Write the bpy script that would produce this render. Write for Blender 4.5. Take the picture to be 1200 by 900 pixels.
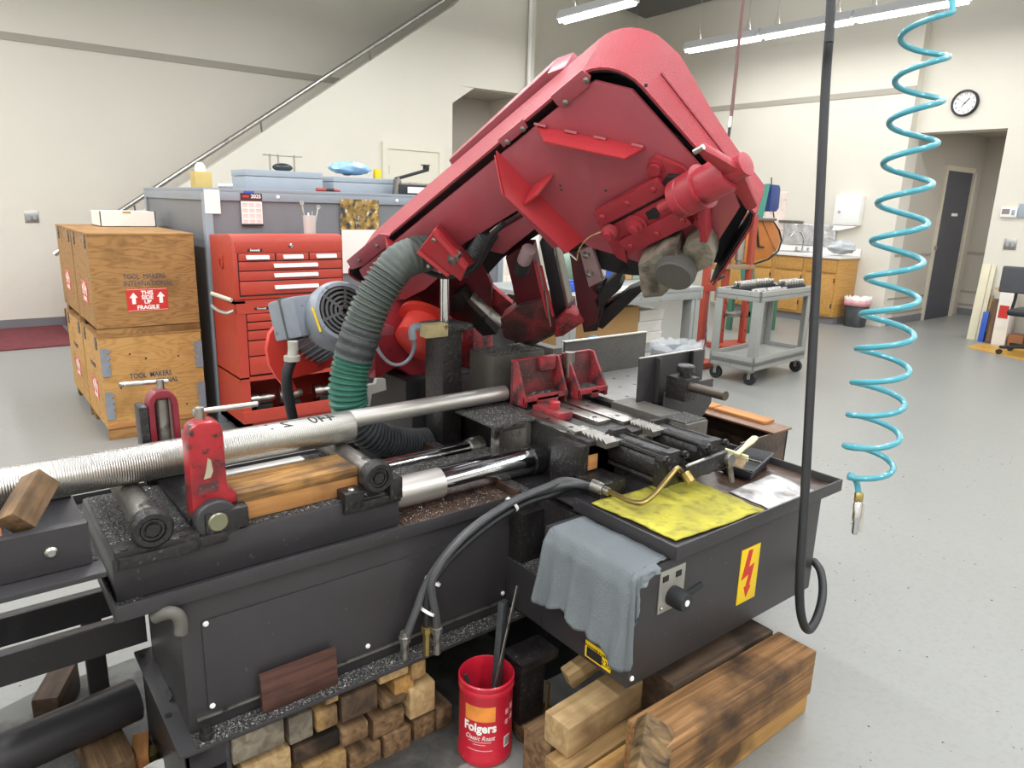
import bpy, bmesh, math, random
from mathutils import Vector, Matrix, noise as mnoise
random.seed(7)
for o in list(bpy.data.objects): bpy.data.objects.remove(o, do_unlink=True)
scene = bpy.context.scene
COL = scene.collection
PI = math.pi
# ------------------------------------------------------------------ camera
EYE = Vector((0, 0, 1.45)); FPX = 838.0
RX = Vector((0.78759595, -0.1280293, 0.60274466))     # world X seen in camera axes (right, down, forward)
RY = Vector((-0.61553699, -0.20856039, 0.76001104))
RZ = Vector((0.02840499, -0.96959325, -0.24306809))
cam_d = bpy.data.cameras.new('camera'); cam = bpy.data.objects.new('camera', cam_d); COL.objects.link(cam)
cam_d.sensor_fit = 'HORIZONTAL'; cam_d.sensor_width = 36.0; cam_d.lens = FPX / 1200 * 36.0
cam_d.clip_start = 0.02; cam_d.clip_end = 100
right = Vector((RX[0], RY[0], RZ[0])); down = Vector((RX[1], RY[1], RZ[1])); fwd = Vector((RX[2], RY[2], RZ[2]))
cam.matrix_world = Matrix(((right.x, -down.x, -fwd.x, EYE.x), (right.y, -down.y, -fwd.y, EYE.y), (right.z, -down.z, -fwd.z, EYE.z), (0, 0, 0, 1)))
scene.camera = cam
# ------------------------------------------------------------------ world, lights, exposure
w = bpy.data.worlds.new('world'); scene.world = w; w.use_nodes = True
w.node_tree.nodes['Background'].inputs[0].default_value = (0.75, 0.8, 0.9, 1)
w.node_tree.nodes['Background'].inputs[1].default_value = 0.15
vs = scene.view_settings
vs.view_transform = 'Standard'; vs.look = 'None'; vs.gamma = 1.0; vs.use_curve_mapping = False
vs.exposure = 0.0
LAMP_Z = 3.70
LAMP_W = 46.0            # watts for each pair of strip fixtures
LAMP_ROWS = [(-3.42, 1.0), (-1.0, 1.0), (1.42, 1.0), (3.85, 0.95), (6.31, 0.8), (8.70, 0.62)]   # row position, output; leftmost row is unseen, added to brighten the left side

def area(name, loc, sx, sy, power, col=(0.97, 0.985, 1.0)):
    l = bpy.data.lights.new(name, 'AREA'); l.shape = 'RECTANGLE'; l.size = sx; l.size_y = sy; l.energy = power; l.color = col
    o = bpy.data.objects.new(name, l); o.location = loc; COL.objects.link(o); return o
for rx, out in LAMP_ROWS:
    for k in range(6 if rx < 0 else 5):
        area('strip_and_fill_light', (rx, (8.0 if rx < 0 else 5.98) - 2.44 * k, LAMP_Z - 0.09), 0.16, 2.4, LAMP_W * out)
        area('fill_uplight', (rx, (8.0 if rx < 0 else 5.98) - 2.44 * k, LAMP_Z + 0.07), 0.05, 2.4, LAMP_W * out * 0.34).rotation_euler = (PI, 0, 0)  # added upward fill that brightens the ceiling and upper walls

# ------------------------------------------------------------------ pixel helpers (1200x900 frame): a pixel is a direction, a known plane gives the distance
def ray(px, py):
    c = Vector((px - 600, py - 450, FPX)); return Vector((RX.dot(c), RY.dot(c), RZ.dot(c)))
def PZ(px, py, z=0.0): r = ray(px, py); return EYE + r * ((z - EYE.z) / r.z)
def PX(px, py, x): r = ray(px, py); return EYE + r * (x / r.x)
def PY(px, py, y): r = ray(px, py); return EYE + r * (y / r.y)
def PD(px, py, d): return EYE + ray(px, py) * (d / FPX)

# ------------------------------------------------------------------ materials
def lin(c):
    if isinstance(c, str):
        c = [int(c[i:i + 2], 16) / 255 for i in (0, 2, 4)]
    return tuple(((v / 12.92) if v <= 0.04045 else ((v + 0.055) / 1.055) ** 2.4) for v in c)
def sc(c, k): return tuple(min(1, max(0, v * k)) for v in c)
def M(name, col, rough=0.5, metal=0.0, var=0.08, vscale=6.0, bump=0.0, bscale=60.0, speck=None, stretch=None, speck2=None, coat=0.0, emit=0.0, alpha=1.0, trans=0.0, spec=0.5, rvar=0.0):
    m = bpy.data.materials.new(name); m.use_nodes = True; nt = m.node_tree; nd = nt.nodes; lk = nt.links
    b = nd['Principled BSDF']; base = lin(col)
    b.inputs['Roughness'].default_value = rough; b.inputs['Metallic'].default_value = metal
    b.inputs['Specular IOR Level'].default_value = spec; b.inputs['Coat Weight'].default_value = coat
    b.inputs['Alpha'].default_value = alpha; b.inputs['Transmission Weight'].default_value = trans
    tc = nd.new('ShaderNodeTexCoord'); mp = nd.new('ShaderNodeMapping'); lk.new(tc.outputs['Object'], mp.inputs[0])
    mp.inputs['Scale'].default_value = stretch or (1, 1, 1)
    if var > 0:
        n = nd.new('ShaderNodeTexNoise'); n.inputs['Scale'].default_value = vscale; n.inputs['Detail'].default_value = 5; n.inputs['Roughness'].default_value = 0.6
        lk.new(mp.outputs[0], n.inputs['Vector'])
        r = nd.new('ShaderNodeValToRGB'); r.color_ramp.elements[0].position = 0.3; r.color_ramp.elements[1].position = 0.72
        r.color_ramp.elements[0].color = (*sc(base, 1 - var), 1); r.color_ramp.elements[1].color = (*sc(base, 1 + var), 1)
        lk.new(n.outputs['Fac'], r.inputs[0]); out = r.outputs[0]
        if rvar:
            mr = nd.new('ShaderNodeMapRange'); mr.inputs[3].default_value = max(0.02, rough - rvar); mr.inputs[4].default_value = min(1, rough + rvar)
            lk.new(n.outputs['Fac'], mr.inputs[0]); lk.new(mr.outputs[0], b.inputs['Roughness'])
    else:
        rg = nd.new('ShaderNodeRGB'); rg.outputs[0].default_value = (*base, 1); out = rg.outputs[0]
    for sp in (speck, speck2):
        if not sp: continue
        scol, dens, sscale = sp[:3]; soft = sp[3] if len(sp) > 3 else 0.03
        n2 = nd.new('ShaderNodeTexNoise'); n2.inputs['Scale'].default_value = sscale; n2.inputs['Detail'].default_value = 3
        lk.new(mp.outputs[0] if stretch else tc.outputs['Object'], n2.inputs['Vector'])
        r2 = nd.new('ShaderNodeValToRGB'); r2.color_ramp.elements[0].position = 1 - dens - soft; r2.color_ramp.elements[1].position = min(1, 1 - dens + soft)
        lk.new(n2.outputs['Fac'], r2.inputs[0])
        mx = nd.new('ShaderNodeMix'); mx.data_type = 'RGBA'; lk.new(r2.outputs[0], mx.inputs[0]); lk.new(out, mx.inputs[6])
        mx.inputs[7].default_value = (*lin(scol), 1); out = mx.outputs[2]
    lk.new(out, b.inputs['Base Color'])
    if bump:
        n3 = nd.new('ShaderNodeTexNoise'); n3.inputs['Scale'].default_value = bscale; n3.inputs['Detail'].default_value = 4
        lk.new(mp.outputs[0], n3.inputs['Vector'])
        bp = nd.new('ShaderNodeBump'); bp.inputs['Strength'].default_value = bump; bp.inputs['Distance'].default_value = 0.01
        lk.new(n3.outputs['Fac'], bp.inputs['Height']); lk.new(bp.outputs[0], b.inputs['Normal'])
    if emit:
        b.inputs['Emission Color'].default_value = (*base, 1); b.inputs['Emission Strength'].default_value = emit
    return m
def WOOD(name, light, dark, grain=14.0, along=1.0, rough=0.7, rings=False, stain=None, mid=0.5, bump=0.25):
    """local X is the grain direction"""
    m = bpy.data.materials.new(name); m.use_nodes = True; nt = m.node_tree; nd = nt.nodes; lk = nt.links; b = nd['Principled BSDF']
    b.inputs['Roughness'].default_value = rough; b.inputs['Specular IOR Level'].default_value = 0.3
    tc = nd.new('ShaderNodeTexCoord'); mp = nd.new('ShaderNodeMapping'); lk.new(tc.outputs['Object'], mp.inputs[0])
    mp.inputs['Scale'].default_value = (along, grain, grain)
    n = nd.new('ShaderNodeTexNoise'); n.inputs['Scale'].default_value = 3.2; n.inputs['Detail'].default_value = 6; n.inputs['Distortion'].default_value = 0.6
    oi = nd.new('ShaderNodeObjectInfo'); ad = nd.new('ShaderNodeVectorMath'); ad.operation = 'ADD'
    ml = nd.new('ShaderNodeMath'); ml.operation = 'MULTIPLY'; ml.inputs[1].default_value = 37.0; lk.new(oi.outputs['Random'], ml.inputs[0])
    lk.new(mp.outputs[0], ad.inputs[0]); lk.new(ml.outputs[0], ad.inputs[1]); lk.new(ad.outputs[0], n.inputs['Vector'])
    r = nd.new('ShaderNodeValToRGB'); r.color_ramp.elements[0].position = 0.3; r.color_ramp.elements[1].position = 0.7
    r.color_ramp.elements[0].color = (*lin(dark), 1); r.color_ramp.elements[1].color = (*lin(light), 1)
    lk.new(n.outputs['Fac'], r.inputs[0]); out = r.outputs[0]
    if stain:
        n2 = nd.new('ShaderNodeTexNoise'); n2.inputs['Scale'].default_value = 5.0; n2.inputs['Detail'].default_value = 5
        a2 = nd.new('ShaderNodeVectorMath'); a2.operation = 'ADD'; lk.new(tc.outputs['Object'], a2.inputs[0]); lk.new(ml.outputs[0], a2.inputs[1]); lk.new(a2.outputs[0], n2.inputs['Vector'])
        r2 = nd.new('ShaderNodeValToRGB'); r2.color_ramp.elements[0].position = mid; r2.color_ramp.elements[1].position = min(1, mid + 0.16)
        lk.new(n2.outputs['Fac'], r2.inputs[0])
        mx = nd.new('ShaderNodeMix'); mx.data_type = 'RGBA'; lk.new(r2.outputs[0], mx.inputs[0]); lk.new(out, mx.inputs[6]); mx.inputs[7].default_value = (*lin(stain), 1); out = mx.outputs[2]
    lk.new(out, b.inputs['Base Color'])
    bp = nd.new('ShaderNodeBump'); bp.inputs['Strength'].default_value = bump; bp.inputs['Distance'].default_value = 0.004; lk.new(n.outputs['Fac'], bp.inputs['Height']); lk.new(bp.outputs[0], b.inputs['Normal'])
    return m
def PLY(name, light, dark, horiz=2):
    """plywood face: wavy rotary-cut grain, running along local X"""
    m = bpy.data.materials.new(name); m.use_nodes = True; nt = m.node_tree; nd = nt.nodes; lk = nt.links; b = nd['Principled BSDF']
    b.inputs['Roughness'].default_value = 0.6; b.inputs['Specular IOR Level'].default_value = 0.3
    tc = nd.new('ShaderNodeTexCoord'); oi = nd.new('ShaderNodeObjectInfo')
    ml = nd.new('ShaderNodeMath'); ml.operation = 'MULTIPLY'; ml.inputs[1].default_value = 17.0; lk.new(oi.outputs['Random'], ml.inputs[0])
    ad = nd.new('ShaderNodeVectorMath'); ad.operation = 'ADD'; lk.new(tc.outputs['Object'], ad.inputs[0]); lk.new(ml.outputs[0], ad.inputs[1])
    mp = nd.new('ShaderNodeMapping'); mp.inputs['Scale'].default_value = (1.2, 1.2, 5.5); lk.new(ad.outputs[0], mp.inputs[0])
    n0 = nd.new('ShaderNodeTexNoise'); n0.inputs['Scale'].default_value = 1.6; n0.inputs['Detail'].default_value = 2.0; lk.new(mp.outputs[0], n0.inputs['Vector'])
    mu = nd.new('ShaderNodeMath'); mu.operation = 'MULTIPLY'; mu.inputs[1].default_value = 95.0; lk.new(n0.outputs['Fac'], mu.inputs[0])
    sn = nd.new('ShaderNodeMath'); sn.operation = 'SINE'; lk.new(mu.outputs[0], sn.inputs[0])
    n1 = nd.new('ShaderNodeTexNoise'); n1.inputs['Scale'].default_value = 30; n1.inputs['Detail'].default_value = 4; lk.new(mp.outputs[0], n1.inputs['Vector'])
    mr = nd.new('ShaderNodeMapRange'); mr.inputs[1].default_value = -1; mr.inputs[2].default_value = 1; lk.new(sn.outputs[0], mr.inputs[0])
    mm = nd.new('ShaderNodeMath'); mm.operation = 'MULTIPLY'; lk.new(mr.outputs[0], mm.inputs[0]); lk.new(n1.outputs['Fac'], mm.inputs[1])
    r = nd.new('ShaderNodeValToRGB'); r.color_ramp.elements[0].position = 0.15; r.color_ramp.elements[1].position = 0.75
    r.color_ramp.elements[0].color = (*lin(light), 1); r.color_ramp.elements[1].color = (*lin(dark), 1); lk.new(mm.outputs[0], r.inputs[0])
    n2 = nd.new('ShaderNodeTexNoise'); n2.inputs['Scale'].default_value = 4; n2.inputs['Detail'].default_value = 5; lk.new(ad.outputs[0], n2.inputs['Vector'])
    r2 = nd.new('ShaderNodeValToRGB'); r2.color_ramp.elements[0].position = 0.55; r2.color_ramp.elements[1].position = 0.75; lk.new(n2.outputs['Fac'], r2.inputs[0])
    mx = nd.new('ShaderNodeMix'); mx.data_type = 'RGBA'; lk.new(r2.outputs[0], mx.inputs[0]); lk.new(r.outputs[0], mx.inputs[6]); mx.inputs[7].default_value = (*sc(lin(dark), 0.75), 1)
    lk.new(mx.outputs[2], b.inputs['Base Color'])
    return m

MT = {}
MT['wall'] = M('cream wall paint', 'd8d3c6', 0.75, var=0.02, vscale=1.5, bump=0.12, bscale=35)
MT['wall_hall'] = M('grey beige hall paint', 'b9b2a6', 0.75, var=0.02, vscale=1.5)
MT['ceil'] = M('grey ceiling paint', 'b0b5bb', 0.85, var=0.03, vscale=1)
MT['band'] = M('taupe wall band paint', 'a59f92', 0.75, var=0.02)
MT['base'] = M('dark vinyl baseboard', '77767a', 0.6, var=0.05)
MT['trim'] = M('beige door trim', 'cfc6b4', 0.55, var=0.02)
MT['door_dark'] = M('slate door paint', '4c4d55', 0.45, var=0.06, stretch=(6, 6, 0.6))
MT['door_cream'] = M('cream door paint', 'd9d4c2', 0.5, var=0.02)
MT['floor'] = M('grey epoxy floor', '898985', 0.36, var=0.035, vscale=0.7, bump=0.05, bscale=140, speck=('85847f', 0.42, 60.0, 0.1), speck2=('5a5855', 0.205, 48.0, 0.012), spec=0.4, rvar=0.03)
MT['mat'] = M('maroon floor mat', '6d2a31', 0.8, var=0.25, vscale=12, bump=0.3, bscale=120)
MT['red'] = M('machine red paint', 'a74f59', 0.36, var=0.08, vscale=5, bump=0.05, bscale=160, coat=0.15, rvar=0.08)
MT['red_dirty'] = M('grimy machine red paint', 'a93038', 0.5, var=0.25, vscale=12, bump=0.15, bscale=50, speck=('3a2a2b', 0.47, 16.0, 0.14), speck2=('75686a', 0.36, 140.0, 0.05))
MT['red_bright'] = M('bright red bracket paint', 'b2343b', 0.38, var=0.08, vscale=8, bump=0.06, bscale=120)
MT['red_mech'] = M('red machinery paint', 'a0303a', 0.4, var=0.1, vscale=12, bump=0.06, bscale=120, speck=('5a2028', 0.3, 20, 0.08))
MT['red_guard'] = M('orange red guard paint', 'cf3a30', 0.4, var=0.06, vscale=6)
MT['tool_red'] = M('tool chest red enamel', 'b04032', 0.4, var=0.03, vscale=30, bump=0.05, bscale=200)
MT['black'] = M('charcoal machine paint', '353335', 0.42, var=0.14, vscale=4, bump=0.05, bscale=90, speck=('55524f', 0.27, 60, 0.03), rvar=0.1)
MT['black_dirty'] = M('oily black machine iron', '211f1f', 0.38, var=0.35, vscale=12, bump=0.3, bscale=70, speck=('504d49', 0.33, 110, 0.06), rvar=0.15)
MT['chips'] = M('black iron under grey swarf', '2b2a2a', 0.5, var=0.3, vscale=18, bump=0.8, bscale=260, speck=('85837f', 0.43, 300, 0.06), speck2=('1b1a1a', 0.38, 150, 0.05))
MT['rust'] = M('rusty oily tray steel', '4a382e', 0.32, var=0.45, vscale=9, bump=0.2, bscale=60, speck=('221a17', 0.4, 14, 0.1), speck2=('8b8580', 0.27, 150, 0.03))
MT['dark'] = M('dark iron and gap shade', '1d1c1d', 0.55, var=0.3, vscale=10, bump=0.2, bscale=60)
MT['rubber'] = M('black rubber', '202124', 0.5, var=0.1, vscale=20)
MT['chrome'] = M('polished chrome', 'd9dade', 0.12, metal=1.0, var=0.05, vscale=6, stretch=(0.5, 6, 6), rvar=0.06)
MT['steel'] = M('bare steel', 'b4b1aa', 0.3, metal=1.0, var=0.12, vscale=14, bump=0.05, bscale=90, rvar=0.1)
MT['steel_worn'] = M('worn grey steel', '8d8983', 0.4, metal=0.8, var=0.25, vscale=14, bump=0.15, bscale=60, speck=('3a3734', 0.36, 24, 0.08))
MT['alu'] = M('satin aluminium bar', 'cfccc6', 0.38, metal=0.85, var=0.08, vscale=8, stretch=(0.6, 8, 8), bump=0.03, speck=('77736d', 0.24, 45, 0.02))
MT['brass'] = M('brass fitting', 'a8935c', 0.32, metal=0.9, var=0.15, vscale=20)
MT['copper'] = M('copper bar', 'b0714d', 0.35, metal=0.9, var=0.12, vscale=14)
MT['gray_cab'] = M('blue grey cabinet paint', '8d949c', 0.45, var=0.05, vscale=3, stretch=(1, 1, 0.4))
MT['gray_panel'] = M('grey cabinet panel', '77787c', 0.5, var=0.06, vscale=2, stretch=(1.5, 1.5, 0.4))
MT['gray_case'] = M('pale blue grey case paint', '9aa2ab', 0.5, var=0.03)
MT['white'] = M('white plastic', 'eceae6', 0.45, var=0.02)
MT['paper'] = M('white paper', 'e9e4dc', 0.8, var=0.03)
MT['motor'] = M('grey motor enamel', '80868f', 0.38, var=0.1, vscale=12, bump=0.05, bscale=80, speck=('4c4a49', 0.3, 30, 0.06))
MT['hose_gray'] = M('grey flexible duct', '4d544f', 0.55, var=0.2, vscale=10, bump=0.1)
MT['hose_green'] = M('green flexible duct', '2f6354', 0.5, var=0.15, vscale=10, bump=0.1)
MT['hose_dark'] = M('dusty dark duct', '35383a', 0.5, var=0.3, vscale=12, bump=0.3, bscale=60)
MT['blue_hose'] = M('teal polyurethane air hose', '4495a3', 0.3, var=0.04, coat=0.3)
MT['yellow_pad'] = M('yellow absorbent pad', 'd0c64a', 0.95, var=0.1, vscale=14, bump=0.6, bscale=40, speck=('8d8642', 0.44, 8.0, 0.2), speck2=('827b3e', 0.36, 26, 0.14))
MT['cloth'] = M('grey blue shop rag', '71777a', 0.95, var=0.1, vscale=6, bump=0.35, bscale=220, spec=0.1)
MT['yellow'] = M('yellow label', 'e8c41c', 0.5, var=0.04)
MT['red_mark'] = M('red print', 'c8342c', 0.5, var=0.03)
MT['ink'] = M('black print', '1c1b1c', 0.6, var=0.0)
MT['ink_blue'] = M('faded blue stencil ink', '3d4356', 0.7, var=0.15, vscale=40)
MT['ink_gray'] = M('grey print', '8a7f7c', 0.7, var=0.0)
MT['white_print'] = M('white print', 'f2efe8', 0.6, var=0.0)
MT['can_red'] = M('red coffee can plastic', 'c01f33', 0.32, var=0.04, coat=0.2)
MT['orange_print'] = M('orange print', 'e08a3c', 0.5, var=0.25, vscale=14)
MT['ply'] = PLY('plywood with wavy grain', 'c09459', 'a67a43')
MT['ply_dark'] = PLY('aged brown plywood', 'a37a4a', '7f5a34')
MT['pine'] = WOOD('pale pine', 'bfa378', '9a7d54', 16, stain='7a6044', mid=0.56, bump=0.5)
MT['pine_edge'] = WOOD('orange pine strip', 'c08a57', '9b6436', 10)
MT['wood_old'] = WOOD('weathered brown timber', '8d7050', '54402e', 16, stain='30271f', mid=0.5, bump=0.6)
MT['wood_mid'] = WOOD('oiled tan timber', 'ad8d5e', '7a5c39', 16, stain='45372a', mid=0.52, bump=0.6)
MT['wood_beam'] = WOOD('red brown sawn beam', '9c754c', '644529', 24, stain='3d2d21', mid=0.5, bump=0.8)
MT['wood_dark'] = WOOD('oil soaked dark timber', '5d4a3a', '342820', 10, stain='211a15', mid=0.5)
MT['wood_gray'] = WOOD('grey stained timber', '8b8272', '5c5347', 12, stain='3a342d', mid=0.55)
MT['wood_yellow'] = WOOD('yellow orange timber', 'c0965a', '8f6636', 14, stain='5a442c', mid=0.54, bump=0.6)
MT['board_red'] = WOOD('dark red brown board', '5e4036', '3a2722', 18, rough=0.5, stain='241a18', mid=0.5)
MT['cab_wood'] = WOOD('honey oak cabinet', 'cb9d5c', 'b5833f', 16, 1.0, 0.45, bump=0.05)
MT['card'] = M('tan cardboard', 'b9925f', 0.8, var=0.05, vscale=4)
MT['card_dark'] = M('shaded brown card', '6d4c36', 0.8, var=0.06, vscale=4)
MT['bench'] = M('grey bench paint', '8b8d8a', 0.5, var=0.08, vscale=5, speck=('6f6d6a', 0.3, 22, 0.05))
MT['cart'] = M('grey moulded plastic', '92938e', 0.5, var=0.06, vscale=6, speck=('77756f', 0.3, 30, 0.05))
MT['teal'] = M('teal machine paint', '42907f', 0.4, var=0.06)
MT['green_dk'] = M('dark green stand paint', '3c6d55', 0.45, var=0.1)
MT['blue_motor'] = M('blue motor paint', '3a4b86', 0.4, var=0.08)
MT['orange'] = M('orange guard paint', 'bf7433', 0.4, var=0.08, vscale=8)
MT['press_red'] = M('orange red press paint', '9e4030', 0.42, var=0.1, vscale=8)
MT['bag'] = M('clear plastic bag', 'dfe4e8', 0.25, var=0.08, vscale=14, bump=0.6, bscale=18, alpha=0.2)
MT['bag_blue'] = M('pale blue plastic film', '8fb9e0', 0.25, var=0.2, vscale=12, bump=0.6, bscale=16)
MT['pink'] = M('pink bag edge', 'd99aa0', 0.5, var=0.1)
MT['foil'] = M('crumpled foil', 'd6d6d8', 0.25, metal=0.6, var=0.15, vscale=20, bump=0.9, bscale=14)
MT['green_cloth'] = M('grey green canvas', '8fa596', 0.9, var=0.12, vscale=6, bump=0.3, bscale=20)
MT['blue'] = M('blue plastic', '2f58b8', 0.4, var=0.08)
MT['grease'] = M('grimy grease coated wood', '8f877a', 0.38, var=0.3, vscale=16, bump=0.6, bscale=40, speck=('554e45', 0.47, 22, 0.14))
MT['collet'] = M('bright collet steel', 'bcbab6', 0.3, metal=0.85, var=0.1, vscale=40)
MT['jaw_inner'] = M('grime coated jaw', '4d3030', 0.55, var=0.3, vscale=14, bump=0.2, speck=('8c2a30', 0.42, 11, 0.12), speck2=('7b7470', 0.33, 160, 0.05))
MT['hose_hyd'] = M('grey hydraulic hose', '4d4e50', 0.4, var=0.15, vscale=30)
MT['lens'] = M('lamp tube', 'ffffff', 0.5, var=0, emit=14.0)
MT['lamp_body'] = M('white lamp housing', 'dcdcdc', 0.5, var=0.02)
MT['glass_dark'] = M('dark glass', '30363c', 0.15, var=0.05)
# ------------------------------------------------------------------ mesh helpers
WM = {}
def basis(d, up=(0, 0, 1)):
    d = Vector(d).normalized(); up = Vector(up)
    if abs(d.dot(up.normalized())) > 0.98: up = Vector((0, 1, 0)) if abs(d.y) < 0.9 else Vector((1, 0, 0))
    y = up.cross(d).normalized(); z = d.cross(y); return d, y, z
def FR(o, x, y=None, up=(0, 0, 1)):
    """4x4 frame with local X along x"""
    if y is None: x, y, z = basis(x, up)
    else:
        x = Vector(x).normalized(); y = Vector(y); z = x.cross(y).normalized(); y = z.cross(x)
    o = Vector(o); return Matrix(((x.x, y.x, z.x, o.x), (x.y, y.y, z.y, o.y), (x.z, y.z, z.z, o.z), (0, 0, 0, 1)))
class MB:
    def __init__(s): s.v = []; s.f = []
    def add(s, vs, fs):
        k = len(s.v); s.v += [Vector(v) for v in vs]; s.f += [[i + k for i in f] for f in fs]; return s
    def b(s, x0, x1, y0, y1, z0, z1, m=None):
        vs = [(x, y, z) for x in (x0, x1) for y in (y0, y1) for z in (z0, z1)]
        if m is not None: vs = [m @ Vector(v) for v in vs]
        return s.add(vs, [(0, 1, 3, 2), (4, 6, 7, 5), (0, 4, 5, 1), (2, 3, 7, 6), (0, 2, 6, 4), (1, 5, 7, 3)])
    def cb(s, m, sx, sy, sz): return s.b(-sx / 2, sx / 2, -sy / 2, sy / 2, -sz / 2, sz / 2, m)
    def bar(s, p, q, w, h, up=(0, 0, 1)):
        p = Vector(p); q = Vector(q); L = (q - p).length; m = FR(p, q - p, up=up); return s.b(0, L, -w / 2, w / 2, -h / 2, h / 2, m)
    def cyl(s, p, q, r, r1=None, seg=20, hollow=0):
        r1 = r if r1 is None else r1; p = Vector(p); q = Vector(q); d, y, z = basis(q - p); vs = []
        for k in range(seg):
            a = 2 * PI * k / seg; e = y * math.cos(a) + z * math.sin(a); vs += [p + e * r, q + e * r1]
        fs = [(2 * k, 2 * ((k + 1) % seg), 2 * ((k + 1) % seg) + 1, 2 * k + 1) for k in range(seg)]
        if not hollow: fs += [[2 * k for k in range(seg)][::-1], [2 * k + 1 for k in range(seg)]]
        return s.add(vs, fs)
    def lathe(s, o, d, prof, seg=24, cap=True):
        """prof: list of (radius, distance along d)"""
        o = Vector(o); d, y, z = basis(d); vs = []; n = len(prof)
        for k in range(seg):
            a = 2 * PI * k / seg; e = y * math.cos(a) + z * math.sin(a)
            for r, t in prof: vs.append(o + d * t + e * r)
        fs = [(k * n + i, ((k + 1) % seg) * n + i, ((k + 1) % seg) * n + i + 1, k * n + i + 1) for k in range(seg) for i in range(n - 1)]
        if cap: fs += [[k * n for k in range(seg)][::-1], [k * n + n - 1 for k in range(seg)]]
        return s.add(vs, fs)
    def tube(s, pts, r, seg=10, cap=True):
        pts = [Vector(p) for p in pts]; n = len(pts); rr = r if isinstance(r, (list, tuple)) else [r] * n; vs = []; pv = None
        for i, p in enumerate(pts):
            t = (pts[min(i + 1, n - 1)] - pts[max(i - 1, 0)]).normalized()
            if pv is None: _, y, z = basis(t)
            else:
                y = (pv - t * pv.dot(t)); y = y.normalized() if y.length > 1e-6 else basis(t)[1]; z = t.cross(y)
            pv = y
            for k in range(seg):
                a = 2 * PI * k / seg; vs.append(p + (y * math.cos(a) + z * math.sin(a)) * rr[i])
        fs = [(i * seg + k, i * seg + (k + 1) % seg, (i + 1) * seg + (k + 1) % seg, (i + 1) * seg + k) for i in range(n - 1) for k in range(seg)]
        if cap: fs += [list(range(seg))[::-1], [(n - 1) * seg + k for k in range(seg)]]
        return s.add(vs, fs)
    def prism(s, pts, vec):
        pts = [Vector(p) for p in pts]; vec = Vector(vec); n = len(pts)
        fs = [list(range(n))[::-1], [n + i for i in range(n)]] + [(i, (i + 1) % n, n + (i + 1) % n, n + i) for i in range(n)]
        return s.add(pts + [p + vec for p in pts], fs)
    def ball(s, c, rx, ry=None, rz=None, seg=14, rings=9, m=None):
        ry = ry or rx; rz = rz or rx; c = Vector(c); vs = []
        for i in range(rings + 1):
            t = PI * i / rings
            for k in range(seg):
                a = 2 * PI * k / seg; e = Vector((rx * math.sin(t) * math.cos(a), ry * math.sin(t) * math.sin(a), rz * math.cos(t)))
                vs.append(c + (m @ e if m else e))
        fs = [(i * seg + k, (i + 1) * seg + k, (i + 1) * seg + (k + 1) % seg, i * seg + (k + 1) % seg) for i in range(rings) for k in range(seg)]
        return s.add(vs, fs)
    def ring(s, c, ax, r0, r1, t, seg=28):
        return s.lathe(Vector(c) - Vector(ax).normalized() * t / 2, ax, [(r0, 0), (r1, 0), (r1, t), (r0, t), (r0, 0)], seg, cap=False)
    def build(s, name, mat, parent=None, bevel=0.0, fr=None, smooth=35, seg=2):
        if fr is None:
            lo = Vector([min(v[i] for v in s.v) for i in range(3)]); hi = Vector([max(v[i] for v in s.v) for i in range(3)])
            fr = Matrix.Translation((lo + hi) / 2)
        inv = fr.inverted()
        me = bpy.data.meshes.new(name); me.from_pydata([inv @ v for v in s.v], [], s.f)
        bm = bmesh.new(); bm.from_mesh(me); bmesh.ops.remove_doubles(bm, verts=bm.verts, dist=1e-6); bmesh.ops.recalc_face_normals(bm, faces=bm.faces)
        if bevel:
            es = [e for e in bm.edges if len(e.link_faces) == 2 and e.calc_face_angle(0) > 0.6]
            if es: bmesh.ops.bevel(bm, geom=es, offset=bevel, segments=seg, affect='EDGES', clamp_overlap=True, profile=0.6)
        bm.to_mesh(me); bm.free()
        me.materials.append(MT[mat] if isinstance(mat, str) else mat)
        if smooth:
            me.polygons.foreach_set('use_smooth', [True] * len(me.polygons)); me.set_sharp_from_angle(angle=math.radians(smooth))
        o = bpy.data.objects.new(name, me); COL.objects.link(o); link(o, parent, fr); return o
def link(o, parent, world):
    WM[o.name] = world.copy(); o.matrix_basis = world
    if parent: o.parent = parent; o.matrix_parent_inverse = WM[parent.name].inverted()
def tag(o, label=None, cat=None, group=None, kind=None):
    if label: o['label'] = label
    if cat: o['category'] = cat
    if group: o['group'] = group
    if kind: o['kind'] = kind
    return o
def thing(name, label, cat, loc, group=None, kind=None):
    o = bpy.data.objects.new(name, None); o.empty_display_size = 0.05; COL.objects.link(o); link(o, None, Matrix.Translation(Vector(loc))); return tag(o, label, cat, group, kind)
def struct(mb, name, mat, parent=None, bevel=0.0, smooth=0):
    o = mb.build(name, mat, parent, bevel, smooth=smooth)
    if not parent: o['kind'] = 'structure'
    return o
def text(name, body, size, fr, mat, parent, ext=0.0004, align='CENTER', sx=1.0, bold=0.0, shear=0.0):
    c = bpy.data.curves.new(name, 'FONT'); c.body = body; c.size = size; c.extrude = ext; c.align_x = align; c.align_y = 'CENTER'; c.offset = bold; c.shear = shear; c.resolution_u = 3
    t = bpy.data.objects.new(name + '_tmp', c); COL.objects.link(t); bpy.context.view_layer.update()
    me = bpy.data.meshes.new_from_object(t.evaluated_get(bpy.context.evaluated_depsgraph_get())); bpy.data.objects.remove(t, do_unlink=True)
    me.name = name; me.transform(Matrix.Diagonal((sx, 1, 1, 1))); me.materials.clear(); me.materials.append(MT[mat])
    o = bpy.data.objects.new(name, me); COL.objects.link(o); link(o, parent, fr); return o
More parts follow.
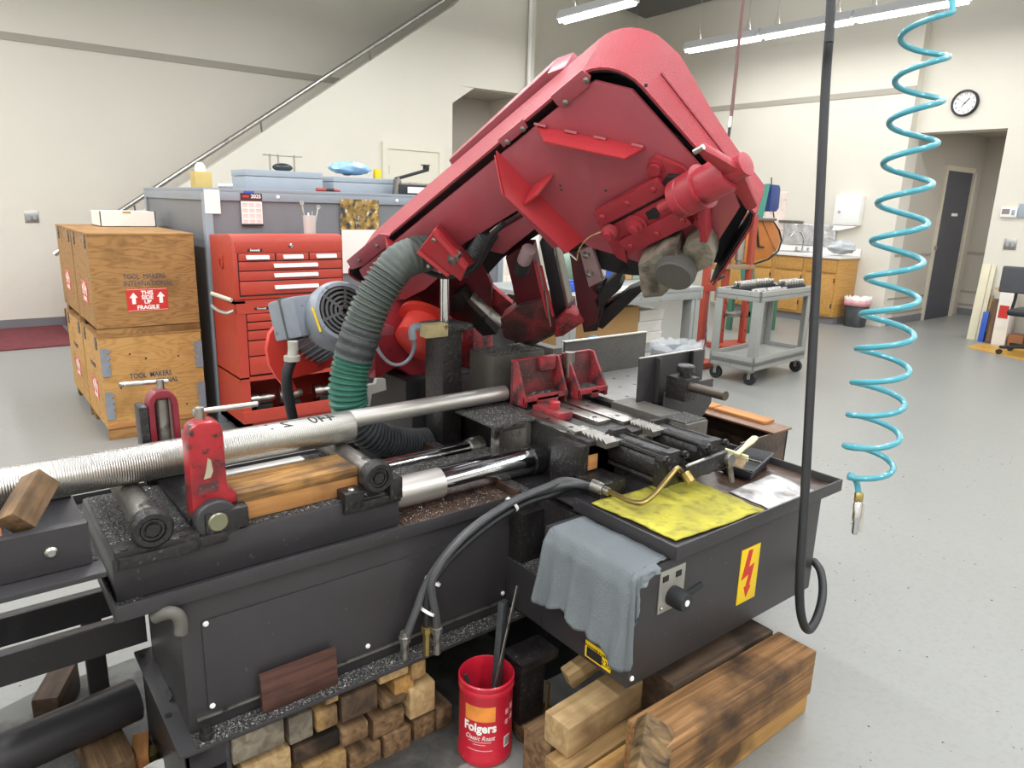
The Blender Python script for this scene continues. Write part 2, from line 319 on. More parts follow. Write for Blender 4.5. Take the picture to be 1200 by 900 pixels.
def copy_tree(o, world, parent=None):
    """copy a thing with its parts to a new world matrix"""
    d = world @ WM[o.name].inverted()
    def rec(src, par):
        c = src.copy(); COL.objects.link(c); c.parent = None; c.matrix_parent_inverse = Matrix(); link(c, par, d @ WM[src.name])
        for ch in list(src.children): rec(ch, c)
        return c
    return rec(o, parent)
def arc(c, e1, e2, r, a0, a1, n): return [Vector(c) + Vector(e1) * r * math.cos(math.radians(a0 + (a1 - a0) * i / n)) + Vector(e2) * r * math.sin(math.radians(a0 + (a1 - a0) * i / n)) for i in range(n + 1)]
def smoothpath(pts, n=6):
    """Catmull-Rom through the points"""
    P = [Vector(p) for p in pts]; P = [P[0] * 2 - P[1]] + P + [P[-1] * 2 - P[-2]]; out = []
    for i in range(1, len(P) - 2):
        for k in range(n):
            t = k / n; a, b, c, d = P[i - 1], P[i], P[i + 1], P[i + 2]
            out.append(0.5 * ((2 * b) + (c - a) * t + (2 * a - 5 * b + 4 * c - d) * t * t + (3 * b - a - 3 * c + d) * t ** 3))
    out.append(P[-2]); return out
def corrugated(pts, r, pitch, amp, seg=16):
    """flexible duct: resample a path and ripple its radius"""
    P = smoothpath(pts, 14); L = [0]
    for i in range(1, len(P)): L.append(L[-1] + (P[i] - P[i - 1]).length)
    n = int(L[-1] / pitch * 4); Q = []; R = []; j = 0
    for i in range(n + 1):
        s_ = L[-1] * i / n
        while j < len(L) - 2 and L[j + 1] < s_: j += 1
        t = (s_ - L[j]) / max(1e-9, L[j + 1] - L[j]); Q.append(P[j].lerp(P[j + 1], t)); R.append(r + amp * (1 if i % 4 in (1, 2) else -1))
    return MB().tube(Q, R, seg)
def timber(name, mat, p, q, w, h, label, cat, group=None, up=(0, 0, 1), bevel=0.006, parent=None):
    """squared timber with its centre line from p to q, local X along the grain"""
    p = Vector(p); q = Vector(q); m = FR((p + q) / 2, q - p, up=up); L = (q - p).length
    o = MB().b(-L / 2, L / 2, -w / 2, w / 2, -h / 2, h / 2, m).build(name, mat, parent, bevel, fr=m)
    return tag(o, label, cat, group)

# ------------------------------------------------------------------ the room
ZC = 5.0; XW = 9.80; YL = 9.30; XB = -4.5; YB = -5.5
struct(MB().b(XB, 13.2, YB, 11.8, -0.15, 0.0), 'floor', 'floor')
struct(MB().b(XB, XW + 0.3, YB, 11.8, ZC, ZC + 0.12), 'ceiling', 'ceil')
struct(MB().b(XB, XW, YL, YL + 0.15, 0, ZC), 'wall_left', 'wall')
struct(MB().b(XB - 0.15, XB, YB, 11.8, 0, ZC), 'wall_rear', 'wall')
struct(MB().b(XB, XW + 0.3, YB - 0.15, YB, 0, ZC), 'wall_near', 'wall')
struct(MB().b(XW, XW + 0.3, 4.43, YL + 0.15, 0, ZC), 'wall_right', 'wall')
struct(MB().b(9.95, 10.25, 3.395, 4.43, 2.48, ZC).b(9.95, 10.25, YB, 3.395, 0, ZC), 'wall_clock', 'wall')
struct(MB().b(XB, 9.80, YL - 0.012, YL, 2.91, 2.985), 'trim_1', 'band')
struct(MB().b(XW - 0.012, XW, 4.43, YL, 2.955, 3.03), 'trim_2', 'band')
struct(MB().b(XB, 9.7, YL - 0.012, YL, 0.0, 0.10), 'baseboard_left', 'base')
struct(MB().b(9.938, 9.95, YB, 3.39, 0.0, 0.10), 'baseboard_right', 'base')
# hall beyond the opening
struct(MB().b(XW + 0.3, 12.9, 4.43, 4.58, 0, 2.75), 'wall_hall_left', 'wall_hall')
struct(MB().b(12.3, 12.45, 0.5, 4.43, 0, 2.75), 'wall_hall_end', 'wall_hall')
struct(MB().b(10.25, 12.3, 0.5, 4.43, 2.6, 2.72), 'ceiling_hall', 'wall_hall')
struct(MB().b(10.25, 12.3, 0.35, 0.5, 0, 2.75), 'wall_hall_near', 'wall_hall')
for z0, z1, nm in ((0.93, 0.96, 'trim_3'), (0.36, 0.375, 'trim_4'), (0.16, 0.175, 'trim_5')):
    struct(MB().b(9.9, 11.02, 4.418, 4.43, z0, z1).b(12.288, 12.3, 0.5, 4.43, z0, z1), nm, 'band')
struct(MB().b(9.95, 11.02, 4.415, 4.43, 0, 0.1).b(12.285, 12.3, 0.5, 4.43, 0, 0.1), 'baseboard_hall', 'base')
d1 = thing('door_1', None, None, (11.5, 4.42, 0), kind='structure')
MB().b(11.06, 11.90, 4.40, 4.425, 0.01, 2.08).build('door_leaf', 'door_dark', d1, smooth=0)
MB().b(11.0, 11.06, 4.395, 4.43, 0, 2.08).b(11.90, 11.98, 4.37, 4.43, 0, 2.08).b(11.0, 11.98, 4.395, 4.43, 2.08, 2.15).build('door_frame', 'trim', d1, smooth=0)
MB().b(11.40, 11.60, 4.396, 4.40, 1.47, 1.51).build('door_sign', 'white_print', d1, smooth=0)
MB().b(11.0, 11.015, 4.36, 4.395, 1.0, 1.06).build('strike_plate', 'steel', d1, smooth=0)
# stair wall with sloping top (stairs run behind it), opening on its right
YS = 8.30
def st(px, py): p = PY(px, py, YS); return (p.x, YS, p.z)
slope = (3.90 - 1.745) / (5.317 - 2.159)
def railz(x): return 1.745 + (x - 2.159) * slope
x0 = 0.95; xo = 5.46; xc = 6.79
pts = [(x0, YS, 0), (xo, YS, 0), (xo, YS, 2.71), (5.80, YS, 2.93), (xc, YS, 2.95), (xc, YS, ZC), (6.98, YS, ZC), (x0, YS, railz(x0) - 0.14)]
def strip_wall(polys, y, t):
    m = MB()
    for p in polys: m.prism([(a, y, b) for a, b in p], (0, t, 0))
    return m
struct(strip_wall([[(x0, 0), (xo, 0), (xo, railz(xo) - 0.14), (x0, railz(x0) - 0.14)], [(xo, 2.71), (5.80, 2.93), (xo, 2.93)],
                   [(xo, 2.93), (xc, 2.95), (xc, ZC), (6.75, ZC), (xo, railz(xo) - 0.14)]], YS, 0.14), 'wall_stair', 'wall')
struct(MB().b(xc, XW, YS + 0.9, YS + 0.98, 0, ZC).b(xc - 0.12, xc, YS + 0.14, YS + 0.98, 0, ZC), 'wall_stair_end', 'wall')
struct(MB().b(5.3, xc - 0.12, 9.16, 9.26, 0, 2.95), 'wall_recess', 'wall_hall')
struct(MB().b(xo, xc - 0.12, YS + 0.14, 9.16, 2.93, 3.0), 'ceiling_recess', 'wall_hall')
struct(MB().b(xc - 0.10, xc - 0.02, YS - 0.05, YS, 0, ZC), 'trim_6', 'wall')
sr = MB()
for k in range(16): sr.b(x0 + 0.03 + 0.28 * k, x0 + 0.03 + 0.28 * (k + 1), YS + 0.14, YL, 0, 0.19 * (k + 1))
struct(sr, 'stairs', 'mat')
rail = thing('stair_handrail', 'long grey steel handrail rising along the sloping stair wall', 'handrail', (x0, YS, railz(x0)))
MB().cyl((x0 - 0.1, YS + 0.03, railz(x0 - 0.1)), (6.9, YS + 0.03, railz(6.9)), 0.026, seg=12).build('rail_tube', 'steel', rail)
for xk in (1.6, 2.95, 4.3, 5.65):
    MB().cyl((xk, YS + 0.03, railz(xk) - 0.01), (xk + 0.02, YS + 0.06, railz(xk) - 0.15), 0.009, seg=8).build('rail_bracket', 'steel_worn', rail)
struct(MB().b(x0, 6.6, YS - 0.012, YS, 0, 0.1), 'baseboard_stair', 'base')
d2 = thing('door_2', None, None, (4.87, YS, 0), kind='structure')
MB().b(4.50, 5.24, YS - 0.02, YS - 0.002, 0.01, 2.08).build('door_leaf', 'door_cream', d2, smooth=0)
MB().b(4.42, 4.50, YS - 0.035, YS - 0.002, 0, 2.08).b(5.24, 5.32, YS - 0.035, YS - 0.002, 0, 2.08).b(4.42, 5.32, YS - 0.035, YS - 0.002, 2.08, 2.16).build('door_frame', 'door_cream', d2, smooth=0)
MB().b(4.495, 4.51, YS - 0.03, YS - 0.015, 1.78, 1.88).build('hinge', 'steel', d2, smooth=0)
MB().cyl((6.655, YS - 0.08, 1.2), (6.655, YS - 0.08, ZC), 0.024, seg=10).build('conduit', 'white')
tag(bpy.data.objects['conduit'], 'white vertical conduit pipe rising beside the wall corner behind the saw', 'pipe')
tag(MB().b(-3.8, 0.93, 8.0, 9.28, 0.0, 0.012).build('floor_mat', 'mat'), 'maroon floor mat lying along the foot of the cream wall', 'mat')
# wall plates
def plate(name, label, cat, o, ax, n, w, h, mat='white', holes=0):
    m = FR(o, ax, Vector((0, 0, 1))); t = thing(name, label, cat, o)
    MB().b(-w / 2, w / 2, -h / 2, h / 2, 0, 0.008, m).build('cover_plate', mat, t, 0.002)
    for k in range(holes):
        MB().b((k - (holes - 1) / 2) * 0.055 - 0.016, (k - (holes - 1) / 2) * 0.055 + 0.016, -0.03, 0.03, 0.008, 0.012, m).build('socket', 'gray_case', t, 0.002)
    return t
plate('wall_outlet', 'small square white wall outlet on the cream wall left of the crates', 'outlet', PY(37, 254, YL), (1, 0, 0), 0, 0.125, 0.125, 'steel', 2)
pc = PX(1184, 286, 9.95); plate('switch_plate', 'square double light switch plate below the thermostat', 'switch', pc, (0, -1, 0), 0, 0.13, 0.13, 'steel', 2)
pt = PX(1183, 249, 9.95); t = thing('thermostat', 'white wall thermostat with small grey screen', 'thermostat', pt); m = FR(pt, (0, -1, 0), Vector((0, 0, 1)))
MB().b(-0.085, 0.085, -0.055, 0.055, 0, 0.03, m).build('case', 'white', t, 0.008); MB().b(-0.07, 0.01, -0.02, 0.04, 0.03, 0.033, m).build('screen', 'ink_gray', t)
MB().b(0.03, 0.065, -0.03, 0.03, 0.03, 0.034, m).build('button_panel', 'gray_case', t, 0.002)
pj = PX(1199, 246, 9.95); tag(MB().b(9.93, 9.95, pj.y - 0.09, pj.y + 0.045, pj.z - 0.09, pj.z + 0.07).build('junction_box', 'gray_case', bevel=0.004), 'small grey junction box on the wall beside the thermostat', 'junction box')
area('hall_fill_light', (11.3, 2.4, 2.58), 0.3, 1.2, 38)  # unseen lamp added to brighten the hall
struct(MB().b(11.1, 11.5, 1.75, 3.05, 2.585, 2.6), 'hall_fill_housing', 'lamp_body')  # unseen housing above the added hall light
# clock
pk = PX(1131.5, 121, 9.95); t = thing('round_clock', 'round wall clock with white face and dark rim above the hall opening', 'clock', pk)
R0 = 0.152
MB().lathe(pk, (-1, 0, 0), [(R0, 0), (R0, 0.035), (R0 - 0.008, 0.045), (R0 - 0.022, 0.045), (R0 - 0.022, 0.02)], 40, cap=False).build('rim', 'rubber', t)
MB().cyl(pk, pk + Vector((-0.02, 0, 0)), R0 - 0.02, seg=40).build('dial', 'white', t)
fx = pk + Vector((-0.022, 0, 0))
for k in range(12):
    a = PI / 6 * k; e = Vector((0, -math.sin(a), math.cos(a))); nm = str(12 if k == 0 else k)
    text('numeral', nm, 0.034, FR(fx + e * 0.102, (0, -1, 0), (0, 0, 1)), 'ink', t)
def hand(a, L, w_, nm):
    e = Vector((0, -math.sin(a), math.cos(a))); MB().bar(fx + Vector((-0.004, 0, 0)) - e * 0.02, fx + Vector((-0.004, 0, 0)) + e * L, w_, 0.002, up=(1, 0, 0)).build(nm, 'ink', t)
hand(math.radians(42), 0.075, 0.009, 'hour_hand'); hand(math.radians(215), 0.055, 0.006, 'minute_hand'); hand(math.radians(303), 0.09, 0.003, 'second_hand')
# strip lights
def fixture(x, y0, label):
    t = thing('strip_light', label, 'lamp', (x, y0 - 0.61, LAMP_Z), 'ceiling strip lights')
    MB().prism([(x - 0.09, y0, LAMP_Z - 0.05), (x + 0.09, y0, LAMP_Z - 0.05), (x + 0.05, y0, LAMP_Z + 0.05), (x - 0.05, y0, LAMP_Z + 0.05)], (0, -1.2, 0)).build('housing', 'lamp_body', t, smooth=0)
    for s_ in (-0.04, 0.04):
        MB().cyl((x + s_, y0 - 0.02, LAMP_Z - 0.068), (x + s_, y0 - 1.18, LAMP_Z - 0.068), 0.019, seg=10).build('tube', 'lens', t)
    for yy in (y0 - 0.2, y0 - 1.0):
        MB().tube([(x - 0.06, yy, LAMP_Z + 0.05), (x, yy, LAMP_Z + 0.22), (x + 0.06, yy, LAMP_Z + 0.05)], 0.003, 6).cyl((x, yy, LAMP_Z + 0.22), (x, yy, ZC), 0.003, seg=6).build('hanger', 'steel', t)
    return t
fixture(6.31, 7.20, 'fluorescent strip light hanging above the raised saw head')
fixture(8.70, 7.20, 'fluorescent strip light hanging at the end of the row by the cream wall band')
fixture(8.70, 5.97, 'fluorescent strip light in mid row crossed by the black power cable')
fixture(8.70, 4.74, 'fluorescent strip light in the row, behind the top of the coiled air hose')
# suspended dark panel
q = [PZ(x, y, 4.55) for x, y in ((702, -2), (757, 22), (900, -18), (850, -45))]
tag(MB().prism(q, (0, 0, 0.06)).build('ceiling_panel', 'glass_dark', smooth=0), 'dark slate panel hung under the ceiling above the saw', 'panel')
# ------------------------------------------------------------------ band saw: base
S = thing('band_saw', 'big horizontal metal band saw with raised red head on charcoal base', 'band saw', (1.1, 1.6, 0))
def P(mb, name, mat, bevel=0.0, parent=None, **k): return mb.build(name, mat, parent or S, bevel, **k)
def screw(p, n, r=0.009, mat='steel', parent=None): return P(MB().lathe(p, n, [(r, 0), (r, 0.002), (r * 0.6, 0.005)], 12), 'screw', mat, parent=parent)
bp_ = P(MB().b(0.262, 1.28, 1.447, 1.911, 0.262, 0.272), 'base_plate', 'black', 0.002)
P(MB().b(0.30, 1.27, 1.449, 1.50, 0.272, 0.2745), 'swarf_layer', 'chips', parent=bp_)
for p in ((0.275, 1.88), (0.275, 1.6)): P(MB().cyl((p[0], p[1], 0.272), (p[0], p[1], 0.2735), 0.008, seg=10), 'bolt_hole', 'dark', parent=bp_)
P(MB().lathe((0.325, 1.474, 0.274), (0, 0, 1), [(0.016, 0), (0.016, 0.012), (0.009, 0.013), (0.009, 0.03)], 8), 'anchor_bolt', 'black_dirty', parent=bp_)
P(MB().b(0.275, 0.285, 1.46, 1.90, 0.0, 0.262).b(0.36, 0.37, 1.46, 1.90, 0.0, 0.262).b(0.275, 0.37, 1.46, 1.47, 0.2, 0.262).b(0.275, 0.37, 1.46, 1.9, 0, 0.012), 'support_foot', 'black', 0.002)
body = P(MB().b(0.298, 1.275, 1.504, 1.87, 0.272, 0.615), 'base_body', 'black', 0.006)
pan = P(MB().b(0.341, 1.205, 1.499, 1.504, 0.318, 0.545), 'access_panel', 'black', 0.0015)
for q in ((241, 731), (249, 827), (431, 757), (604, 622), (589, 695)): p = PY(*q, 1.499); screw((p.x, 1.499, p.z), (0, -1, 0), 0.0065, 'white', pan)
P(MB().b(0.315, 1.23, 1.496, 1.504, 0.302, 0.308), 'panel_ledge', 'steel_worn', 0.001)
for z in (0.29, 0.36, 0.44): P(MB().cyl((0.298, 1.60 + z * 0.2, 0.274), (0.292, 1.60 + z * 0.2, 0.278), 0.01, seg=8), 'weld_bead', 'black', parent=body)
e = [PY(212, 742, 1.475), PY(212, 730, 1.475), PY(208, 721, 1.475), PY(198, 718, 1.48), PY(181, 723, 1.50)]
P(MB().tube(smoothpath(e, 5), 0.014, 12), 'drain_elbow', M('dusty plastic elbow', '5b5952', 0.6, var=0.15))
# left tray
tr = P(MB().b(0.18, 1.272, 1.488, 2.16, 0.612, 0.618), 'coolant_tray', 'black', 0.001)
P(MB().b(0.18, 1.272, 1.486, 1.490, 0.608, 0.643), 'tray_lip', 'black', 0.001, tr)
P(MB().b(0.178, 0.183, 1.488, 2.16, 0.608, 0.643), 'tray_lip', 'black', 0.001, tr)
P(MB().b(0.18, 1.272, 2.156, 2.16, 0.612, 0.645), 'tray_lip', 'black', 0.001, tr)
P(MB().b(0.183, 0.24, 1.492, 2.15, 0.618, 0.6215), 'swarf_layer', 'chips', parent=tr)
P(MB().b(0.866, 1.225, 1.492, 1.80, 0.618, 0.6215), 'rusty_coolant_film', 'rust', parent=tr)
P(MB().b(1.222, 1.236, 1.50, 2.1, 0.618, 0.645), 'tray_divider', 'rust', 0.001, tr)
P(MB().b(1.236, 1.272, 1.492, 2.1, 0.618, 0.64), 'swarf_layer', 'chips', parent=tr)
# roller beam
bm_ = P(MB().b(0.19, 0.86, 1.544, 1.93, 0.619, 0.72), 'roller_beam', 'black', 0.008)
P(MB().b(0.2, 0.85, 1.556, 1.92, 0.72, 0.7225), 'swarf_layer', 'chips', parent=bm_)
P(MB().b(0.195, 0.36, 1.525, 1.575, 0.70, 0.742).b(0.2, 0.352, 1.516, 1.55, 0.705, 0.73), 'roller_mount', 'black_dirty', 0.004)
P(MB().b(0.70, 0.752, 1.528, 1.58, 0.705, 0.748).b(0.825, 0.862, 1.53, 1.6, 0.70, 0.76).b(0.70, 0.86, 1.535, 1.6, 0.69, 0.715), 'roller_mount', 'black_dirty', 0.004)
for x in (0.268, 0.788):
    ro = P(MB().cyl((x, 1.54, 0.776), (x, 1.93, 0.776), 0.0295, seg=28), 'feed_roller', 'steel_worn')
    P(MB().lathe((x, 1.55, 0.776), (0, -1, 0), [(0.04, 0), (0.042, 0.004), (0.042, 0.028), (0.036, 0.034), (0.026, 0.034), (0.026, 0.026), (0.023, 0.026), (0.023, 0.031), (0.018, 0.031), (0.018, 0.026), (0.013, 0.026), (0.013, 0.034)], 32), 'roller_bearing', 'black_dirty', parent=ro)
for x in (0.213, 0.328): P(MB().cyl((x, 1.535, 0.742), (x, 1.535, 0.744), 0.009, seg=10), 'bolt_hole', 'dark', parent=bm_)
screw((0.727, 1.55, 0.748), (0, 0, 1), 0.011, parent=bm_)
# side rollers: front red post on a pivot, far red fork
xp = 0.402
P(MB().b(0.375, 0.47, 1.535, 1.60, 0.725, 0.775).b(0.33, 0.42, 1.53, 1.6, 0.702, 0.728), 'pivot_bracket', 'black_dirty', 0.006)
pv = P(MB().lathe((xp, 1.545, 0.752), (0, -1, 0), [(0.047, -0.03), (0.047, 0.0), (0.044, 0.004)], 32).b(xp - 0.047, xp + 0.047, 1.545, 1.575, 0.70, 0.752), 'pivot_block', 'black', 0.002)
P(MB().lathe((xp, 1.541, 0.752), (0, -1, 0), [(0.022, 0), (0.022, 0.006), (0.019, 0.009)], 24), 'pivot_pin', M('greenish brass pin', '8d8b72', 0.35, metal=0.7, var=0.1), parent=pv)
prof = [(0.357, 0.755), (0.36, 0.94), (0.368, 0.965), (0.385, 0.974), (0.42, 0.974), (0.432, 0.965), (0.436, 0.94), (0.436, 0.82), (0.455, 0.80), (0.455, 0.775), (0.40, 0.775), (0.375, 0.745)]
P(MB().prism([(x, 1.565, z) for x, z in prof], (0, 0.055, 0)), 'side_roller_post', 'red_dirty' if False else M('chipped red post paint', 'a3232b', 0.36, var=0.12, vscale=9, bump=0.1, bscale=60, speck=('6d2226', 0.47, 14, 0.12), speck2=('2a2322', 0.37, 40, 0.05)), 0.009)
P(MB().prism([(0.397 + a, 1.5642, 0.868 + b) for a, b in ((-0.011, -0.022), (0.004, -0.02), (0.010, -0.006), (0.007, 0.02), (0.001, 0.026), (-0.003, 0.006), (-0.006, -0.008))], (0, 0.001, 0)), 'paint_chip', M('bare chipped patch', 'a9a088', 0.6, var=0.15))
P(MB().prism([(0.395 + a, 1.5642, 0.825 + b) for a, b in ((-0.024, -0.014), (0.02, -0.012), (0.022, 0.012), (-0.02, 0.010))], (0, 0.001, 0)), 'grime_patch', 'jaw_inner')
P(MB().cyl((0.397, 1.60, 0.974), (0.397, 1.60, 1.0), 0.010, seg=12).cyl((0.385, 1.605, 0.99), (0.53, 1.62, 0.984), 0.0065, seg=10), 'clamp_handle', 'steel')
P(MB().cyl((0.397, 1.635, 0.80), (0.397, 1.635, 0.95), 0.022, seg=18), 'vertical_roller', 'steel_worn')
yf = 1.95
ff = MB(); n = 8
outer = [(0.357, 0.80), (0.357, 0.925)] + [(0.393 + 0.036 * math.cos(a), 0.925 + 0.042 * math.sin(a)) for a in [PI - PI * k / n for k in range(n + 1)]] + [(0.429, 0.925), (0.429, 0.80)]
inner = [(0.414, 0.80), (0.414, 0.93), (0.408, 0.945), (0.378, 0.945), (0.372, 0.93), (0.372, 0.80)]
ff.prism([(x, yf - 0.025, z) for x, z in outer + inner], (0, 0.05, 0)); P(ff, 'side_roller_fork', M('dark maroon fork paint', '7d1f2e', 0.4, var=0.15), 0.003)
P(MB().cyl((0.393, yf, 0.79), (0.393, yf, 0.94), 0.0175, seg=18), 'vertical_roller', 'steel_worn')
P(MB().cyl((0.395, yf, 0.962), (0.395, yf, 0.99), 0.009, seg=12).cyl((0.30, yf - 0.01, 0.991), (0.415, yf + 0.01, 0.982), 0.006, seg=10), 'clamp_handle', 'steel')
P(MB().b(0.335, 0.355, yf - 0.03, yf + 0.03, 0.72, 0.93).b(0.34, 0.44, yf - 0.035, yf + 0.035, 0.72, 0.80), 'fork_bracket', 'black_dirty', 0.003)
P(MB().b(0.36, 0.43, 1.60, 1.93, 0.7225, 0.735), 'slide_bar', 'black_dirty', 0.002)
# guide rods
P(MB().cyl((0.865, 1.62, 0.676), (1.39, 1.62, 0.676), 0.042, seg=36), 'guide_rod', 'chrome')
P(MB().cyl((0.862, 1.62, 0.676), (1.03, 1.62, 0.676), 0.0435, seg=36), 'rod_sleeve', 'alu')
P(MB().lathe((1.36, 1.62, 0.676), (1, 0, 0), [(0.047, 0), (0.047, 0.03), (0.05, 0.03), (0.05, 0.045), (0.055, 0.045), (0.055, 0.10)], 30), 'rod_bushing', 'black_dirty')
P(MB().cyl((0.86, 1.85, 0.662), (1.34, 1.85, 0.662), 0.024, seg=24), 'guide_rod', 'chrome')
P(MB().lathe((1.29, 1.85, 0.662), (1, 0, 0), [(0.03, 0), (0.034, 0.02), (0.034, 0.05)], 20), 'rod_bushing', 'steel_worn')
P(MB().b(0.88, 1.40, 1.735, 1.775, 0.622, 0.668), 'rail', 'black_dirty', 0.003)
P(MB().b(0.88, 1.40, 1.735, 1.80, 0.668, 0.671), 'swarf_layer', 'chips')
P(MB().b(0.86, 1.20, 1.79, 1.80, 0.635, 0.66), 'rail', 'alu', 0.002)
# ------------------------------------------------------------------ main body, electrical box, right tray
P(MB().b(1.275, 1.96, 1.30, 2.75, 0.30, 0.63), 'main_body', 'black_dirty', 0.004)
P(MB().b(0.46, 1.9, 1.92, 2.3, 0.0, 0.26).b(1.32, 1.9, 1.45, 2.6, 0.0, 0.30).b(1.05, 1.275, 1.87, 2.15, 0.26, 0.61), 'lower_pedestal', 'dark', 0.004)
box = P(MB().b(1.156, 1.972, 0.982, 1.30, 0.33, 0.634), 'electrical_box', 'black', 0.005)
P(MB().b(1.19, 1.30, 1.27, 1.504, 0.30, 0.445), 'chip_ledge', 'black', 0.003)
P(MB().b(1.192, 1.30, 1.31, 1.504, 0.445, 0.4475), 'swarf_layer', 'chips')
P(MB().b(1.195, 1.275, 1.44, 1.5, 0.4475, 0.60), 'chute_side', 'black_dirty', 0.002)
lg = P(MB().b(1.08, 1.165, 1.285, 1.345, 0.06, 0.252), 'support_leg', 'black_dirty', 0.003)
P(MB().b(1.07, 1.20, 1.27, 1.36, 0.252, 0.262).b(1.07, 1.2, 1.27, 1.275, 0.235, 0.252), 'leg_top_plate', 'black_dirty', 0.002, lg)
P(MB().cyl((1.175, 1.28, 0.05), (1.175, 1.28, 0.16), 0.006, seg=8), 'levelling_bolt', 'brass', parent=lg)
P(MB().lathe((1.15, 1.30, 0.0), (0, 0, 1), [(0.06, 0), (0.066, 0.015), (0.064, 0.05), (0.055, 0.058)], 28), 'levelling_foot', 'wood_old', parent=lg)
zt = 0.652
rt = P(MB().b(1.278, 2.045, 0.967, 1.46, zt - 0.006, zt), 'drip_tray', 'black', 0.001)
P(MB().b(1.276, 2.047, 0.963, 0.969, zt - 0.012, 0.676), 'tray_lip', 'black', 0.0015, rt)
P(MB().b(1.274, 1.280, 0.965, 1.32, zt - 0.012, 0.676), 'tray_lip', 'black', 0.0015, rt)
P(MB().b(2.041, 2.047, 0.965, 1.46, zt - 0.012, 0.676), 'tray_lip', 'black', 0.0015, rt)
P(MB().b(1.7, 2.04, 0.97, 1.45, zt, zt + 0.0015), 'oily_film', 'rust', parent=rt)
screw((PY(740, 795, 0.982).x, 0.982, PY(740, 795, 0.982).z), (0, -1, 0), 0.007, 'white', box)
# selector switch
p = PY(786, 689, 0.982); sw = P(MB().b(p.x - 0.047, p.x + 0.047, 0.978, 0.982, p.z - 0.056, p.z + 0.056), 'switch_plate', M('brushed switch plate', 'a5a39b', 0.4, metal=0.5, var=0.1), 0.003, box)
kx, kz = PY(787, 697, 0.98).x, PY(787, 697, 0.98).z
P(MB().lathe((kx, 0.978, kz), (0, -1, 0), [(0.026, 0), (0.026, 0.03), (0.022, 0.045)], 24), 'switch_knob', 'rubber', parent=sw)
P(MB().bar((kx, 0.955, kz), (kx + 0.07, 0.945, kz + 0.022), 0.012, 0.016), 'switch_handle', 'rubber', 0.003, parent=sw)
P(MB().cyl((kx, 0.934, kz), (kx, 0.931, kz), 0.008, seg=14), 'knob_cap', 'white', parent=sw)
for dx in (-0.028, 0.02): P(MB().b(p.x + dx - 0.01, p.x + dx + 0.01, 0.976, 0.978, p.z + 0.028, p.z + 0.043), 'switch_label', 'ink', parent=sw)
screw((p.x - 0.036, 0.978, p.z - 0.042), (0, -1, 0), 0.005, 'steel', sw)
# high voltage sign
c = [PY(*q, 0.982) for q in ((867, 643), (893, 631), (885, 702), (860, 713))]
cx = (c[0].x + c[1].x + c[2].x + c[3].x) / 4; czz = sum(q.z for q in c) / 4; hw = 0.043; hh = 0.082
sg = P(MB().b(cx - hw, cx + hw, 0.9795, 0.982, czz - hh, czz + hh), 'warning_sign', 'yellow', 0.001, box)
bolt = [(0.000, 0.058), (0.016, 0.058), (0.006, 0.018), (0.021, 0.022), (0.006, -0.030), (0.013, -0.027), (-0.004, -0.062), (-0.013, -0.033), (-0.006, -0.032), (-0.002, -0.004), (-0.020, -0.012)]
bolt = [(a * 1.25, b * 0.95) for a, b in bolt]
P(MB().prism([(PY(820 + a / 6, 620 + b / 6, 0.9785).x, 0.9785, PY(820 + a / 6, 620 + b / 6, 0.9785).z) for a, b in ((350, 150), (378, 140), (348, 268), (385, 236), (348, 396), (358, 394), (322, 478), (311, 410), (322, 405), (346, 316), (293, 364))], (0, 0.001, 0)), 'lightning_arrow', 'red_mark', parent=sg, smooth=0)
# small yellow rating plate on the left side of the box
Q = [PX(*q, 1.156) for q in ((687, 749), (717, 770), (714, 789), (685, 767))]
y0_, y1_ = 1.075, 1.185; zc_ = 0.372
yl = P(MB().b(1.154, 1.156, Q[1].y, Q[0].y, Q[3].z, Q[0].z), 'rating_label', 'yellow', parent=box)
P(MB().b(1.1535, 1.154, Q[1].y + 0.03, Q[0].y - 0.006, Q[3].z + 0.004, Q[3].z + 0.03), 'label_black_field', 'ink', parent=yl)
fr = FR((1.1535, Q[1].y + 0.016, Q[3].z + 0.015), (0, -1, 0), (0, 0, 1)); text('label_number', '230', 0.022, fr, 'ink', yl)
fr = FR((1.1535, (Q[0].y + Q[1].y) / 2, Q[0].z - 0.012), (0, -1, 0), (0, 0, 1)); text('label_text', 'THIS MACHINE IS WIRED FOR', 0.0085, fr, 'ink', yl)
# ------------------------------------------------------------------ vise and feed
P(MB().b(1.40, 1.72, 1.40, 2.35, 0.63, 0.79), 'vise_bed', 'black_dirty', 0.004)
P(MB().b(1.402, 1.718, 1.72, 1.86, 0.79, 0.7925), 'swarf_layer', 'chips')
P(MB().b(1.45, 1.64, 1.50, 1.78, 0.625, 0.66).b(1.44, 1.56, 1.46, 1.6, 0.60, 0.70), 'feed_casting', 'black_dirty', 0.006)
P(MB().b(1.235, 1.435, 1.64, 1.85, 0.794, 0.80), 'support_plate', 'chips', 0.001)
P(MB().b(1.27, 1.29, 1.68, 1.70, 0.67, 0.794).b(1.38, 1.40, 1.66, 1.84, 0.64, 0.794).cyl((1.30, 1.69, 0.775), (1.40, 1.69, 0.775), 0.015, seg=12), 'plate_support', 'steel_worn', 0.002)
for x0_, x1_, ya, yb in ((1.402, 1.455, 1.465, 1.70), (1.537, 1.592, 1.50, 1.75), (1.606, 1.668, 1.46, 1.77)):
    wb = P(MB().b(x0_, x1_, ya, yb, 0.79, 0.803), 'wear_strip', 'steel', 0.0015)
    for k in (0.18, 0.62): P(MB().cyl(((x0_ + x1_) / 2, ya + (yb - ya) * k, 0.803), ((x0_ + x1_) / 2, ya + (yb - ya) * k, 0.8036), 0.008, seg=10), 'screw_hole', 'dark', parent=wb)
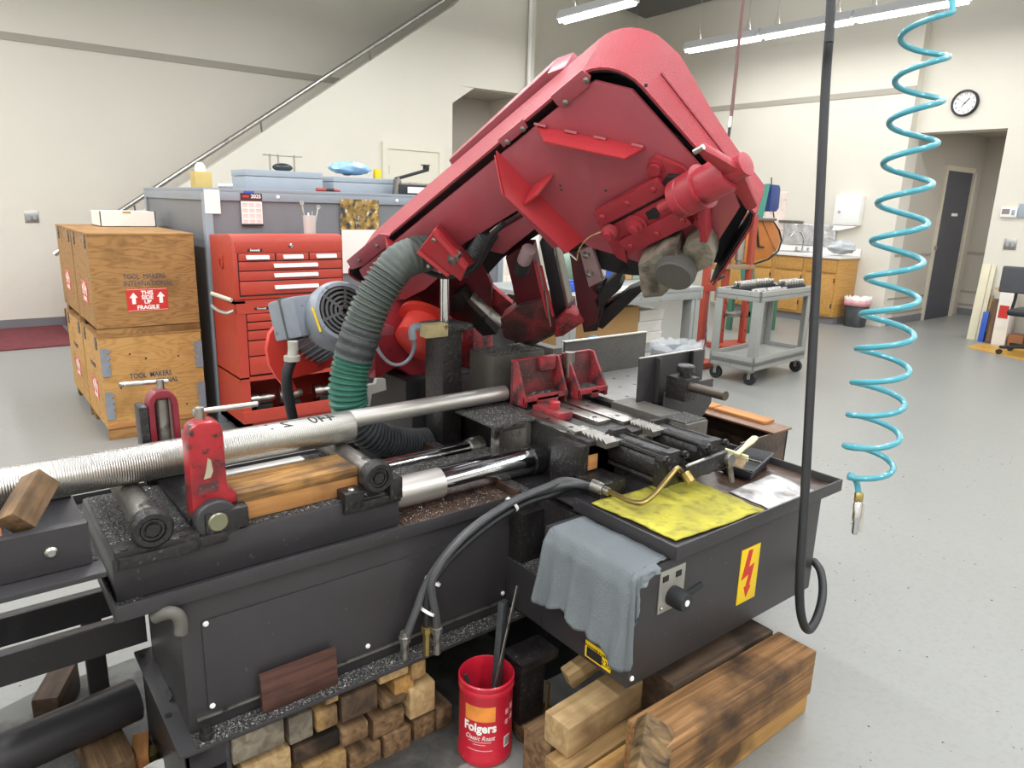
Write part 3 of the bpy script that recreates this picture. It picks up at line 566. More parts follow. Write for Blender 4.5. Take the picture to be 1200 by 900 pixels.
P(MB().b(1.46, 1.52, 1.60, 1.73, 0.79, 0.815), 'clamp_block', 'red_dirty', 0.003)
P(MB().lathe((1.50, 1.665, 0.815), (0, 0, 1), [(0.016, 0), (0.018, 0.012), (0.018, 0.02), (0.013, 0.022)], 18), 'clamp_knob', 'red_bright')
for xc_, y0r, y1r in ((1.465, 1.36, 1.50), (1.665, 1.36, 1.455)):
    rk = MB().b(xc_ - 0.035, xc_ + 0.035, y0r, y1r, 0.775, 0.791)
    nn = 8
    for k in range(nn):
        ya = y0r + (y1r - y0r) * k / nn; yb = y0r + (y1r - y0r) * (k + 1) / nn; rk.prism([(xc_ - 0.035, ya, 0.791), (xc_ - 0.035, yb, 0.791), (xc_ - 0.035, yb, 0.803)], (0.045, 0, 0))
    P(rk, 'feed_rack', 'steel_worn')
P(MB().b(1.545, 1.60, 1.40, 1.50, 0.76, 0.788).b(1.61, 1.66, 1.38, 1.46, 0.74, 0.775), 'slide_block', 'steel_worn', 0.003)
# hydraulic vise cylinders
for xc_, lab in ((1.528, 0), (1.715, 1)):
    zc = 0.748; hc = P(MB().cyl((xc_, 1.21, zc), (xc_, 1.40, zc), 0.046, seg=30), 'hydraulic_cylinder', 'black_dirty')
    def plt(y, t, wv, nm): return P(MB().prism([(xc_ - wv, y, zc - wv), (xc_ + wv, y, zc - wv), (xc_ + wv, y, zc + wv * 0.62), (xc_ + wv * 0.5, y, zc + wv), (xc_ - wv * 0.5, y, zc + wv), (xc_ - wv, y, zc + wv * 0.62)], (0, t, 0)), nm, 'black_dirty', 0.003, hc)
    plt(1.19, 0.03, 0.05, 'end_plate'); plt(1.40, 0.02, 0.06, 'mount_flange')
    for sx in (-1, 1):
        for sz in (-1, 1):
            q = Vector((xc_ + sx * 0.039, 1.19, zc + sz * 0.036)); P(MB().cyl(q, q + Vector((0, 0.22, 0)), 0.006, seg=10).lathe(q, (0, -1, 0), [(0.011, 0), (0.011, 0.009), (0.006, 0.009), (0.006, 0.016)], 6), 'tie_rod', 'black_dirty', parent=hc)
    P(MB().lathe((xc_, 1.19, zc), (0, -1, 0), [(0.026, 0), (0.024, 0.008), (0.013, 0.008), (0.013, 0.03)], 18), 'port_boss', 'black_dirty', parent=hc)
    P(MB().b(xc_ - 0.03, xc_ + 0.03, 1.42, 1.52, zc - 0.04, zc + 0.03), 'piston_yoke', 'black_dirty', 0.004, hc)
pa, pb = PY(808, 556, 1.16), PY(846, 541, 1.16)
P(MB().bar((1.545, 1.165, 0.735), (1.735, 1.165, 0.745), 0.008, 0.045, up=(0, 0, 1)), 'link_plate', 'black_dirty', 0.002)
P(MB().bar((1.545, 1.165, 0.759), (1.735, 1.165, 0.769), 0.010, 0.003, up=(0, 0, 1)), 'link_edge', 'steel')
P(MB().b(1.46, 1.80, 1.42, 1.50, 0.632, 0.745).b(1.36, 1.52, 1.40, 1.52, 0.632, 0.782), 'front_casting', 'black_dirty', 0.006)
for q in (Vector((1.735, 1.165, 0.745)),): P(MB().cyl(q + Vector((0, -0.02, 0)), q + Vector((0, 0.02, 0)), 0.018, seg=14).cyl(q + Vector((0, -0.01, 0)), q + Vector((0.01, -0.02, -0.07)), 0.009, seg=8), 'link_joint', 'steel_worn')
pp_ = [PY(705, 573, 1.30), PY(716, 577, 1.26), PY(735, 586, 1.19), PY(752, 589, 1.15), PY(766, 580, 1.145), PY(780, 564, 1.145), PY(793, 549, 1.155), Vector((1.528, 1.165, 0.748))]
P(MB().tube(smoothpath(pp_, 5), 0.0075, 10), 'hydraulic_pipe', 'brass')
P(MB().lathe(PY(693, 568, 1.32), PY(710, 575, 1.28) - PY(693, 568, 1.32), [(0.018, 0), (0.018, 0.035), (0.012, 0.037), (0.012, 0.055)], 12), 'pipe_fitting', 'steel_worn')
P(MB().lathe(Vector((1.528, 1.15, 0.748)), (0.0, -0.6, -0.5), [(0.014, 0), (0.014, 0.03)], 8), 'pipe_fitting', 'brass')
P(MB().b(1.36, 1.46, 1.30, 1.42, 0.63, 0.70), 'valve_block', 'black_dirty', 0.006)
P(MB().b(1.40, 1.435, 1.394, 1.40, 0.705, 0.75), 'plywood_shim', 'pine_edge', 0.001)
# hose bundle from the base to the valve
hb = [[(474, 752), (480, 735), (489, 712), (497, 690), (512, 664), (540, 630), (575, 603), (610, 583), (640, 574), (668, 567)],
      [(500, 740), (500, 715), (502, 692), (520, 664), (546, 637), (580, 610), (615, 590), (645, 580), (672, 571)],
      [(512, 741), (511, 722), (506, 695), (508, 676), (528, 645), (560, 614), (600, 588), (640, 571), (665, 563)]]
for i, pth in enumerate(hb):
    Y_ = [1.465, 1.46, 1.455, 1.45, 1.44, 1.43, 1.42, 1.41, 1.40, 1.36]
    pts = [PY(a, b, Y_[min(k, 9)] - 0.012 * i) for k, (a, b) in enumerate(pth)] + [Vector((1.385, 1.345 - 0.01 * i, 0.672))]
    P(MB().tube(smoothpath(pts, 5), 0.0105, 10), 'hydraulic_hose', ['hose_hyd', 'rubber', 'hose_hyd'][i])
    P(MB().lathe(pts[0] + Vector((0, 0, 0.03)), (0, 0, -1), [(0.011, 0), (0.012, 0.012), (0.016, 0.014), (0.016, 0.03), (0.011, 0.032), (0.011, max(0.04, pts[0].z - 0.24))], 8), 'hose_fitting', 'brass' if i == 1 else 'steel_worn')
for a, b in ((600, 591), (507, 681), (501, 716)):
    q = PY(a, b, 1.415 if a > 550 else 1.45); P(MB().ring(q, (0.6, 0, 0.8) if a < 560 else (0.85, 0, 0.5), 0.020, 0.023, 0.008, 16), 'zip_tie', 'white')
# jaws
def jaw(x0_, x1_, yfr, mat, rib=None):
    j = P(MB().b(x0_, x1_, 1.812, 1.824, 0.80, 0.945), 'vise_jaw', 'jaw_inner', 0.002); P(MB().b(x0_, x1_, 1.810, 1.8245, 0.945, 0.951), 'jaw_top_edge', mat, 0.001, j)
    pr = [(1.812, 0.803), (yfr, 0.803), (yfr, 0.832), (1.797, 0.95), (1.812, 0.95)]
    for xs in (x0_, x1_ - 0.009) + ((rib,) if rib else ()): P(MB().prism([(xs, y, z) for y, z in pr], (0.009, 0, 0)), 'jaw_cheek', mat, 0.002, j)
    P(MB().b(x0_, x1_, yfr - 0.002, yfr + 0.008, 0.82, 0.838).b(x0_ + 0.055, x1_ - 0.045, yfr - 0.002, yfr + 0.008, 0.803, 0.83).b(x0_, x0_ + 0.012, yfr, yfr + 0.008, 0.803, 0.83).b(x1_ - 0.012, x1_, yfr, yfr + 0.008, 0.803, 0.83), 'jaw_sill', mat, 0.001, j)
    P(MB().b(x0_ + 0.009, x1_ - 0.009, yfr + 0.008, 1.812, 0.822, 0.83), 'swarf_layer', 'chips', parent=j)
    return j
j1 = jaw(1.44, 1.632, 1.747, 'red_dirty')
P(MB().b(1.545, 1.615, 1.795, 1.812, 0.905, 0.952).cyl((1.565, 1.80, 0.95), (1.565, 1.80, 0.956), 0.014, seg=14), 'jaw_boss', 'red_dirty', 0.003, j1)
j2 = jaw(1.665, 1.80, 1.722, 'red_dirty')
P(MB().cyl((1.677, 1.795, 0.87), (1.677, 1.795, 0.957), 0.018, seg=16), 'jaw_boss', 'steel_worn', parent=j2)
P(MB().b(1.63, 1.665, 1.82, 1.828, 0.80, 0.945), 'jaw_backing', 'red_dirty', 0.001)
P(MB().b(1.408, 1.635, 1.88, 2.02, 0.79, 0.955).b(1.675, 1.72, 1.88, 2.02, 0.79, 0.955).b(1.41, 1.72, 1.93, 2.02, 0.79, 0.92), 'fixed_jaw', M('dusty brown iron', '4a4742', 0.55, var=0.2, vscale=10, bump=0.2), 0.004)
P(MB().b(1.41, 1.633, 1.884, 2.016, 0.955, 0.9575), 'swarf_layer', 'chips')
# outfeed table, fence plates and length stop
ot = P(MB().prism([(1.80, 1.60, 0.775), (2.14, 1.60, 0.775), (2.36, 2.10, 0.775), (1.80, 2.10, 0.775)], (0, 0, 0.015)), 'outfeed_table', M('grey dusty outfeed steel', '7f7d79', 0.45, metal=0.4, var=0.15, bump=0.1), 0.002)
for i in range(4):
    for k in range(3): P(MB().cyl((1.88 + 0.08 * i, 1.70 + 0.11 * k, 0.79), (1.88 + 0.08 * i, 1.70 + 0.11 * k, 0.7905), 0.007, seg=8), 'table_hole', 'dark', parent=ot)
P(MB().b(1.80, 2.14, 1.595, 1.603, 0.70, 0.789).b(1.80, 1.82, 1.6, 2.1, 0.66, 0.776), 'table_apron', 'black_dirty', 0.002)
P(MB().b(1.757, 1.862, 1.33, 1.66, 0.655, 0.80), 'stop_slide_block', M('grey brown cast block', '55524c', 0.5, var=0.2, bump=0.2), 0.005)
P(MB().b(1.757, 1.862, 1.34, 1.43, 0.80, 0.803), 'swarf_layer', 'chips')
P(MB().b(1.86, 2.33, 2.02, 2.03, 0.79, 0.938), 'fence_plate', M('dusty dark plate', '4a4845', 0.55, var=0.2, vscale=8, speck=('75726e', 0.36, 200, 0.06)), 0.001)
P(MB().b(1.855, 2.335, 2.015, 2.035, 0.936, 0.941), 'fence_edge', 'alu', 0.001)
P(MB().b(1.82, 2.155, 1.598, 1.604, 0.79, 0.955).b(1.90, 1.906, 1.575, 1.60, 0.79, 0.95).b(2.095, 2.155, 1.585, 1.598, 0.84, 0.955), 'stop_plate', 'black', 0.001)
P(MB().b(1.82, 2.157, 1.597, 1.605, 0.953, 0.957), 'stop_edge', 'alu', 0.001)
P(MB().prism([(x, 1.545, z) for x, z in ((1.90, 0.70), (1.90, 0.83), (1.91, 0.845), (1.93, 0.852), (2.17, 0.852), (2.17, 0.76), (2.10, 0.69), (2.05, 0.66), (1.92, 0.66))], (0, 0.006, 0)), 'stop_gusset', 'black', 0.001)
P(MB().b(1.90, 1.975, 1.46, 1.545, 0.82, 0.90), 'stop_clamp', 'black_dirty', 0.006)
P(MB().lathe((1.945, 1.50, 0.90), (0, 0, 1), [(0.02, 0), (0.02, 0.012), (0.03, 0.014), (0.03, 0.034), (0.026, 0.038)], 20), 'stop_knob', 'black_dirty')
P(MB().cyl((1.925, 1.46, 0.872), (1.92, 1.315, 0.874), 0.016, seg=20), 'stop_rod', M('brown oiled rod', '5d544b', 0.4, metal=0.6, var=0.15))
# ------------------------------------------------------------------ saw head: canted frame, u along the head, v across it, n through it
HA = math.radians(24); HT = math.radians(46)
HU = Vector((0, -math.cos(HA), math.sin(HA))); HWv = Vector((0, math.sin(HA), math.cos(HA)))
HN = Vector((math.cos(HT), 0, 0)) + HWv * math.sin(HT); HV = HWv * math.cos(HT) - Vector((math.sin(HT), 0, 0))
HO = PX(700, 375, 1.655)
def HW(u, v, n=0.0): return HO + HU * u + HV * v + HN * n
def HX(px, py, n):
    r = ray(px, py); return EYE + r * (((HO - EYE).dot(HN) + n) / r.dot(HN))
def HUV(px, py, n): d = HX(px, py, n) - HO; return d.dot(HU), d.dot(HV)
def hplate(name, mat, pts, n0, n1, bevel=0.002, parent=None):
    """plate cut to an outline in the head plane (pixels on the plane n0), with real thickness n1-n0"""
    return P(MB().prism([HX(a, b, n0) for a, b in pts], HN * (n1 - n0)), name, mat, bevel, parent)
def uvplate(name, mat, pts, n0, n1, bevel=0.002, parent=None):
    return P(MB().prism([HW(a, b, n0) for a, b in pts], HN * (n1 - n0)), name, mat, bevel, parent)
F = -0.05
face_out = [(-0.66, 0.50), (-0.645, 0.60), (-0.62, 0.628), (0.615, 0.628), (0.645, 0.622), (0.700, 0.555), (0.700, 0.26), HUV(858, 218, F), HUV(867, 243, F), HUV(841, 284, F), HUV(834, 303, F), HUV(826, 312, F), HUV(790, 300, F), (0.363, 0.150), (0.325, 0.200), (0.27, 0.268), (0.26, 0.295), (0.16, 0.325), (0.175, 0.478), (-0.141, 0.488), (-0.24, 0.46), (-0.32, 0.44), (-0.44, 0.43), (-0.58, 0.44), (-0.65, 0.47)]
face = uvplate('head_face_plate', 'red', face_out, F, F + 0.010)
# wrap-around cover
cv = [(-0.715, 0.575, -0.03, 0.11), (-0.712, 0.61, -0.04, 0.13), (-0.695, 0.64, F, 0.14), (-0.66, 0.656, F, 0.145), (-0.3, 0.656, F, 0.14), (0.1, 0.656, F, 0.12), (0.45, 0.656, F, 0.10), (0.622, 0.656, F, 0.092)]
cv += [(0.622 + 0.105 * math.sin(a), 0.551 + 0.105 * math.cos(a), F, 0.092 + 0.03 * k / 8) for k, a in [(k, PI / 2 * k / 8) for k in range(1, 9)]]
cv += [(0.727, 0.50, F, 0.132), (0.727, 0.363, F, 0.086), (0.727, 0.271, F, 0.064), (0.727, 0.143, F, 0.05), (0.70, 0.115, F, 0.05), (0.51, 0.004, F, 0.05), (0.488, -0.006, F, 0.05)]
def shell(path, t):
    m = MB(); n = len(path); o1 = []; o2 = []; i1 = []; i2 = []
    for k, (u, v, a, b) in enumerate(path):
        u0, v0 = path[max(k - 1, 0)][:2]; u1, v1 = path[min(k + 1, n - 1)][:2]; d = Vector((u1 - u0, v1 - v0)).normalized(); nn = Vector((d.y, -d.x)) * t
        o1.append(HW(u, v, a)); o2.append(HW(u, v, b)); i1.append(HW(u + nn.x, v + nn.y, a)); i2.append(HW(u + nn.x, v + nn.y, b))
    vs = o1 + o2 + i1 + i2; f = []
    for k in range(n - 1):
        f += [(k, k + 1, n + k + 1, n + k), (2 * n + k, 3 * n + k, 3 * n + k + 1, 2 * n + k + 1), (k, 2 * n + k, 2 * n + k + 1, k + 1), (n + k, n + k + 1, 3 * n + k + 1, 3 * n + k)]
    f += [(0, n, 3 * n, 2 * n), (n - 1, 3 * n - 1, 4 * n - 1, 2 * n - 1)]
    return m.add(vs, f)
P(shell(cv, 0.006), 'head_cover', M('red cover orange peel paint', 'a83640', 0.40, var=0.06, vscale=5, bump=0.6, bscale=330), smooth=40)
uvplate('head_back_plate', M('shaded red back plate', '6a2730', 0.45, var=0.2, vscale=8, speck=('2a1a1c', 0.4, 12, 0.12)), [(-0.70, 0.56), (-0.68, 0.64), (0.62, 0.648), (0.70, 0.60), (0.715, 0.5), (0.72, 0.15), (0.49, 0.0), (0.40, 0.04), (0.33, 0.16), (0.27, 0.27), (0.17, 0.46), (-0.16, 0.46), (-0.28, 0.28), (-0.42, 0.18), (-0.6, 0.2), (-0.7, 0.36)], 0.035, 0.05)  # red painted plate, its shade is put into the darker colour
P(shell([(u * 0.988 + 0.0005, 0.33 + (v - 0.33) * 0.978, a + 0.004, b - 0.004) for u, v, a, b in cv], 0.003), 'cover_shade_liner', M('dark navy cover shade', '1d2029', 0.6, var=0.1), smooth=40)  # added liner, its dark colour paints the shade inside the cover
uvplate('cover_shade_web', bpy.data.materials['dark navy cover shade'], [(0.60, 0.62), (0.70, 0.56), (0.712, 0.15), (0.50, 0.012), (0.44, 0.06), (0.44, 0.5)], 0.012, 0.02)  # web in the same painted shade colour as the liner
# lip seam on the cover
P(MB().bar(HW(0.729, 0.525, 0.03), HW(0.729, 0.16, 0.0), 0.004, 0.004), 'cover_seam', 'red')
# cover tabs with bolts
for pts, bl in (([(645, 113), (682, 82), (692, 90), (690, 101), (661, 126), (653, 124)], [(663, 120), (687, 94)]), ([(583, 164), (612, 140), (618, 150), (590, 173)], [(595, 166), (613, 151)]),
                ([(406, 306), (444, 274), (457, 276), (452, 290), (425, 312), (412, 316)], [(442, 288), (421, 305)])):
    tb = hplate('cover_tab', 'red', pts, F - 0.005, F, 0.001)
    for q in bl: screw(HX(*q, F - 0.005), -HN, 0.008, 'steel_worn', tb)
# rear hinged guard
a0, a1 = HUV(531, 185, 0.17), HUV(651, 73, 0.17)
P(MB().prism([HW(a0[0], 0.668, 0.15), HW(a1[0], 0.672, 0.15), HW(a1[0] + 0.02, 0.62, 0.15), HW(a0[0] - 0.03, 0.60, 0.15)], HN * 0.035), 'rear_guard', 'red', 0.003)
P(MB().prism([HW(a1[0], 0.672, 0.115), HW(a1[0] + 0.05, 0.655, 0.115), HW(a1[0] + 0.05, 0.60, 0.115), HW(a1[0], 0.60, 0.115)], HN * 0.07), 'rear_guard_end', 'red', 0.003)
# ribs and gussets standing out of the face
def web(name, root, free, dn, t=0.006, mat='red_bright'):
    r = [HX(*q, F) for q in root]; f = [HX(*q, F - dn) for q in free]; c = r + f[::-1]; nn = (c[1] - c[0]).cross(c[-1] - c[0]).normalized()
    return P(MB().prism(c, nn * t), name, mat, 0.001)
rb = web('upper_rib', [(629, 147), (757, 172)], [(638, 165), (732, 185)], 0.055)
for q in ((633, 147), (669, 155), (703, 162), (747, 171)): P(MB().bar(HX(q[0] - 7, q[1] - 2, F - 0.004), HX(q[0] + 7, q[1] + 1, F - 0.004), 0.006, 0.006), 'weld_bead', 'red', parent=rb)
web('diagonal_web', [(582, 176), (685, 281)], [(591, 229), (664, 297)], 0.075)
P(MB().bar(HX(581, 182, F - 0.006), HX(590, 228, F - 0.075), 0.010, 0.004), 'web_edge', 'red_bright', 0.001)
web('cross_gusset', [(624, 217), (648, 203)], [(613, 240), (628, 228)], 0.06)
web('triangular_gusset', [(451, 275), (484, 300)], [(455, 297), (470, 306)], 0.05)
for q in ((657, 217), (658, 222), (710, 223), (757, 100)): P(MB().cyl(HX(*q, F - 0.0005), HX(*q, F + 0.002), 0.004, seg=8), 'plate_hole', 'dark', parent=face)
# blade tension slide
ts = hplate('tension_plate', 'red_mech', [(759, 217), (759, 190), (768, 183), (800, 196), (832, 232), (834, 262), (820, 264), (806, 258), (732, 293), (735, 309), (722, 302), (700, 262)], F - 0.012, F, 0.003)
def hbar(name, p, q, w, n0, n1, mat='red_mech', par=None):
    a = HX(*p, n0); b = HX(*q, n0); m = FR(a, b - a, up=-HN); L = (b - a).length
    return P(MB().b(0, L, -w / 2, w / 2, -(n1 - n0), 0, m), name, mat, 0.002, par)
hbar('slide_rail', (701, 258), (776, 218), 0.045, F - 0.03, F - 0.01); hbar('slide_rail', (731, 291), (804, 255), 0.05, F - 0.03, F - 0.01)
for q in ((706, 254), (735, 238), (766, 222), (739, 288), (770, 274), (800, 258)): screw(HX(*q, F - 0.03), -HN, 0.008, 'red_mech')
hbar('slide_carriage', (716, 275), (784, 240), 0.046, F - 0.022, F - 0.01)
hbar('slide_gap_shade', (714, 262), (776, 228), 0.012, F - 0.0235, F - 0.01, 'dark'); hbar('slide_gap_shade', (736, 281), (790, 256), 0.012, F - 0.0235, F - 0.01, 'dark')  # dark bars paint the shade in the gaps beside the rails
hplate('tension_cavity_shade', 'dark', [(774, 218), (782, 207), (800, 208), (806, 220), (800, 236), (783, 232)], F - 0.0235, F - 0.01, 0.001); hplate('carriage_window', 'dark', [(756, 250), (766, 244), (774, 249), (772, 256), (760, 258)], F - 0.0245, F - 0.02, 0.001)  # dark plates paint the shade inside cavity and window
P(MB().lathe(HX(746, 261, F - 0.02), -HN, [(0.030, 0), (0.030, 0.008), (0.022, 0.010), (0.022, 0.018), (0.013, 0.02), (0.013, 0.03), (0.008, 0.032)], 26), 'wheel_axle_boss', 'red_mech')
P(MB().lathe(HX(716, 268, F - 0.02), -HN, [(0.014, 0), (0.022, 0.006), (0.014, 0.012), (0.022, 0.018), (0.014, 0.024), (0.012, 0.034)], 18), 'grease_bellows', 'red_mech')
for q, r_ in (((768, 197), 0.021), ((822, 259), 0.021)): P(MB().lathe(HX(*q, F - 0.012), -HN, [(r_, 0), (r_, 0.004), (r_ * 0.75, 0.004), (r_ * 0.72, 0.012)], 22), 'tension_bolt', 'red_mech')
tc0 = HX(775, 244, F - 0.06); tdir = (HX(866, 196, F - 0.06) - tc0); tl = tdir.length; tdir.normalize()
P(MB().lathe(tc0, tdir, [(0.016, 0), (0.016, 0.05)], 20), 'tension_screw', 'red_mech')
P(MB().lathe(tc0, tdir, [(0.030, tl * 0.22), (0.046, tl * 0.24), (0.047, tl * 0.34), (0.044, tl * 0.35), (0.044, tl * 0.38), (0.047, tl * 0.39), (0.046, tl * 0.56)], 30), 'tension_cylinder', 'red_mech')
P(MB().lathe(tc0, tdir, [(0.052, tl * 0.555), (0.052, tl * 0.57), (0.042, tl * 0.575), (0.042, tl * 0.86), (0.036, tl * 0.90)], 30), 'tension_housing', 'red_mech')
P(MB().lathe(tc0 + tdir * tl * 0.86, tdir, [(0.026, 0), (0.026, 0.05), (0.015, 0.052)], 20), 'handle_hub', 'red_mech')
hc_ = tc0 + tdir * (tl * 0.86 + 0.026)
h0, h1 = HX(822, 168, F - 0.085), HX(884, 238, F - 0.03)
P(MB().prism([hc_ + (h0 - hc_) * t + HN.cross((h1 - h0).normalized()) * s for t, s in ((0, -0.019), (0.6, -0.014), (1.0, -0.008), (1.02, 0.0), (1.0, 0.008), (0.6, 0.014), (0, 0.019))], -HN * 0.022), 'tension_handle_arm', 'red_mech', 0.006)
P(MB().prism([hc_ + (h1 - hc_) * t + HN.cross((h1 - h0).normalized()) * s for t, s in ((0, -0.019), (0.6, -0.016), (0.95, -0.015), (1.0, -0.008), (1.0, 0.008), (0.95, 0.015), (0.6, 0.016), (0, 0.019))], -HN * 0.022), 'tension_handle_arm', 'red_mech', 0.006)
P(MB().lathe(h0 + HN * -0.02, tdir, [(0.006, -0.012), (0.006, 0.012)], 10), 'handle_pin', 'steel')
P(MB().prism([HX(a, b, F - 0.012) for a, b in ((823, 228), (832, 226), (835, 268), (826, 268))], -HN * 0.05), 'housing_bracket', 'red_mech', 0.003)
# wheel inside the right housing, seen between face and cover
P(MB().lathe(HW(0.42, 0.34, -0.02), HN, [(0.02, 0), (0.27, 0.0), (0.275, 0.004), (0.275, 0.03), (0.27, 0.034), (0.02, 0.034)], 40), 'band_wheel', 'dark')
# frame behind the face, guide arms, blade
hplate('frame_beam', 'dark', [(512, 330), (528, 298), (604, 246), (640, 250), (668, 296), (655, 300), (640, 270), (607, 290), (588, 304), (567, 327), (556, 350), (530, 362)], 0.04, 0.10, 0.004)
hplate('frame_tie', 'red', [(553, 290), (640, 238), (650, 250), (590, 298)], -0.02, 0.03, 0.003)
hplate('spray_guard', 'red_dirty', [(540, 372), (552, 342), (567, 328), (600, 356), (592, 384), (566, 392)], 0.06, 0.075, 0.002)
hplate('guard_channel', 'steel_worn', [(545, 352), (551, 350), (586, 384), (582, 392)], 0.0, 0.04, 0.002)
hplate('guard_channel', 'black_dirty', [(532, 362), (545, 352), (582, 392), (566, 394)], 0.01, 0.05, 0.002)
hplate('pivot_lug', 'dark', [(528, 348), (540, 342), (547, 352), (540, 366), (528, 366)], -0.01, 0.03, 0.004)
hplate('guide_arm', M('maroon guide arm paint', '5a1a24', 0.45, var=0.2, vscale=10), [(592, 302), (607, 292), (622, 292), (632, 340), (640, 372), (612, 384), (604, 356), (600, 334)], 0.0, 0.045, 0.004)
hplate('guide_shoe', 'jaw_inner', [(586, 374), (606, 360), (640, 352), (668, 360), (670, 378), (640, 396), (606, 402), (590, 396)], -0.02, 0.03, 0.005)
hplate('guide_foot', 'jaw_inner', [(604, 396), (622, 398), (618, 428), (596, 430)], 0.02, 0.07, 0.004)
hplate('guide_post', 'rubber', [(632, 284), (645, 277), (666, 372), (652, 380)], -0.02, 0.02, 0.002)
hplate('post_edge', 'steel', [(645.5, 277), (648.5, 279), (669, 372), (666, 374)], -0.02, 0.02, 0.001)
hplate('guide_shoe', 'red_dirty', [(651, 376), (662, 366), (678, 370), (684, 378), (660, 394), (650, 396)], -0.04, 0.0, 0.005)
P(MB().cyl(HX(620, 292, -0.05), HX(614, 306, -0.05), 0.022, seg=16), 'spray_nozzle', M('dusty pink grey cap', '9a8084', 0.6, var=0.15), 0.003)
P(MB().cyl(HX(614, 306, -0.05), HX(610, 318, -0.05), 0.025, seg=16), 'nozzle_collar', 'dark')
for a, b in (((627, 308), (642, 372)), ((634, 312), (648, 370)), ((638, 330), (645, 382))): P(MB().cyl(HX(*a, -0.05), HX(*b, -0.05), 0.0045, seg=8), 'coolant_line', 'red_bright' if a[0] < 636 else 'steel')
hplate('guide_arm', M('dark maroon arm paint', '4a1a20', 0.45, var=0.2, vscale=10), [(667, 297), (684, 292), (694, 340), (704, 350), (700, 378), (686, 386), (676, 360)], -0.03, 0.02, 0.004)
bp2 = hplate('guide_clamp_plate', M('pink grey clamp plate', 'a58a8c', 0.45, metal=0.4, var=0.15), [(679, 294), (693, 288), (706, 329), (690, 337)], -0.045, -0.03, 0.002)
for q in ((688, 297), (692, 319)): P(MB().lathe(HX(*q, -0.045), -HN, [(0.010, 0), (0.010, 0.012), (0.006, 0.014)], 12), 'clamp_bolt', 'steel', parent=bp2)
hplate('blade_guide', 'black_dirty', [(676, 352), (706, 332), (712, 350), (700, 388), (684, 390)], -0.02, 0.02, 0.004)
hplate('blade_guard', 'rubber', [(696, 352), (712, 331), (733, 314), (726, 330), (728, 338), (700, 364)], -0.03, 0.015, 0.003)
hplate('blade_guard', 'dark', [(690, 378), (735, 341), (752, 334), (752, 342), (706, 386)], -0.015, 0.01, 0.002)
P(MB().prism([HW(-0.52, -0.005, 0), HW(0.44, 0.045, 0), HW(0.44, 0.075, 0), HW(-0.52, 0.025, 0)], HN * 0.0012), 'saw_blade', 'steel')
wire = [HX(*q, F - 0.03) for q in ((676, 305), (679, 292), (688, 280), (701, 273), (716, 270))]
P(MB().tube(smoothpath(wire, 5), 0.002, 6), 'control_wire', 'pine'); P(MB().tube(smoothpath([HX(*q, F - 0.03) for q in ((653, 283), (660, 290), (667, 297), (676, 305))], 4), 0.002, 6), 'control_wire', 'white')
# grimy wooden wedge blocks and brush unit under the right wheel
hplate('grimy_block', 'grease', [(747, 311), (776, 294), (792, 291), (800, 326), (776, 348), (754, 350), (750, 338)], F - 0.07, F - 0.004, 0.006)
hplate('grimy_block', 'grease', [(800, 290), (823, 276), (837, 298), (835, 312), (812, 322), (800, 312)], F - 0.06, F - 0.004, 0.006)
P(MB().lathe(HX(789, 325, F - 0.095), HN, [(0.046, 0), (0.05, 0.004), (0.05, 0.012), (0.053, 0.014), (0.053, 0.05)], 30), 'brush_drive_cap', M('dull grey rubber cap', '55534f', 0.6, var=0.12, bump=0.1))
# ------------------------------------------------------------------ motor on the raised head
mc = Vector((1.11, 2.36, 1.07)); mo = P(MB().lathe(mc - HU * 0.02, -HU, [(0.095, 0.0), (0.108, 0.001), (0.118, 0.012), (0.122, 0.03), (0.122, 0.11), (0.112, 0.115)], 40, cap=False), 'motor', 'motor')
for k in range(5): P(MB().ring(mc - HU * 0.02, HU, 0.016 + 0.0165 * k, 0.024 + 0.0165 * k, 0.008, 32), 'fan_grille_ring', M('grille grey', '4b4b4c', 0.5, var=0.1) if k == 0 else bpy.data.materials['grille grey'], parent=mo)
ex, ey = basis(HU)[1:]
for k in range(6):
    a = PI / 3 * k + 0.3; e = ex * math.cos(a) + ey * math.sin(a); P(MB().bar(mc - HU * 0.02 + e * 0.01, mc - HU * 0.02 + e * 0.095, 0.010, 0.006, up=HU), 'fan_grille_spoke', bpy.data.materials['grille grey'], parent=mo)
P(MB().cyl(mc - HU * 0.035, mc - HU * 0.05, 0.10, seg=32), 'fan', 'dark', parent=mo)
P(MB().cyl(mc - HU * 0.13, mc - HU * 0.40, 0.098, seg=32), 'motor_body', 'motor', parent=mo)
for k in range(30):
    a = 2 * PI * k / 30; e = ex * math.cos(a) + ey * math.sin(a); P(MB().bar(mc - HU * 0.135 + e * 0.105, mc - HU * 0.385 + e * 0.105, 0.004, 0.018, up=e), 'cooling_fin', 'motor', parent=mo)
tbm = FR(mc - HU * 0.19 + Vector((-0.135, -0.02, 0.035)), (0.35, -0.9, 0.25), up=(0, 0, 1))
tb_ = P(MB().cb(tbm, 0.14, 0.10, 0.145), 'terminal_box', 'motor', 0.012, mo)
P(MB().cb(tbm @ Matrix.Translation((0.0, 0.0, 0.0)), 0.006, 0.11, 0.155), 'terminal_lid_seam', 'hose_gray', 0.001, mo)
P(MB().b(-0.002, 0.002, -0.0035, 0.0035, -0.045, 0.045, FR(mc - HU * 0.07 + Vector((-0.112, -0.055, 0.0)), (-0.75, -0.65, 0.0), up=HU.cross(ex))), 'motor_label', 'yellow', parent=mo)
el = mc - HU * 0.15 + Vector((-0.13, -0.08, -0.045))
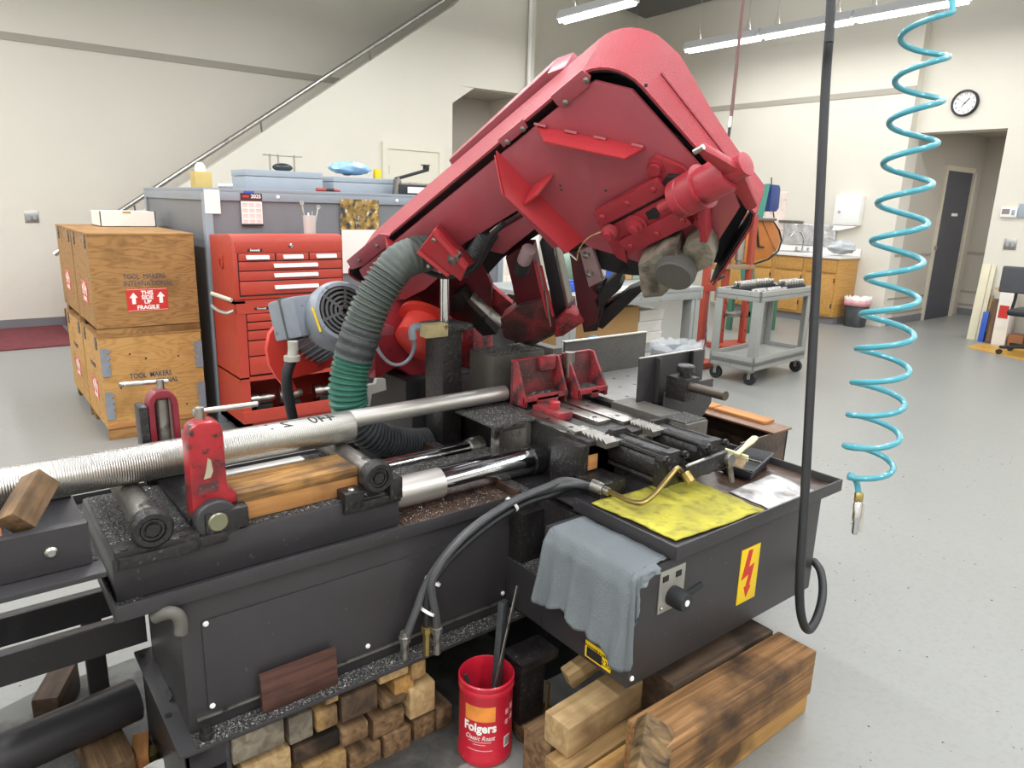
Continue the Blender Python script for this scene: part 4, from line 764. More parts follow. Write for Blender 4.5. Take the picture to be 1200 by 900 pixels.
el = PY(343, 400, el.y); P(MB().tube(smoothpath([el, el + Vector((0.0, 0, -0.03)), el + Vector((-0.005, 0, -0.06))], 4), [0.018] * 8 + [0.018], 12), 'cable_gland', M('pale grey gland', 'aaa79c', 0.5, var=0.06), parent=mo)
P(MB().ring(el + Vector((-0.005, 0, -0.06)), (0, 0, 1), 0.01, 0.028, 0.018, 16), 'gland_nut', bpy.data.materials['pale grey gland'], parent=mo)
cb_ = [el + Vector((-0.005, 0, -0.06))] + [PY(a, b, el.y) for a, b in ((336, 440), (338, 465), (343, 490), (350, 520))]
P(MB().tube(smoothpath(cb_, 5), 0.019, 12), 'motor_cable', 'rubber', parent=mo)
gd = mc - HU * 0.40; n_ = 16
P(MB().lathe(gd, -HU, [(0.14, 0), (0.14, 0.03)], 32), 'motor_flange', 'red_guard', 0.004)
gp = [gd + Vector((-0.10, 0, -0.02)) + HU * -0.02]
yg = 2.62; gpx = [(327, 376), (316, 392), (313, 410), (316, 428), (324, 442), (332, 452), (334, 466), (349, 458), (342, 444), (372, 436), (372, 420), (350, 410), (345, 380)]
P(MB().prism([PY(a, b, yg) for a, b in gpx], (0, 0.03, 0)), 'belt_guard', 'red_guard', 0.004)
# gearbox drum and mounting between motor and head
P(MB().lathe(HW(-0.60, 0.30, F), -HN, [(0.13, 0), (0.13, 0.015), (0.10, 0.02), (0.10, 0.10), (0.07, 0.12)], 36), 'gearbox', 'red_guard')
yb_ = 2.35
P(MB().prism([PY(a, b, yb_) for a, b in ((436, 388), (462, 352), (500, 346), (505, 400), (498, 452), (466, 430), (440, 446))], (0, 0.25, 0)), 'gear_housing', 'red_mech', 0.012)
P(MB().prism([PY(a, b, 2.2) for a, b in ((428, 382), (462, 382), (462, 392), (428, 396))], (0, 0.06, 0)), 'mount_bracket', 'red', 0.003)
P(MB().prism([PY(a, b, 2.3) for a, b in ((425, 420), (438, 382), (440, 432), (416, 462))], (0, 0.03, 0)), 'mount_bracket', 'red', 0.003)
P(MB().b(1.30, 1.9, 2.28, 2.86, 0.0, 0.80).b(1.24, 1.45, 2.13, 2.3, 0.0, 0.72), 'pivot_stand', 'dark', 0.01)
P(MB().b(1.36, 1.7, 2.42, 2.6, 0.80, 1.0).b(1.62, 1.72, 2.3, 2.5, 0.8, 1.05), 'pivot_bracket_stand', 'red_dirty', 0.01)
P(MB().prism([PY(a, b, 2.12) for a, b in ((427, 476), (427, 452), (440, 450), (442, 444), (452, 444), (453, 457), (436, 462), (434, 476))], (0, 0.02, 0)), 'chute_bracket', M('pale dusty bracket', 'b0aea8', 0.6, var=0.1), 0.002)
# lift cylinder
rx_, ry_ = PY(521, 378, 2.06).x, 2.06
P(MB().cyl((rx_, ry_, 0.98), (rx_, ry_, PY(521, 306, 2.06).z), 0.0165, seg=20), 'lift_rod', 'chrome')
P(MB().b(1.285, 1.363, 2.0, 2.115, 0.62, 1.03), 'lift_column', 'black_dirty', 0.004)
P(MB().b(1.27, 1.40, 1.99, 2.13, 1.03, 1.05), 'column_cap', 'chips', 0.003)
lb = hplate('lift_bracket', 'red_bright', [(491, 293), (509, 270), (547, 313), (540, 330), (530, 322), (527, 322)], F - 0.10, F - 0.085, 0.003)
web('bracket_side', [(515, 262), (558, 306)], [(509, 270), (547, 313)], 0.10, 0.012)
web('bracket_side', [(500, 285), (535, 318)], [(491, 293), (527, 322)], 0.10, 0.012)
P(MB().lathe(HX(532, 303, F - 0.10), -HN, [(0.02, -0.02), (0.02, 0.004), (0.012, 0.006), (0.012, 0.016)], 16), 'bracket_pin', 'steel_worn', parent=lb)
for q in ((509, 281), (502, 312), (516, 318)): screw(HX(*q, F - 0.10), -HN, 0.008, 'steel', lb)
# limit switch with looping cable
lsz = PY(507, 386, 2.02); ls = P(MB().b(lsz.x - 0.045, lsz.x + 0.04, 1.985, 2.03, lsz.z - 0.022, lsz.z + 0.022), 'limit_switch', M('greasy cream switch case', 'b3a578', 0.5, var=0.2, vscale=30, speck=('4a4030', 0.35, 40, 0.05)), 0.004)
e0 = PY(491, 383, 2.0); P(MB().tube(smoothpath([e0, PY(486, 383, 2.0), PY(483, 389, 2.0), PY(484, 397, 2.0)], 4), 0.013, 12), 'switch_gland', 'motor', parent=ls)
lc = [PY(a, b, 2.02 + 0.12 * k / 8) for k, (a, b) in enumerate(((485, 396), (485, 408), (480, 420), (470, 427), (458, 426), (447, 416), (440, 402), (437, 385), (437, 370)))]
P(MB().tube(smoothpath(lc, 5), 0.006, 8), 'switch_cable', 'motor', parent=ls)
# chip extraction duct
el_ = [(520, 302, 1.99), (505, 300, 1.985), (492, 299, 1.98)]
P(MB().tube([PY(*q) for q in el_], 0.036, 16), 'duct_elbow', 'rubber')
top = [(500, 296, 1.99), (484, 300, 1.985), (468, 308, 1.99), (456, 322, 2.0)]
P(corrugated([PY(*q) for q in top], 0.058, 0.016, 0.0012, 18), 'duct_cuff', 'hose_gray')
P(corrugated([PY(*q) for q in ((458, 319, 2.0), (446, 338, 2.01), (435, 358, 2.02), (428, 376, 2.03), (421, 396, 2.04))], 0.058, 0.016, 0.004, 18), 'flexible_duct', 'hose_gray')
P(corrugated([PY(*q) for q in ((425, 384, 2.035), (419, 402, 2.04), (414, 420, 2.045))], 0.0615, 0.03, 0.002, 18), 'duct_tape', 'hose_dark')
P(corrugated([PY(*q) for q in ((415, 416, 2.045), (411, 432, 2.05), (408, 450, 2.05), (408, 468, 2.05), (411, 478, 2.05))], 0.058, 0.016, 0.004, 18), 'flexible_duct', 'hose_green')
P(corrugated([PY(*q) for q in ((411, 476, 2.05), (418, 495, 2.04), (435, 510, 2.03), (460, 518, 2.04), (490, 520, 2.08), (515, 516, 2.12))], 0.050, 0.014, 0.005, 18), 'flexible_duct', 'hose_dark')
P(corrugated([HX(*q, -0.03) for q in ((540, 316), (552, 303), (563, 288), (572, 272))], 0.03, 0.012, 0.003, 16), 'flexible_duct', 'hose_dark')
P(MB().tube(smoothpath([HX(*q, -0.08) for q in ((495, 316), (520, 324), (550, 318), (566, 300), (575, 278), (590, 262))], 5), 0.009, 8), 'hydraulic_line', 'rubber')
P(MB().bar(HX(576, 272, -0.07), HX(586, 264, -0.07), 0.016, 0.004), 'cable_clip', 'alu', 0.001)
# ------------------------------------------------------------------ stock, timber and loose things around the saw
def text_cyl(name, body, size, O, n, t, a, r, mat, parent, around=True, sx=1.0, ext=0.0003, bold=0.0, shear=0.0):
    """lettering wrapped on a cylinder: n radial, t reading direction (around) or up (along), a the axis"""
    o = text(name, body, size, Matrix(), mat, parent, ext=ext, sx=sx, bold=bold, shear=shear); me = o.data; n = Vector(n); t = Vector(t); a = Vector(a); O = Vector(O)
    for v in me.vertices:
        x, y, z = v.co
        if around: ang = x / r; v.co = O + a * y + (n * math.cos(ang) + t * math.sin(ang)) * (r + 0.0014 + z)
        else: ang = y / r; v.co = O + a * x + (n * math.cos(ang) + t * math.sin(ang)) * (r + 0.0006 + z)
    c = sum((v.co for v in me.vertices), Vector()) / max(1, len(me.vertices))
    for v in me.vertices: v.co -= c
    link(o, parent, Matrix.Translation(c)); return o
ZB = 0.8057
# ridged bar material
mr_ = M('ridged turned steel', 'b9b6b0', 0.3, metal=0.92, var=0.06, vscale=6)
nt = mr_.node_tree; wv = nt.nodes.new('ShaderNodeTexWave'); wv.wave_type = 'BANDS'; wv.bands_direction = 'X'; wv.inputs['Scale'].default_value = 62.0; wv.inputs['Distortion'].default_value = 0.1
tcn = nt.nodes.new('ShaderNodeTexCoord'); nt.links.new(tcn.outputs['Object'], wv.inputs['Vector']); bpn = nt.nodes.new('ShaderNodeBump'); bpn.inputs['Strength'].default_value = 0.4; bpn.inputs['Distance'].default_value = 0.0015
nt.links.new(wv.outputs['Fac'], bpn.inputs['Height']); nt.links.new(bpn.outputs[0], nt.nodes['Principled BSDF'].inputs['Normal'])
bb = thing('steel_bar', 'thick ridged round steel bar lying on the feed rollers', 'bar', (0, 1.74, ZB))
xe = PY(411, 500, 1.74).x
MB().lathe((-1.3, 1.74, ZB + 0.043), (1, 0, 0), [(0.041, 0), (0.043, 0.002), (0.043, xe + 1.296), (0.041, xe + 1.3)], 48).build('bar_body', mr_, bb)
vn = Vector((0, -1.74, 0.62)).normalized(); vt = Vector((1, 0, 0)).cross(vn)
nn_ = Vector((0, -0.35, 0.93)).normalized(); up_ = Vector((1, 0, 0)).cross(nn_)
text_cyl('pen_mark', '440', 0.042, (PY(388, 490, 1.74).x - 0.03, 1.74, ZB + 0.043), nn_, -(-up_) * -1, (-1, 0, 0), 0.043, 'ink', bb, around=False, sx=1.15, shear=0.2)
text_cyl('pen_mark', '2 1', 0.034, (PY(330, 500, 1.74).x - 0.01, 1.74, ZB + 0.043), nn_, -(-up_) * -1, (-1, 0, 0), 0.043, 'ink', bb, around=False, sx=1.6, shear=0.3)
tag(MB().lathe((-1.3, 1.85, ZB + 0.026), (1, 0, 0), [(0.0245, 0), (0.026, 0.002), (0.026, 2.735), (0.0245, 2.737)], 40).build('steel_bar', 'alu'), 'thinner smooth pale round bar reaching into the red vise jaws', 'bar')
tag(MB().cyl((-1.2, 1.66, 0.772), (0.02, 1.66, 0.772), 0.022, seg=24).build('copper_bar', 'copper'), 'short copper coloured round bar beneath the thick steel bar', 'bar')
# side table channel at the left
ch = thing('roller_table', 'dark steel channel table end beside the saw carrying wooden scraps', 'table', (-0.3, 1.6, 0.0))
MB().b(-1.6, 0.158, 1.548, 1.556, 0.722, 0.811).b(-1.6, 0.158, 1.548, 1.575, 0.803, 0.811).build('channel_front', 'black', ch, 0.002)
MB().b(-1.6, 0.175, 1.50, 2.0, 0.708, 0.72).build('table_floor', 'black', ch, 0.002)
MB().b(0.03, 0.17, 1.56, 1.78, 0.72, 0.7225).build('swarf_layer', 'chips', ch)
MB().b(-1.6, 0.17, 1.945, 1.955, 0.72, 0.80).build('channel_back', 'black', ch, 0.002)
MB().b(-1.5, -1.44, 1.52, 1.58, 0, 0.708).build('table_leg', 'black', ch, 0.004); MB().b(-1.5, -1.44, 1.93, 1.99, 0, 0.708).build('table_leg', 'black', ch, 0.004); MB().b(-0.62, -0.58, 1.52, 1.58, 0, 0.708).build('table_leg', 'black', ch, 0.004)
p = PY(60, 647, 1.548); MB().lathe((p.x, 1.548, p.z), (0, -1, 0), [(0.012, 0), (0.012, 0.004), (0.007, 0.008)], 14).build('table_bolt', 'steel', ch)
# wooden scraps on the table
b0, b1 = PY(20, 610, 1.60), PY(48, 562, 1.672)
m = FR(b0, (b1 - b0), up=(0.3, -1, 0.2)); L = (b1 - b0).length
tag(MB().b(-0.01, L, -0.026, 0.026, -0.028, 0.028, m).build('wood_block', 'wood_old', None, 0.003, fr=m), 'short scorched wooden block leaning against the thick steel bar', 'wood block')
# low rails and pipe at the left
for nm, y, lab in (('floor_rail', 1.945, 'dark steel floor channel joining the saw base'), ('floor_rail', 2.135, 'dark steel floor channel running parallel behind the first')):
    z1 = 0.36; t = thing(nm, lab, 'rail', (-0.6, y, 0))
    MB().b(-1.8, 0.30 if y < 2 else 0.26, y - 0.018, y + 0.018, z1 - 0.010, z1).b(-1.8, 0.30 if y < 2 else 0.26, y - 0.018, y - 0.008, z1 - 0.08, z1).b(-1.8, 0.30 if y < 2 else 0.26, y - 0.018, y + 0.018, z1 - 0.08, z1 - 0.07).build('channel', 'black', t, 0.002)
    MB().b(-1.7, -1.64, y - 0.018, y + 0.018, 0, z1 - 0.08).build('channel_foot', 'black', t, 0.002)
    if y > 2: MB().b(0.17, 0.22, y - 0.018, y + 0.018, 0.0, z1 - 0.08).build('channel_foot', 'black', t, 0.002)
a0 = Vector((0.255, 1.905, 0.135)); a1 = Vector((-1.2, 1.70, 0.135))
pp2 = thing('steel_pipe', 'fat black steel pipe lying on low timbers beside the saw base', 'pipe', (-0.3, 1.8, 0.05))
MB().lathe(a0, a1 - a0, [(0.046, 0.0), (0.054, 0.0), (0.056, 0.004), (0.056, 1.47), (0.046, 1.47)], 36, cap=False).cyl(a0 + (a1 - a0).normalized() * 0.03, a0 + (a1 - a0).normalized() * 0.04, 0.047, seg=30).build('pipe_body', 'black', pp2)
timber('timber_block', 'wood_dark', (0.13, 2.26, 0.05), (0.06, 2.10, 0.05), 0.07, 0.10, 'dark brown timber chunk on the floor behind the fat black pipe', 'timber', bevel=0.012)
timber('timber_plank', 'wood_old', (0.155, 1.99, 0.039), (0.17, 1.76, 0.039), 0.10, 0.078, 'weathered plank on the floor crossing under the fat black pipe', 'timber')
timber('timber_plank', 'wood_dark', (-0.55, 2.0, 0.04), (-0.55, 1.5, 0.04), 0.1, 0.08, 'dark plank under the far end of the fat black pipe', 'timber')
q = PZ(160, 882, 0.03); timber('wood_offcut', 'pine_edge', q + Vector((0.02, 0.04, 0)), q - Vector((0.0, 0.05, 0)), 0.04, 0.05, 'small orange wood offcut on the floor by the base plate corner', 'wood offcut', bevel=0.003)
q = PZ(175, 884, 0.02); tag(MB().lathe((q.x, q.y, 0.0), (0, 0, 1), [(0.022, 0), (0.024, 0.004), (0.024, 0.03), (0.018, 0.032)], 20).build('brass_slug', 'brass'), 'small yellow round slug beside the orange wood offcut', 'slug')
q = PZ(190, 912, 0.05); tag(MB().lathe((q.x, q.y, 0.0), (0, 0, 1), [(0.04, 0.0), (0.05, 0.0), (0.062, 0.05), (0.064, 0.056), (0.058, 0.056), (0.046, 0.008), (0.0, 0.008)], 28, cap=False).build('bowl', 'white'), 'white bowl on the floor beneath the base plate corner', 'bowl')
# plank on the roller beam
pk_ = thing('packing_plank', 'thick orange wooden plank with pale green edge lying on the roller beam', 'plank', (0.61, 1.63, 0.7225))
m = FR((0.605, 1.632, 0.758), (1, 0.02, 0.0)); MB().b(-0.152, 0.152, -0.058, 0.058, -0.034, 0.012, m).build('lower_layer', WOOD('orange plank side', 'b5824d', '8c5f35', 12, stain='5a4230', mid=0.56), pk_, 0.003, fr=m)
MB().b(-0.152, 0.152, -0.06, 0.06, 0.012, 0.036, m).build('upper_layer', WOOD('flaked dark board', 'b98a4e', '6d4d2d', 22, 2.0, stain='443427', mid=0.46, bump=0.7), pk_, 0.002, fr=m)
tag(MB().b(0.47, 0.665, 1.70, 1.703, 0.7225, 0.80).b(0.47, 0.665, 1.69, 1.72, 0.797, 0.80).build('angle_strip', 'white', bevel=0.001), 'thin white angle strip standing behind the orange plank', 'strip')
# red brown board leaning on the saw base
pts = [PY(*q, 1.485) for q in ((300, 794), (391, 759), (396, 803), (306, 839))]
m = FR((0.546, 1.479, 0.3215), (1, 0, 0.0), (0, 0.06, 1)); tag(MB().b(-0.094, 0.094, -0.047, 0.052, -0.006, 0.006, m).build('wooden_board', 'board_red', None, 0.001, fr=m), 'red brown wooden board leaning on the front of the saw base', 'board')
# stack of timbers under the base plate: end faces at Y = 1.45
ST = [(272, 335, 842, 897, 'wood_gray', 'large grey green beam end beneath the base plate corner'), (284, 343, 876, 925, 'pine', 'pale yellow beam end below the large grey green one'),
      (338, 368, 831, 875, 'wood_gray', 'rounded grey beam end beneath the red brown board'), (370, 397, 826, 860, 'wood_mid', 'tan square beam end right of the rounded grey one'), (381, 398, 812, 827, 'wood_mid', 'small tan wood end tucked up under the base plate'),
      (344, 400, 855, 897, 'wood_dark', 'dark beam end showing curved growth rings'), (357, 408, 879, 925, 'wood_mid', 'tan beam end at the bottom below the dark ringed one'), (400, 444, 800, 849, 'wood_dark', 'large dark brown beam end high in the middle of the stack'),
      (400, 433, 845, 877, 'wood_old', 'brown orange beam end under the large dark brown one'), (437, 475, 828, 868, 'wood_old', 'rounded brown beam end in the middle of the stack'), (410, 448, 868, 908, 'wood_old', 'plain brown beam end standing on the floor at the stack middle'),
      (450, 483, 849, 893, 'wood_old', 'smooth brown beam end on the floor under the rounded brown one'), (480, 511, 795, 847, 'pine', 'tall tan beam end at the right of the stack'), (462, 486, 789, 820, 'wood_yellow', 'bright orange end grain block near the stack top'),
      (444, 480, 779, 803, 'pine', 'pale board end at the very top of the stack'), (482, 500, 771, 800, 'wood_mid', 'narrow tan wood end at the top right of the stack'), (448, 478, 814, 832, 'wood_old', 'flat brown board end below the bright end grain block'),
      (485, 511, 832, 876, 'wood_old', 'upright reddish brown beam end on the floor'), (512, 531, 823, 863, 'wood_old', 'outermost reddish brown beam end nearest the coffee can')]
for k, (x0_, x1_, y0_, y1_, mt, lab) in enumerate(ST):
    cx, cy = (x0_ + x1_) / 2, (y0_ + y1_) / 2; yf_ = 1.452 + 0.012 * ((k * 7) % 4) / 3
    c = PY(cx, cy, yf_); wx = PY(x1_, cy - 0.2 * (x1_ - x0_), yf_).x - PY(x0_, cy + 0.2 * (x1_ - x0_), yf_).x - 0.004; hz = (y1_ - y0_ - 0.40 * (x1_ - x0_)) * 0.00216 + 0.006
    zb = max(0.0, c.z - hz / 2); ztp = min(0.261, c.z + hz / 2)
    if c.z - hz / 2 < 0.03: zb = 0.0
    Ld = 0.2 + 0.03 * (k % 5)
    timber('timber_end', mt, (c.x, yf_, (zb + ztp) / 2), (c.x, yf_ + Ld, (zb + ztp) / 2), wx, ztp - zb, lab, 'timber', 'timbers stacked under the saw base', bevel=0.005)
# pile of timbers under the electrical box
G = 'timbers piled under the electrical box'
timber('timber_beam', 'wood_beam', (1.12, 0.885, 0.222), (1.745, 0.88, 0.222), 0.118, 0.135, 'big upper oily beam with sawn sides lying along the front of the pile', 'timber', G)
timber('timber_beam', 'wood_yellow', (1.02, 0.935, 0.076), (1.86, 0.945, 0.076), 0.125, 0.15, 'big orange lower beam carrying the upper oily beam', 'timber', G)
timber('timber_beam', 'wood_dark', (1.31, 1.012, 0.222), (1.74, 1.002, 0.222), 0.105, 0.13, 'dark beam with a notched end lying behind the upper oily beam', 'timber', G)
timber('timber_beam', 'wood_mid', (1.00, 1.045, 0.075), (1.72, 1.07, 0.075), 0.085, 0.148, 'yellow tan lower beam in the middle of the pile', 'timber', G)
timber('timber_beam', 'pine', (1.03, 1.085, 0.195), (1.62, 1.12, 0.20), 0.085, 0.085, 'pale clean pine beam resting on the pile under the box corner', 'timber', G)
timber('timber_beam', 'wood_old', (1.03, 1.155, 0.072), (1.6, 1.18, 0.072), 0.10, 0.14, 'dark brown rear beam lying on the floor under the pale pine', 'timber', G)
timber('timber_block', WOOD('scorched saw marked offcut', '8a6f4a', '33281e', 6, 14.0, stain='2a211a', mid=0.5, bump=0.8), PY(768, 848, 0.885), PY(757, 918, 0.81), 0.078, 0.045, 'short tilted scorched block leaning on the end of the pile', 'timber', up=(-0.5, -0.8, 0.3))
timber('timber_beam', 'pine', (1.20, 1.235, 0.19), (1.42, 1.19, 0.28), 0.045, 0.05, 'short pale beam slanting behind the levelling leg', 'timber')
# coffee can
cb = Vector((0.997, 1.33, 0)); can = thing('coffee_can', 'red plastic coffee can with tools standing in it', 'can', cb)
pr = [(0.066, 0.0), (0.072, 0.004), (0.0735, 0.012), (0.0735, 0.022), (0.0705, 0.028), (0.0705, 0.205), (0.0735, 0.211), (0.0735, 0.222), (0.0715, 0.226), (0.0735, 0.230), (0.0735, 0.240), (0.070, 0.243), (0.0685, 0.240), (0.0685, 0.21), (0.067, 0.03), (0.066, 0.006), (0.0, 0.006)]
MB().lathe(cb, (0, 0, 1), [(r * 1.02, z) for r, z in pr], 48, cap=False).build('can_body', 'can_red', can)
cn = Vector((-cb.x - 0.12, -cb.y, 0)).normalized(); ctv = Vector((-cn.y, cn.x, 0)); rC = 0.0705 * 1.02
if ctv.dot(right) < 0: ctv = -ctv
def curved_patch(name, a0, a1, z0, z1, mat, par, r=rC + 0.0004, n=10):
    m_ = MB(); vs = []
    for k in range(n + 1):
        a = (a0 + (a1 - a0) * k / n); e = cn * math.cos(a) + ctv * math.sin(a)
        for rr in (r, r + 0.0005):
            for z in (z0, z1): vs.append(cb + e * rr + Vector((0, 0, z)))
    f = []
    for k in range(n):
        i = 4 * k; f += [(i + 2, i + 6, i + 7, i + 3), (i, i + 1, i + 5, i + 4), (i + 1, i + 3, i + 7, i + 5), (i, i + 4, i + 6, i + 2)]
    f += [(0, 2, 3, 1), (4 * n, 4 * n + 1, 4 * n + 3, 4 * n + 2)]
    return m_.add(vs, f).build(name, mat, par)
curved_patch('sunrise_print', -0.75, 0.42, 0.142, 0.186, 'orange_print', can)
text_cyl('brand_text', 'Folgers', 0.036, cb + Vector((0, 0, 0.122)), cn * math.cos(-0.16) + ctv * math.sin(-0.16), ctv * math.cos(-0.16) - cn * math.sin(-0.16), (0, 0, 1), rC, 'white_print', can, sx=0.86, bold=0.0012)
text_cyl('roast_text', 'Classic Roast', 0.019, cb + Vector((0, 0, 0.092)), cn * math.cos(-0.16) + ctv * math.sin(-0.16), ctv * math.cos(-0.16) - cn * math.sin(-0.16), (0, 0, 1), rC, 'white_print', can, sx=0.8, shear=0.3)
for z, w_ in ((0.078, 0.55), (0.070, 0.30), (0.052, 0.6)): curved_patch('fine_print', -0.16 - w_ * 0.8, -0.16 + w_ * 0.8, z, z + 0.0025, 'pink', can)
curved_patch('barcode_panel', 0.82, 1.1, 0.05, 0.082, 'white_print', can)
for k in range(6): curved_patch('barcode_line', 0.85 + 0.04 * k, 0.865 + 0.04 * k, 0.054, 0.080, 'ink', can, rC + 0.001, 2)
for z in (0.15, 0.12): curved_patch('side_print', 0.85, 1.0, z, z + 0.014, 'pink', can); curved_patch('side_print', 1.12, 1.3, z + 0.004, z + 0.02, 'pink', can)
cc = cb
def tool(name, mat, a, b, w_, h_, lab, cat): m_ = FR(a, b - a, up=(0.4, -1, 0)); return tag(MB().b(0, (b - a).length, -w_ / 2, w_ / 2, -h_ / 2, h_, m_).build(name, mat, None, 0.002, fr=m_), lab, cat)
def can_pt(px, py, y=1.33): return PY(px, py, y)
tool('file_handle', 'hose_dark', cb + Vector((0.022, 0.0, 0.012)), can_pt(589, 704, 1.36), 0.03, 0.012, 'dark flat steel bar standing in the coffee can', 'tool')
tool('scraper_blade', 'steel_worn', cb + Vector((-0.018, -0.005, 0.012)), can_pt(606, 686, 1.33), 0.010, 0.003, 'thin bright steel strip standing in the coffee can', 'tool')
tool('putty_knife', 'hose_dark', cb + Vector((0.012, 0.02, 0.012)), can_pt(545, 790, 1.37), 0.012, 0.003, 'short dark blade leaning inside the coffee can', 'tool')
# shop rag over the box edge
prof = [(1.292, 0.44), (1.27, 0.425), (1.235, 0.437), (1.19, 0.455), (1.165, 0.45), (1.13, 0.425), (1.09, 0.44), (1.05, 0.428), (1.01, 0.405), (0.975, 0.395)]
fprof = [(1.135, 0.40), (1.140, 0.45), (1.146, 0.52), (1.150, 0.58), (1.158, 0.612), (1.18, 0.62), (1.205, 0.628), (1.22, 0.640)]
path = [(1.136, y, z, Vector((-1, 0, 0))) for y, z in prof] + [(x, 0.968, z, Vector((-0.3, -1, 0)).normalized()) for x, z in fprof]
def lerp(a, b, t): return a + (b - a) * t
nS, nT = 70, 34; vs = []; fs = []
for i in range(nS + 1):
    s_ = i / nS * (len(path) - 1); k = min(int(s_), len(path) - 2); f_ = s_ - k; A, B = path[k], path[k + 1]
    x, y, zb = (lerp(A[j], B[j], f_) for j in range(3)); nrm = A[3].lerp(B[3], f_)
    onleft = k < len(prof) - 1
    for j in range(nT + 1):
        t = j / nT
        if t < 0.22:      # lying on the box top
            u = t / 0.22
            if onleft: px_, py_ = lerp(1.268, 1.148, u), min(max(y, 0.985), 1.268) ; pz_ = 0.641 + 0.003 * mnoise.noise(Vector((px_ * 20, py_ * 20, 1)))
            else: px_, py_ = lerp(1.268, max(x, 1.148), u), lerp(0.99, 0.978, u); pz_ = 0.641
        else:
            u = (t - 0.22) / 0.78; fold = 0.010 * math.sin(s_ * 3.1 + 0.6 * u) * u + 0.012 * u * mnoise.noise(Vector((s_ * 1.3, u * 2, 3)))
            px_, py_, pz_ = x, y, lerp(0.640, zb, u)
            off = 0.002 + max(-0.002, fold) + 0.012 * u * (1 if onleft else 0.3)
            if u < 0.08: off *= u / 0.08
            px_ += nrm.x * off + (0.012 if onleft else 0) * (1 - min(1, u * 6)); py_ += nrm.y * off
            if onleft and y > 1.2: py_ += (y - 1.2) * 0.25 * (u - 1)
        vs.append((px_, py_, pz_))
for i in range(nS):
    for j in range(nT): a = i * (nT + 1) + j; fs.append((a, a + 1, a + nT + 2, a + nT + 1))
rag = MB().add(vs, fs).build('shop_rag', 'cloth', smooth=80); sm = rag.modifiers.new('thick', 'SOLIDIFY'); sm.thickness = 0.003; sm.offset = 1
tag(rag, 'grey blue shop rag draped over the corner of the electrical box', 'rag')
for i, q in enumerate(((661, 641), (646, 677))): pass
# absorbent pad, paper
def sheet(name, corners, z, mat, lab, cat, amp=0.004, t=0.003, nx=26, jit=0.006):
    c = [PZ(a, b, z) for a, b in corners]; vs = []; fs = []
    for i in range(nx + 1):
        for j in range(nx + 1):
            u, v = i / nx, j / nx; p_ = (c[0] * (1 - u) + c[1] * u) * (1 - v) + (c[3] * (1 - u) + c[2] * u) * v
            e = mnoise.noise(Vector((p_.x * 9, p_.y * 9, 0))) ; g = mnoise.noise(Vector((p_.x * 30, p_.y * 30, 5)))
            edge = 1 if 0 < i < nx and 0 < j < nx else 0
            vs.append((p_.x + jit * g * (1 - edge), p_.y + jit * e * (1 - edge), z + t + amp * (0.6 + 0.6 * e + 0.3 * g)))
    for i in range(nx):
        for j in range(nx): a = i * (nx + 1) + j; fs.append((a, a + nx + 1, a + nx + 2, a + 1))
    o = MB().add(vs, fs).build(name, mat, smooth=60); mm = o.modifiers.new('thick', 'SOLIDIFY'); mm.thickness = t; mm.offset = -1; return tag(o, lab, cat)
sheet('absorbent_pad', ((694, 592), (792, 636), (897, 601), (806, 562)), 0.653, 'yellow_pad', 'yellow oil stained absorbent pad lying in the drip tray', 'pad', 0.007, 0.004)
sheet('paper_towel', ((855, 577), (905, 599), (955, 576), (905, 556)), 0.6536, M('wet white paper', 'b9b7b6', 0.35, var=0.15, vscale=14, speck=('5d5653', 0.42, 12, 0.1)), 'wet white paper sheet spread on the drip tray', 'paper', 0.002, 0.001)
# pan and brush
zp = 0.6545; A = [PZ(a, b, 0.69) for a, b in ((840, 536), (899, 514), (919, 523), (868, 550))]
A = [Vector((1.815, 1.245, 0)), Vector((2.02, 1.30, 0)), Vector((2.03, 1.19, 0)), Vector((1.825, 1.13, 0))]
cen = sum(A, Vector()) / 4
pan_ = thing('drain_pan', 'small black plastic pan on the drip tray', 'pan', (cen.x, cen.y, zp))
m_ = MB(); lo = [cen + (a - cen) * 0.82 for a in A]
for k in range(4):
    a, b = A[k], A[(k + 1) % 4]; c_, d_ = lo[k], lo[(k + 1) % 4]
    m_.add([(a.x, a.y, 0.693), (b.x, b.y, 0.693), (d_.x, d_.y, zp), (c_.x, c_.y, zp)], [(0, 1, 2, 3)])
m_.add([(l.x, l.y, zp) for l in lo], [(0, 1, 2, 3)]); pb_ = m_.build('pan_body', 'rubber', pan_, 0.006); so = pb_.modifiers.new('thick', 'SOLIDIFY'); so.thickness = 0.002
MB().tube([(a.x, a.y, 0.693) for a in A + A[:2]], 0.0035, 8).build('pan_rim', 'hose_dark', pan_)
MB().bar((cen.x + 0.01, cen.y - 0.055, 0.690), (cen.x - 0.01, cen.y + 0.055, 0.690), 0.004, 0.004).build('pan_divider', 'steel', pan_)
br = thing('paint_brush', 'wide cream handled bristle brush lying across the black pan', 'brush', (1.87, 1.19, 0.70))
hb0, hb1 = PZ(863, 534, 0.715), PZ(886, 513, 0.745); fer0, fer1 = PZ(846, 528, 0.705), PZ(876, 538, 0.705)
bd = (hb1 - hb0).normalized()
MB().prism([hb0 + (hb1 - hb0) * t + bd.cross(Vector((0, 0, 1))).normalized() * s for t, s in ((0, -0.008), (0.35, -0.007), (0.7, -0.012), (0.95, -0.011), (1.0, 0), (0.95, 0.011), (0.7, 0.012), (0.35, 0.007), (0, 0.008))], (0, 0, 0.008)).build('brush_handle', M('cream brush handle', 'd6cf9a', 0.45, var=0.05), br, 0.003)
MB().bar(fer0, fer1, 0.014, 0.022).build('brush_ferrule', M('cream ferrule', 'c9c29a', 0.5, var=0.06), br, 0.003)
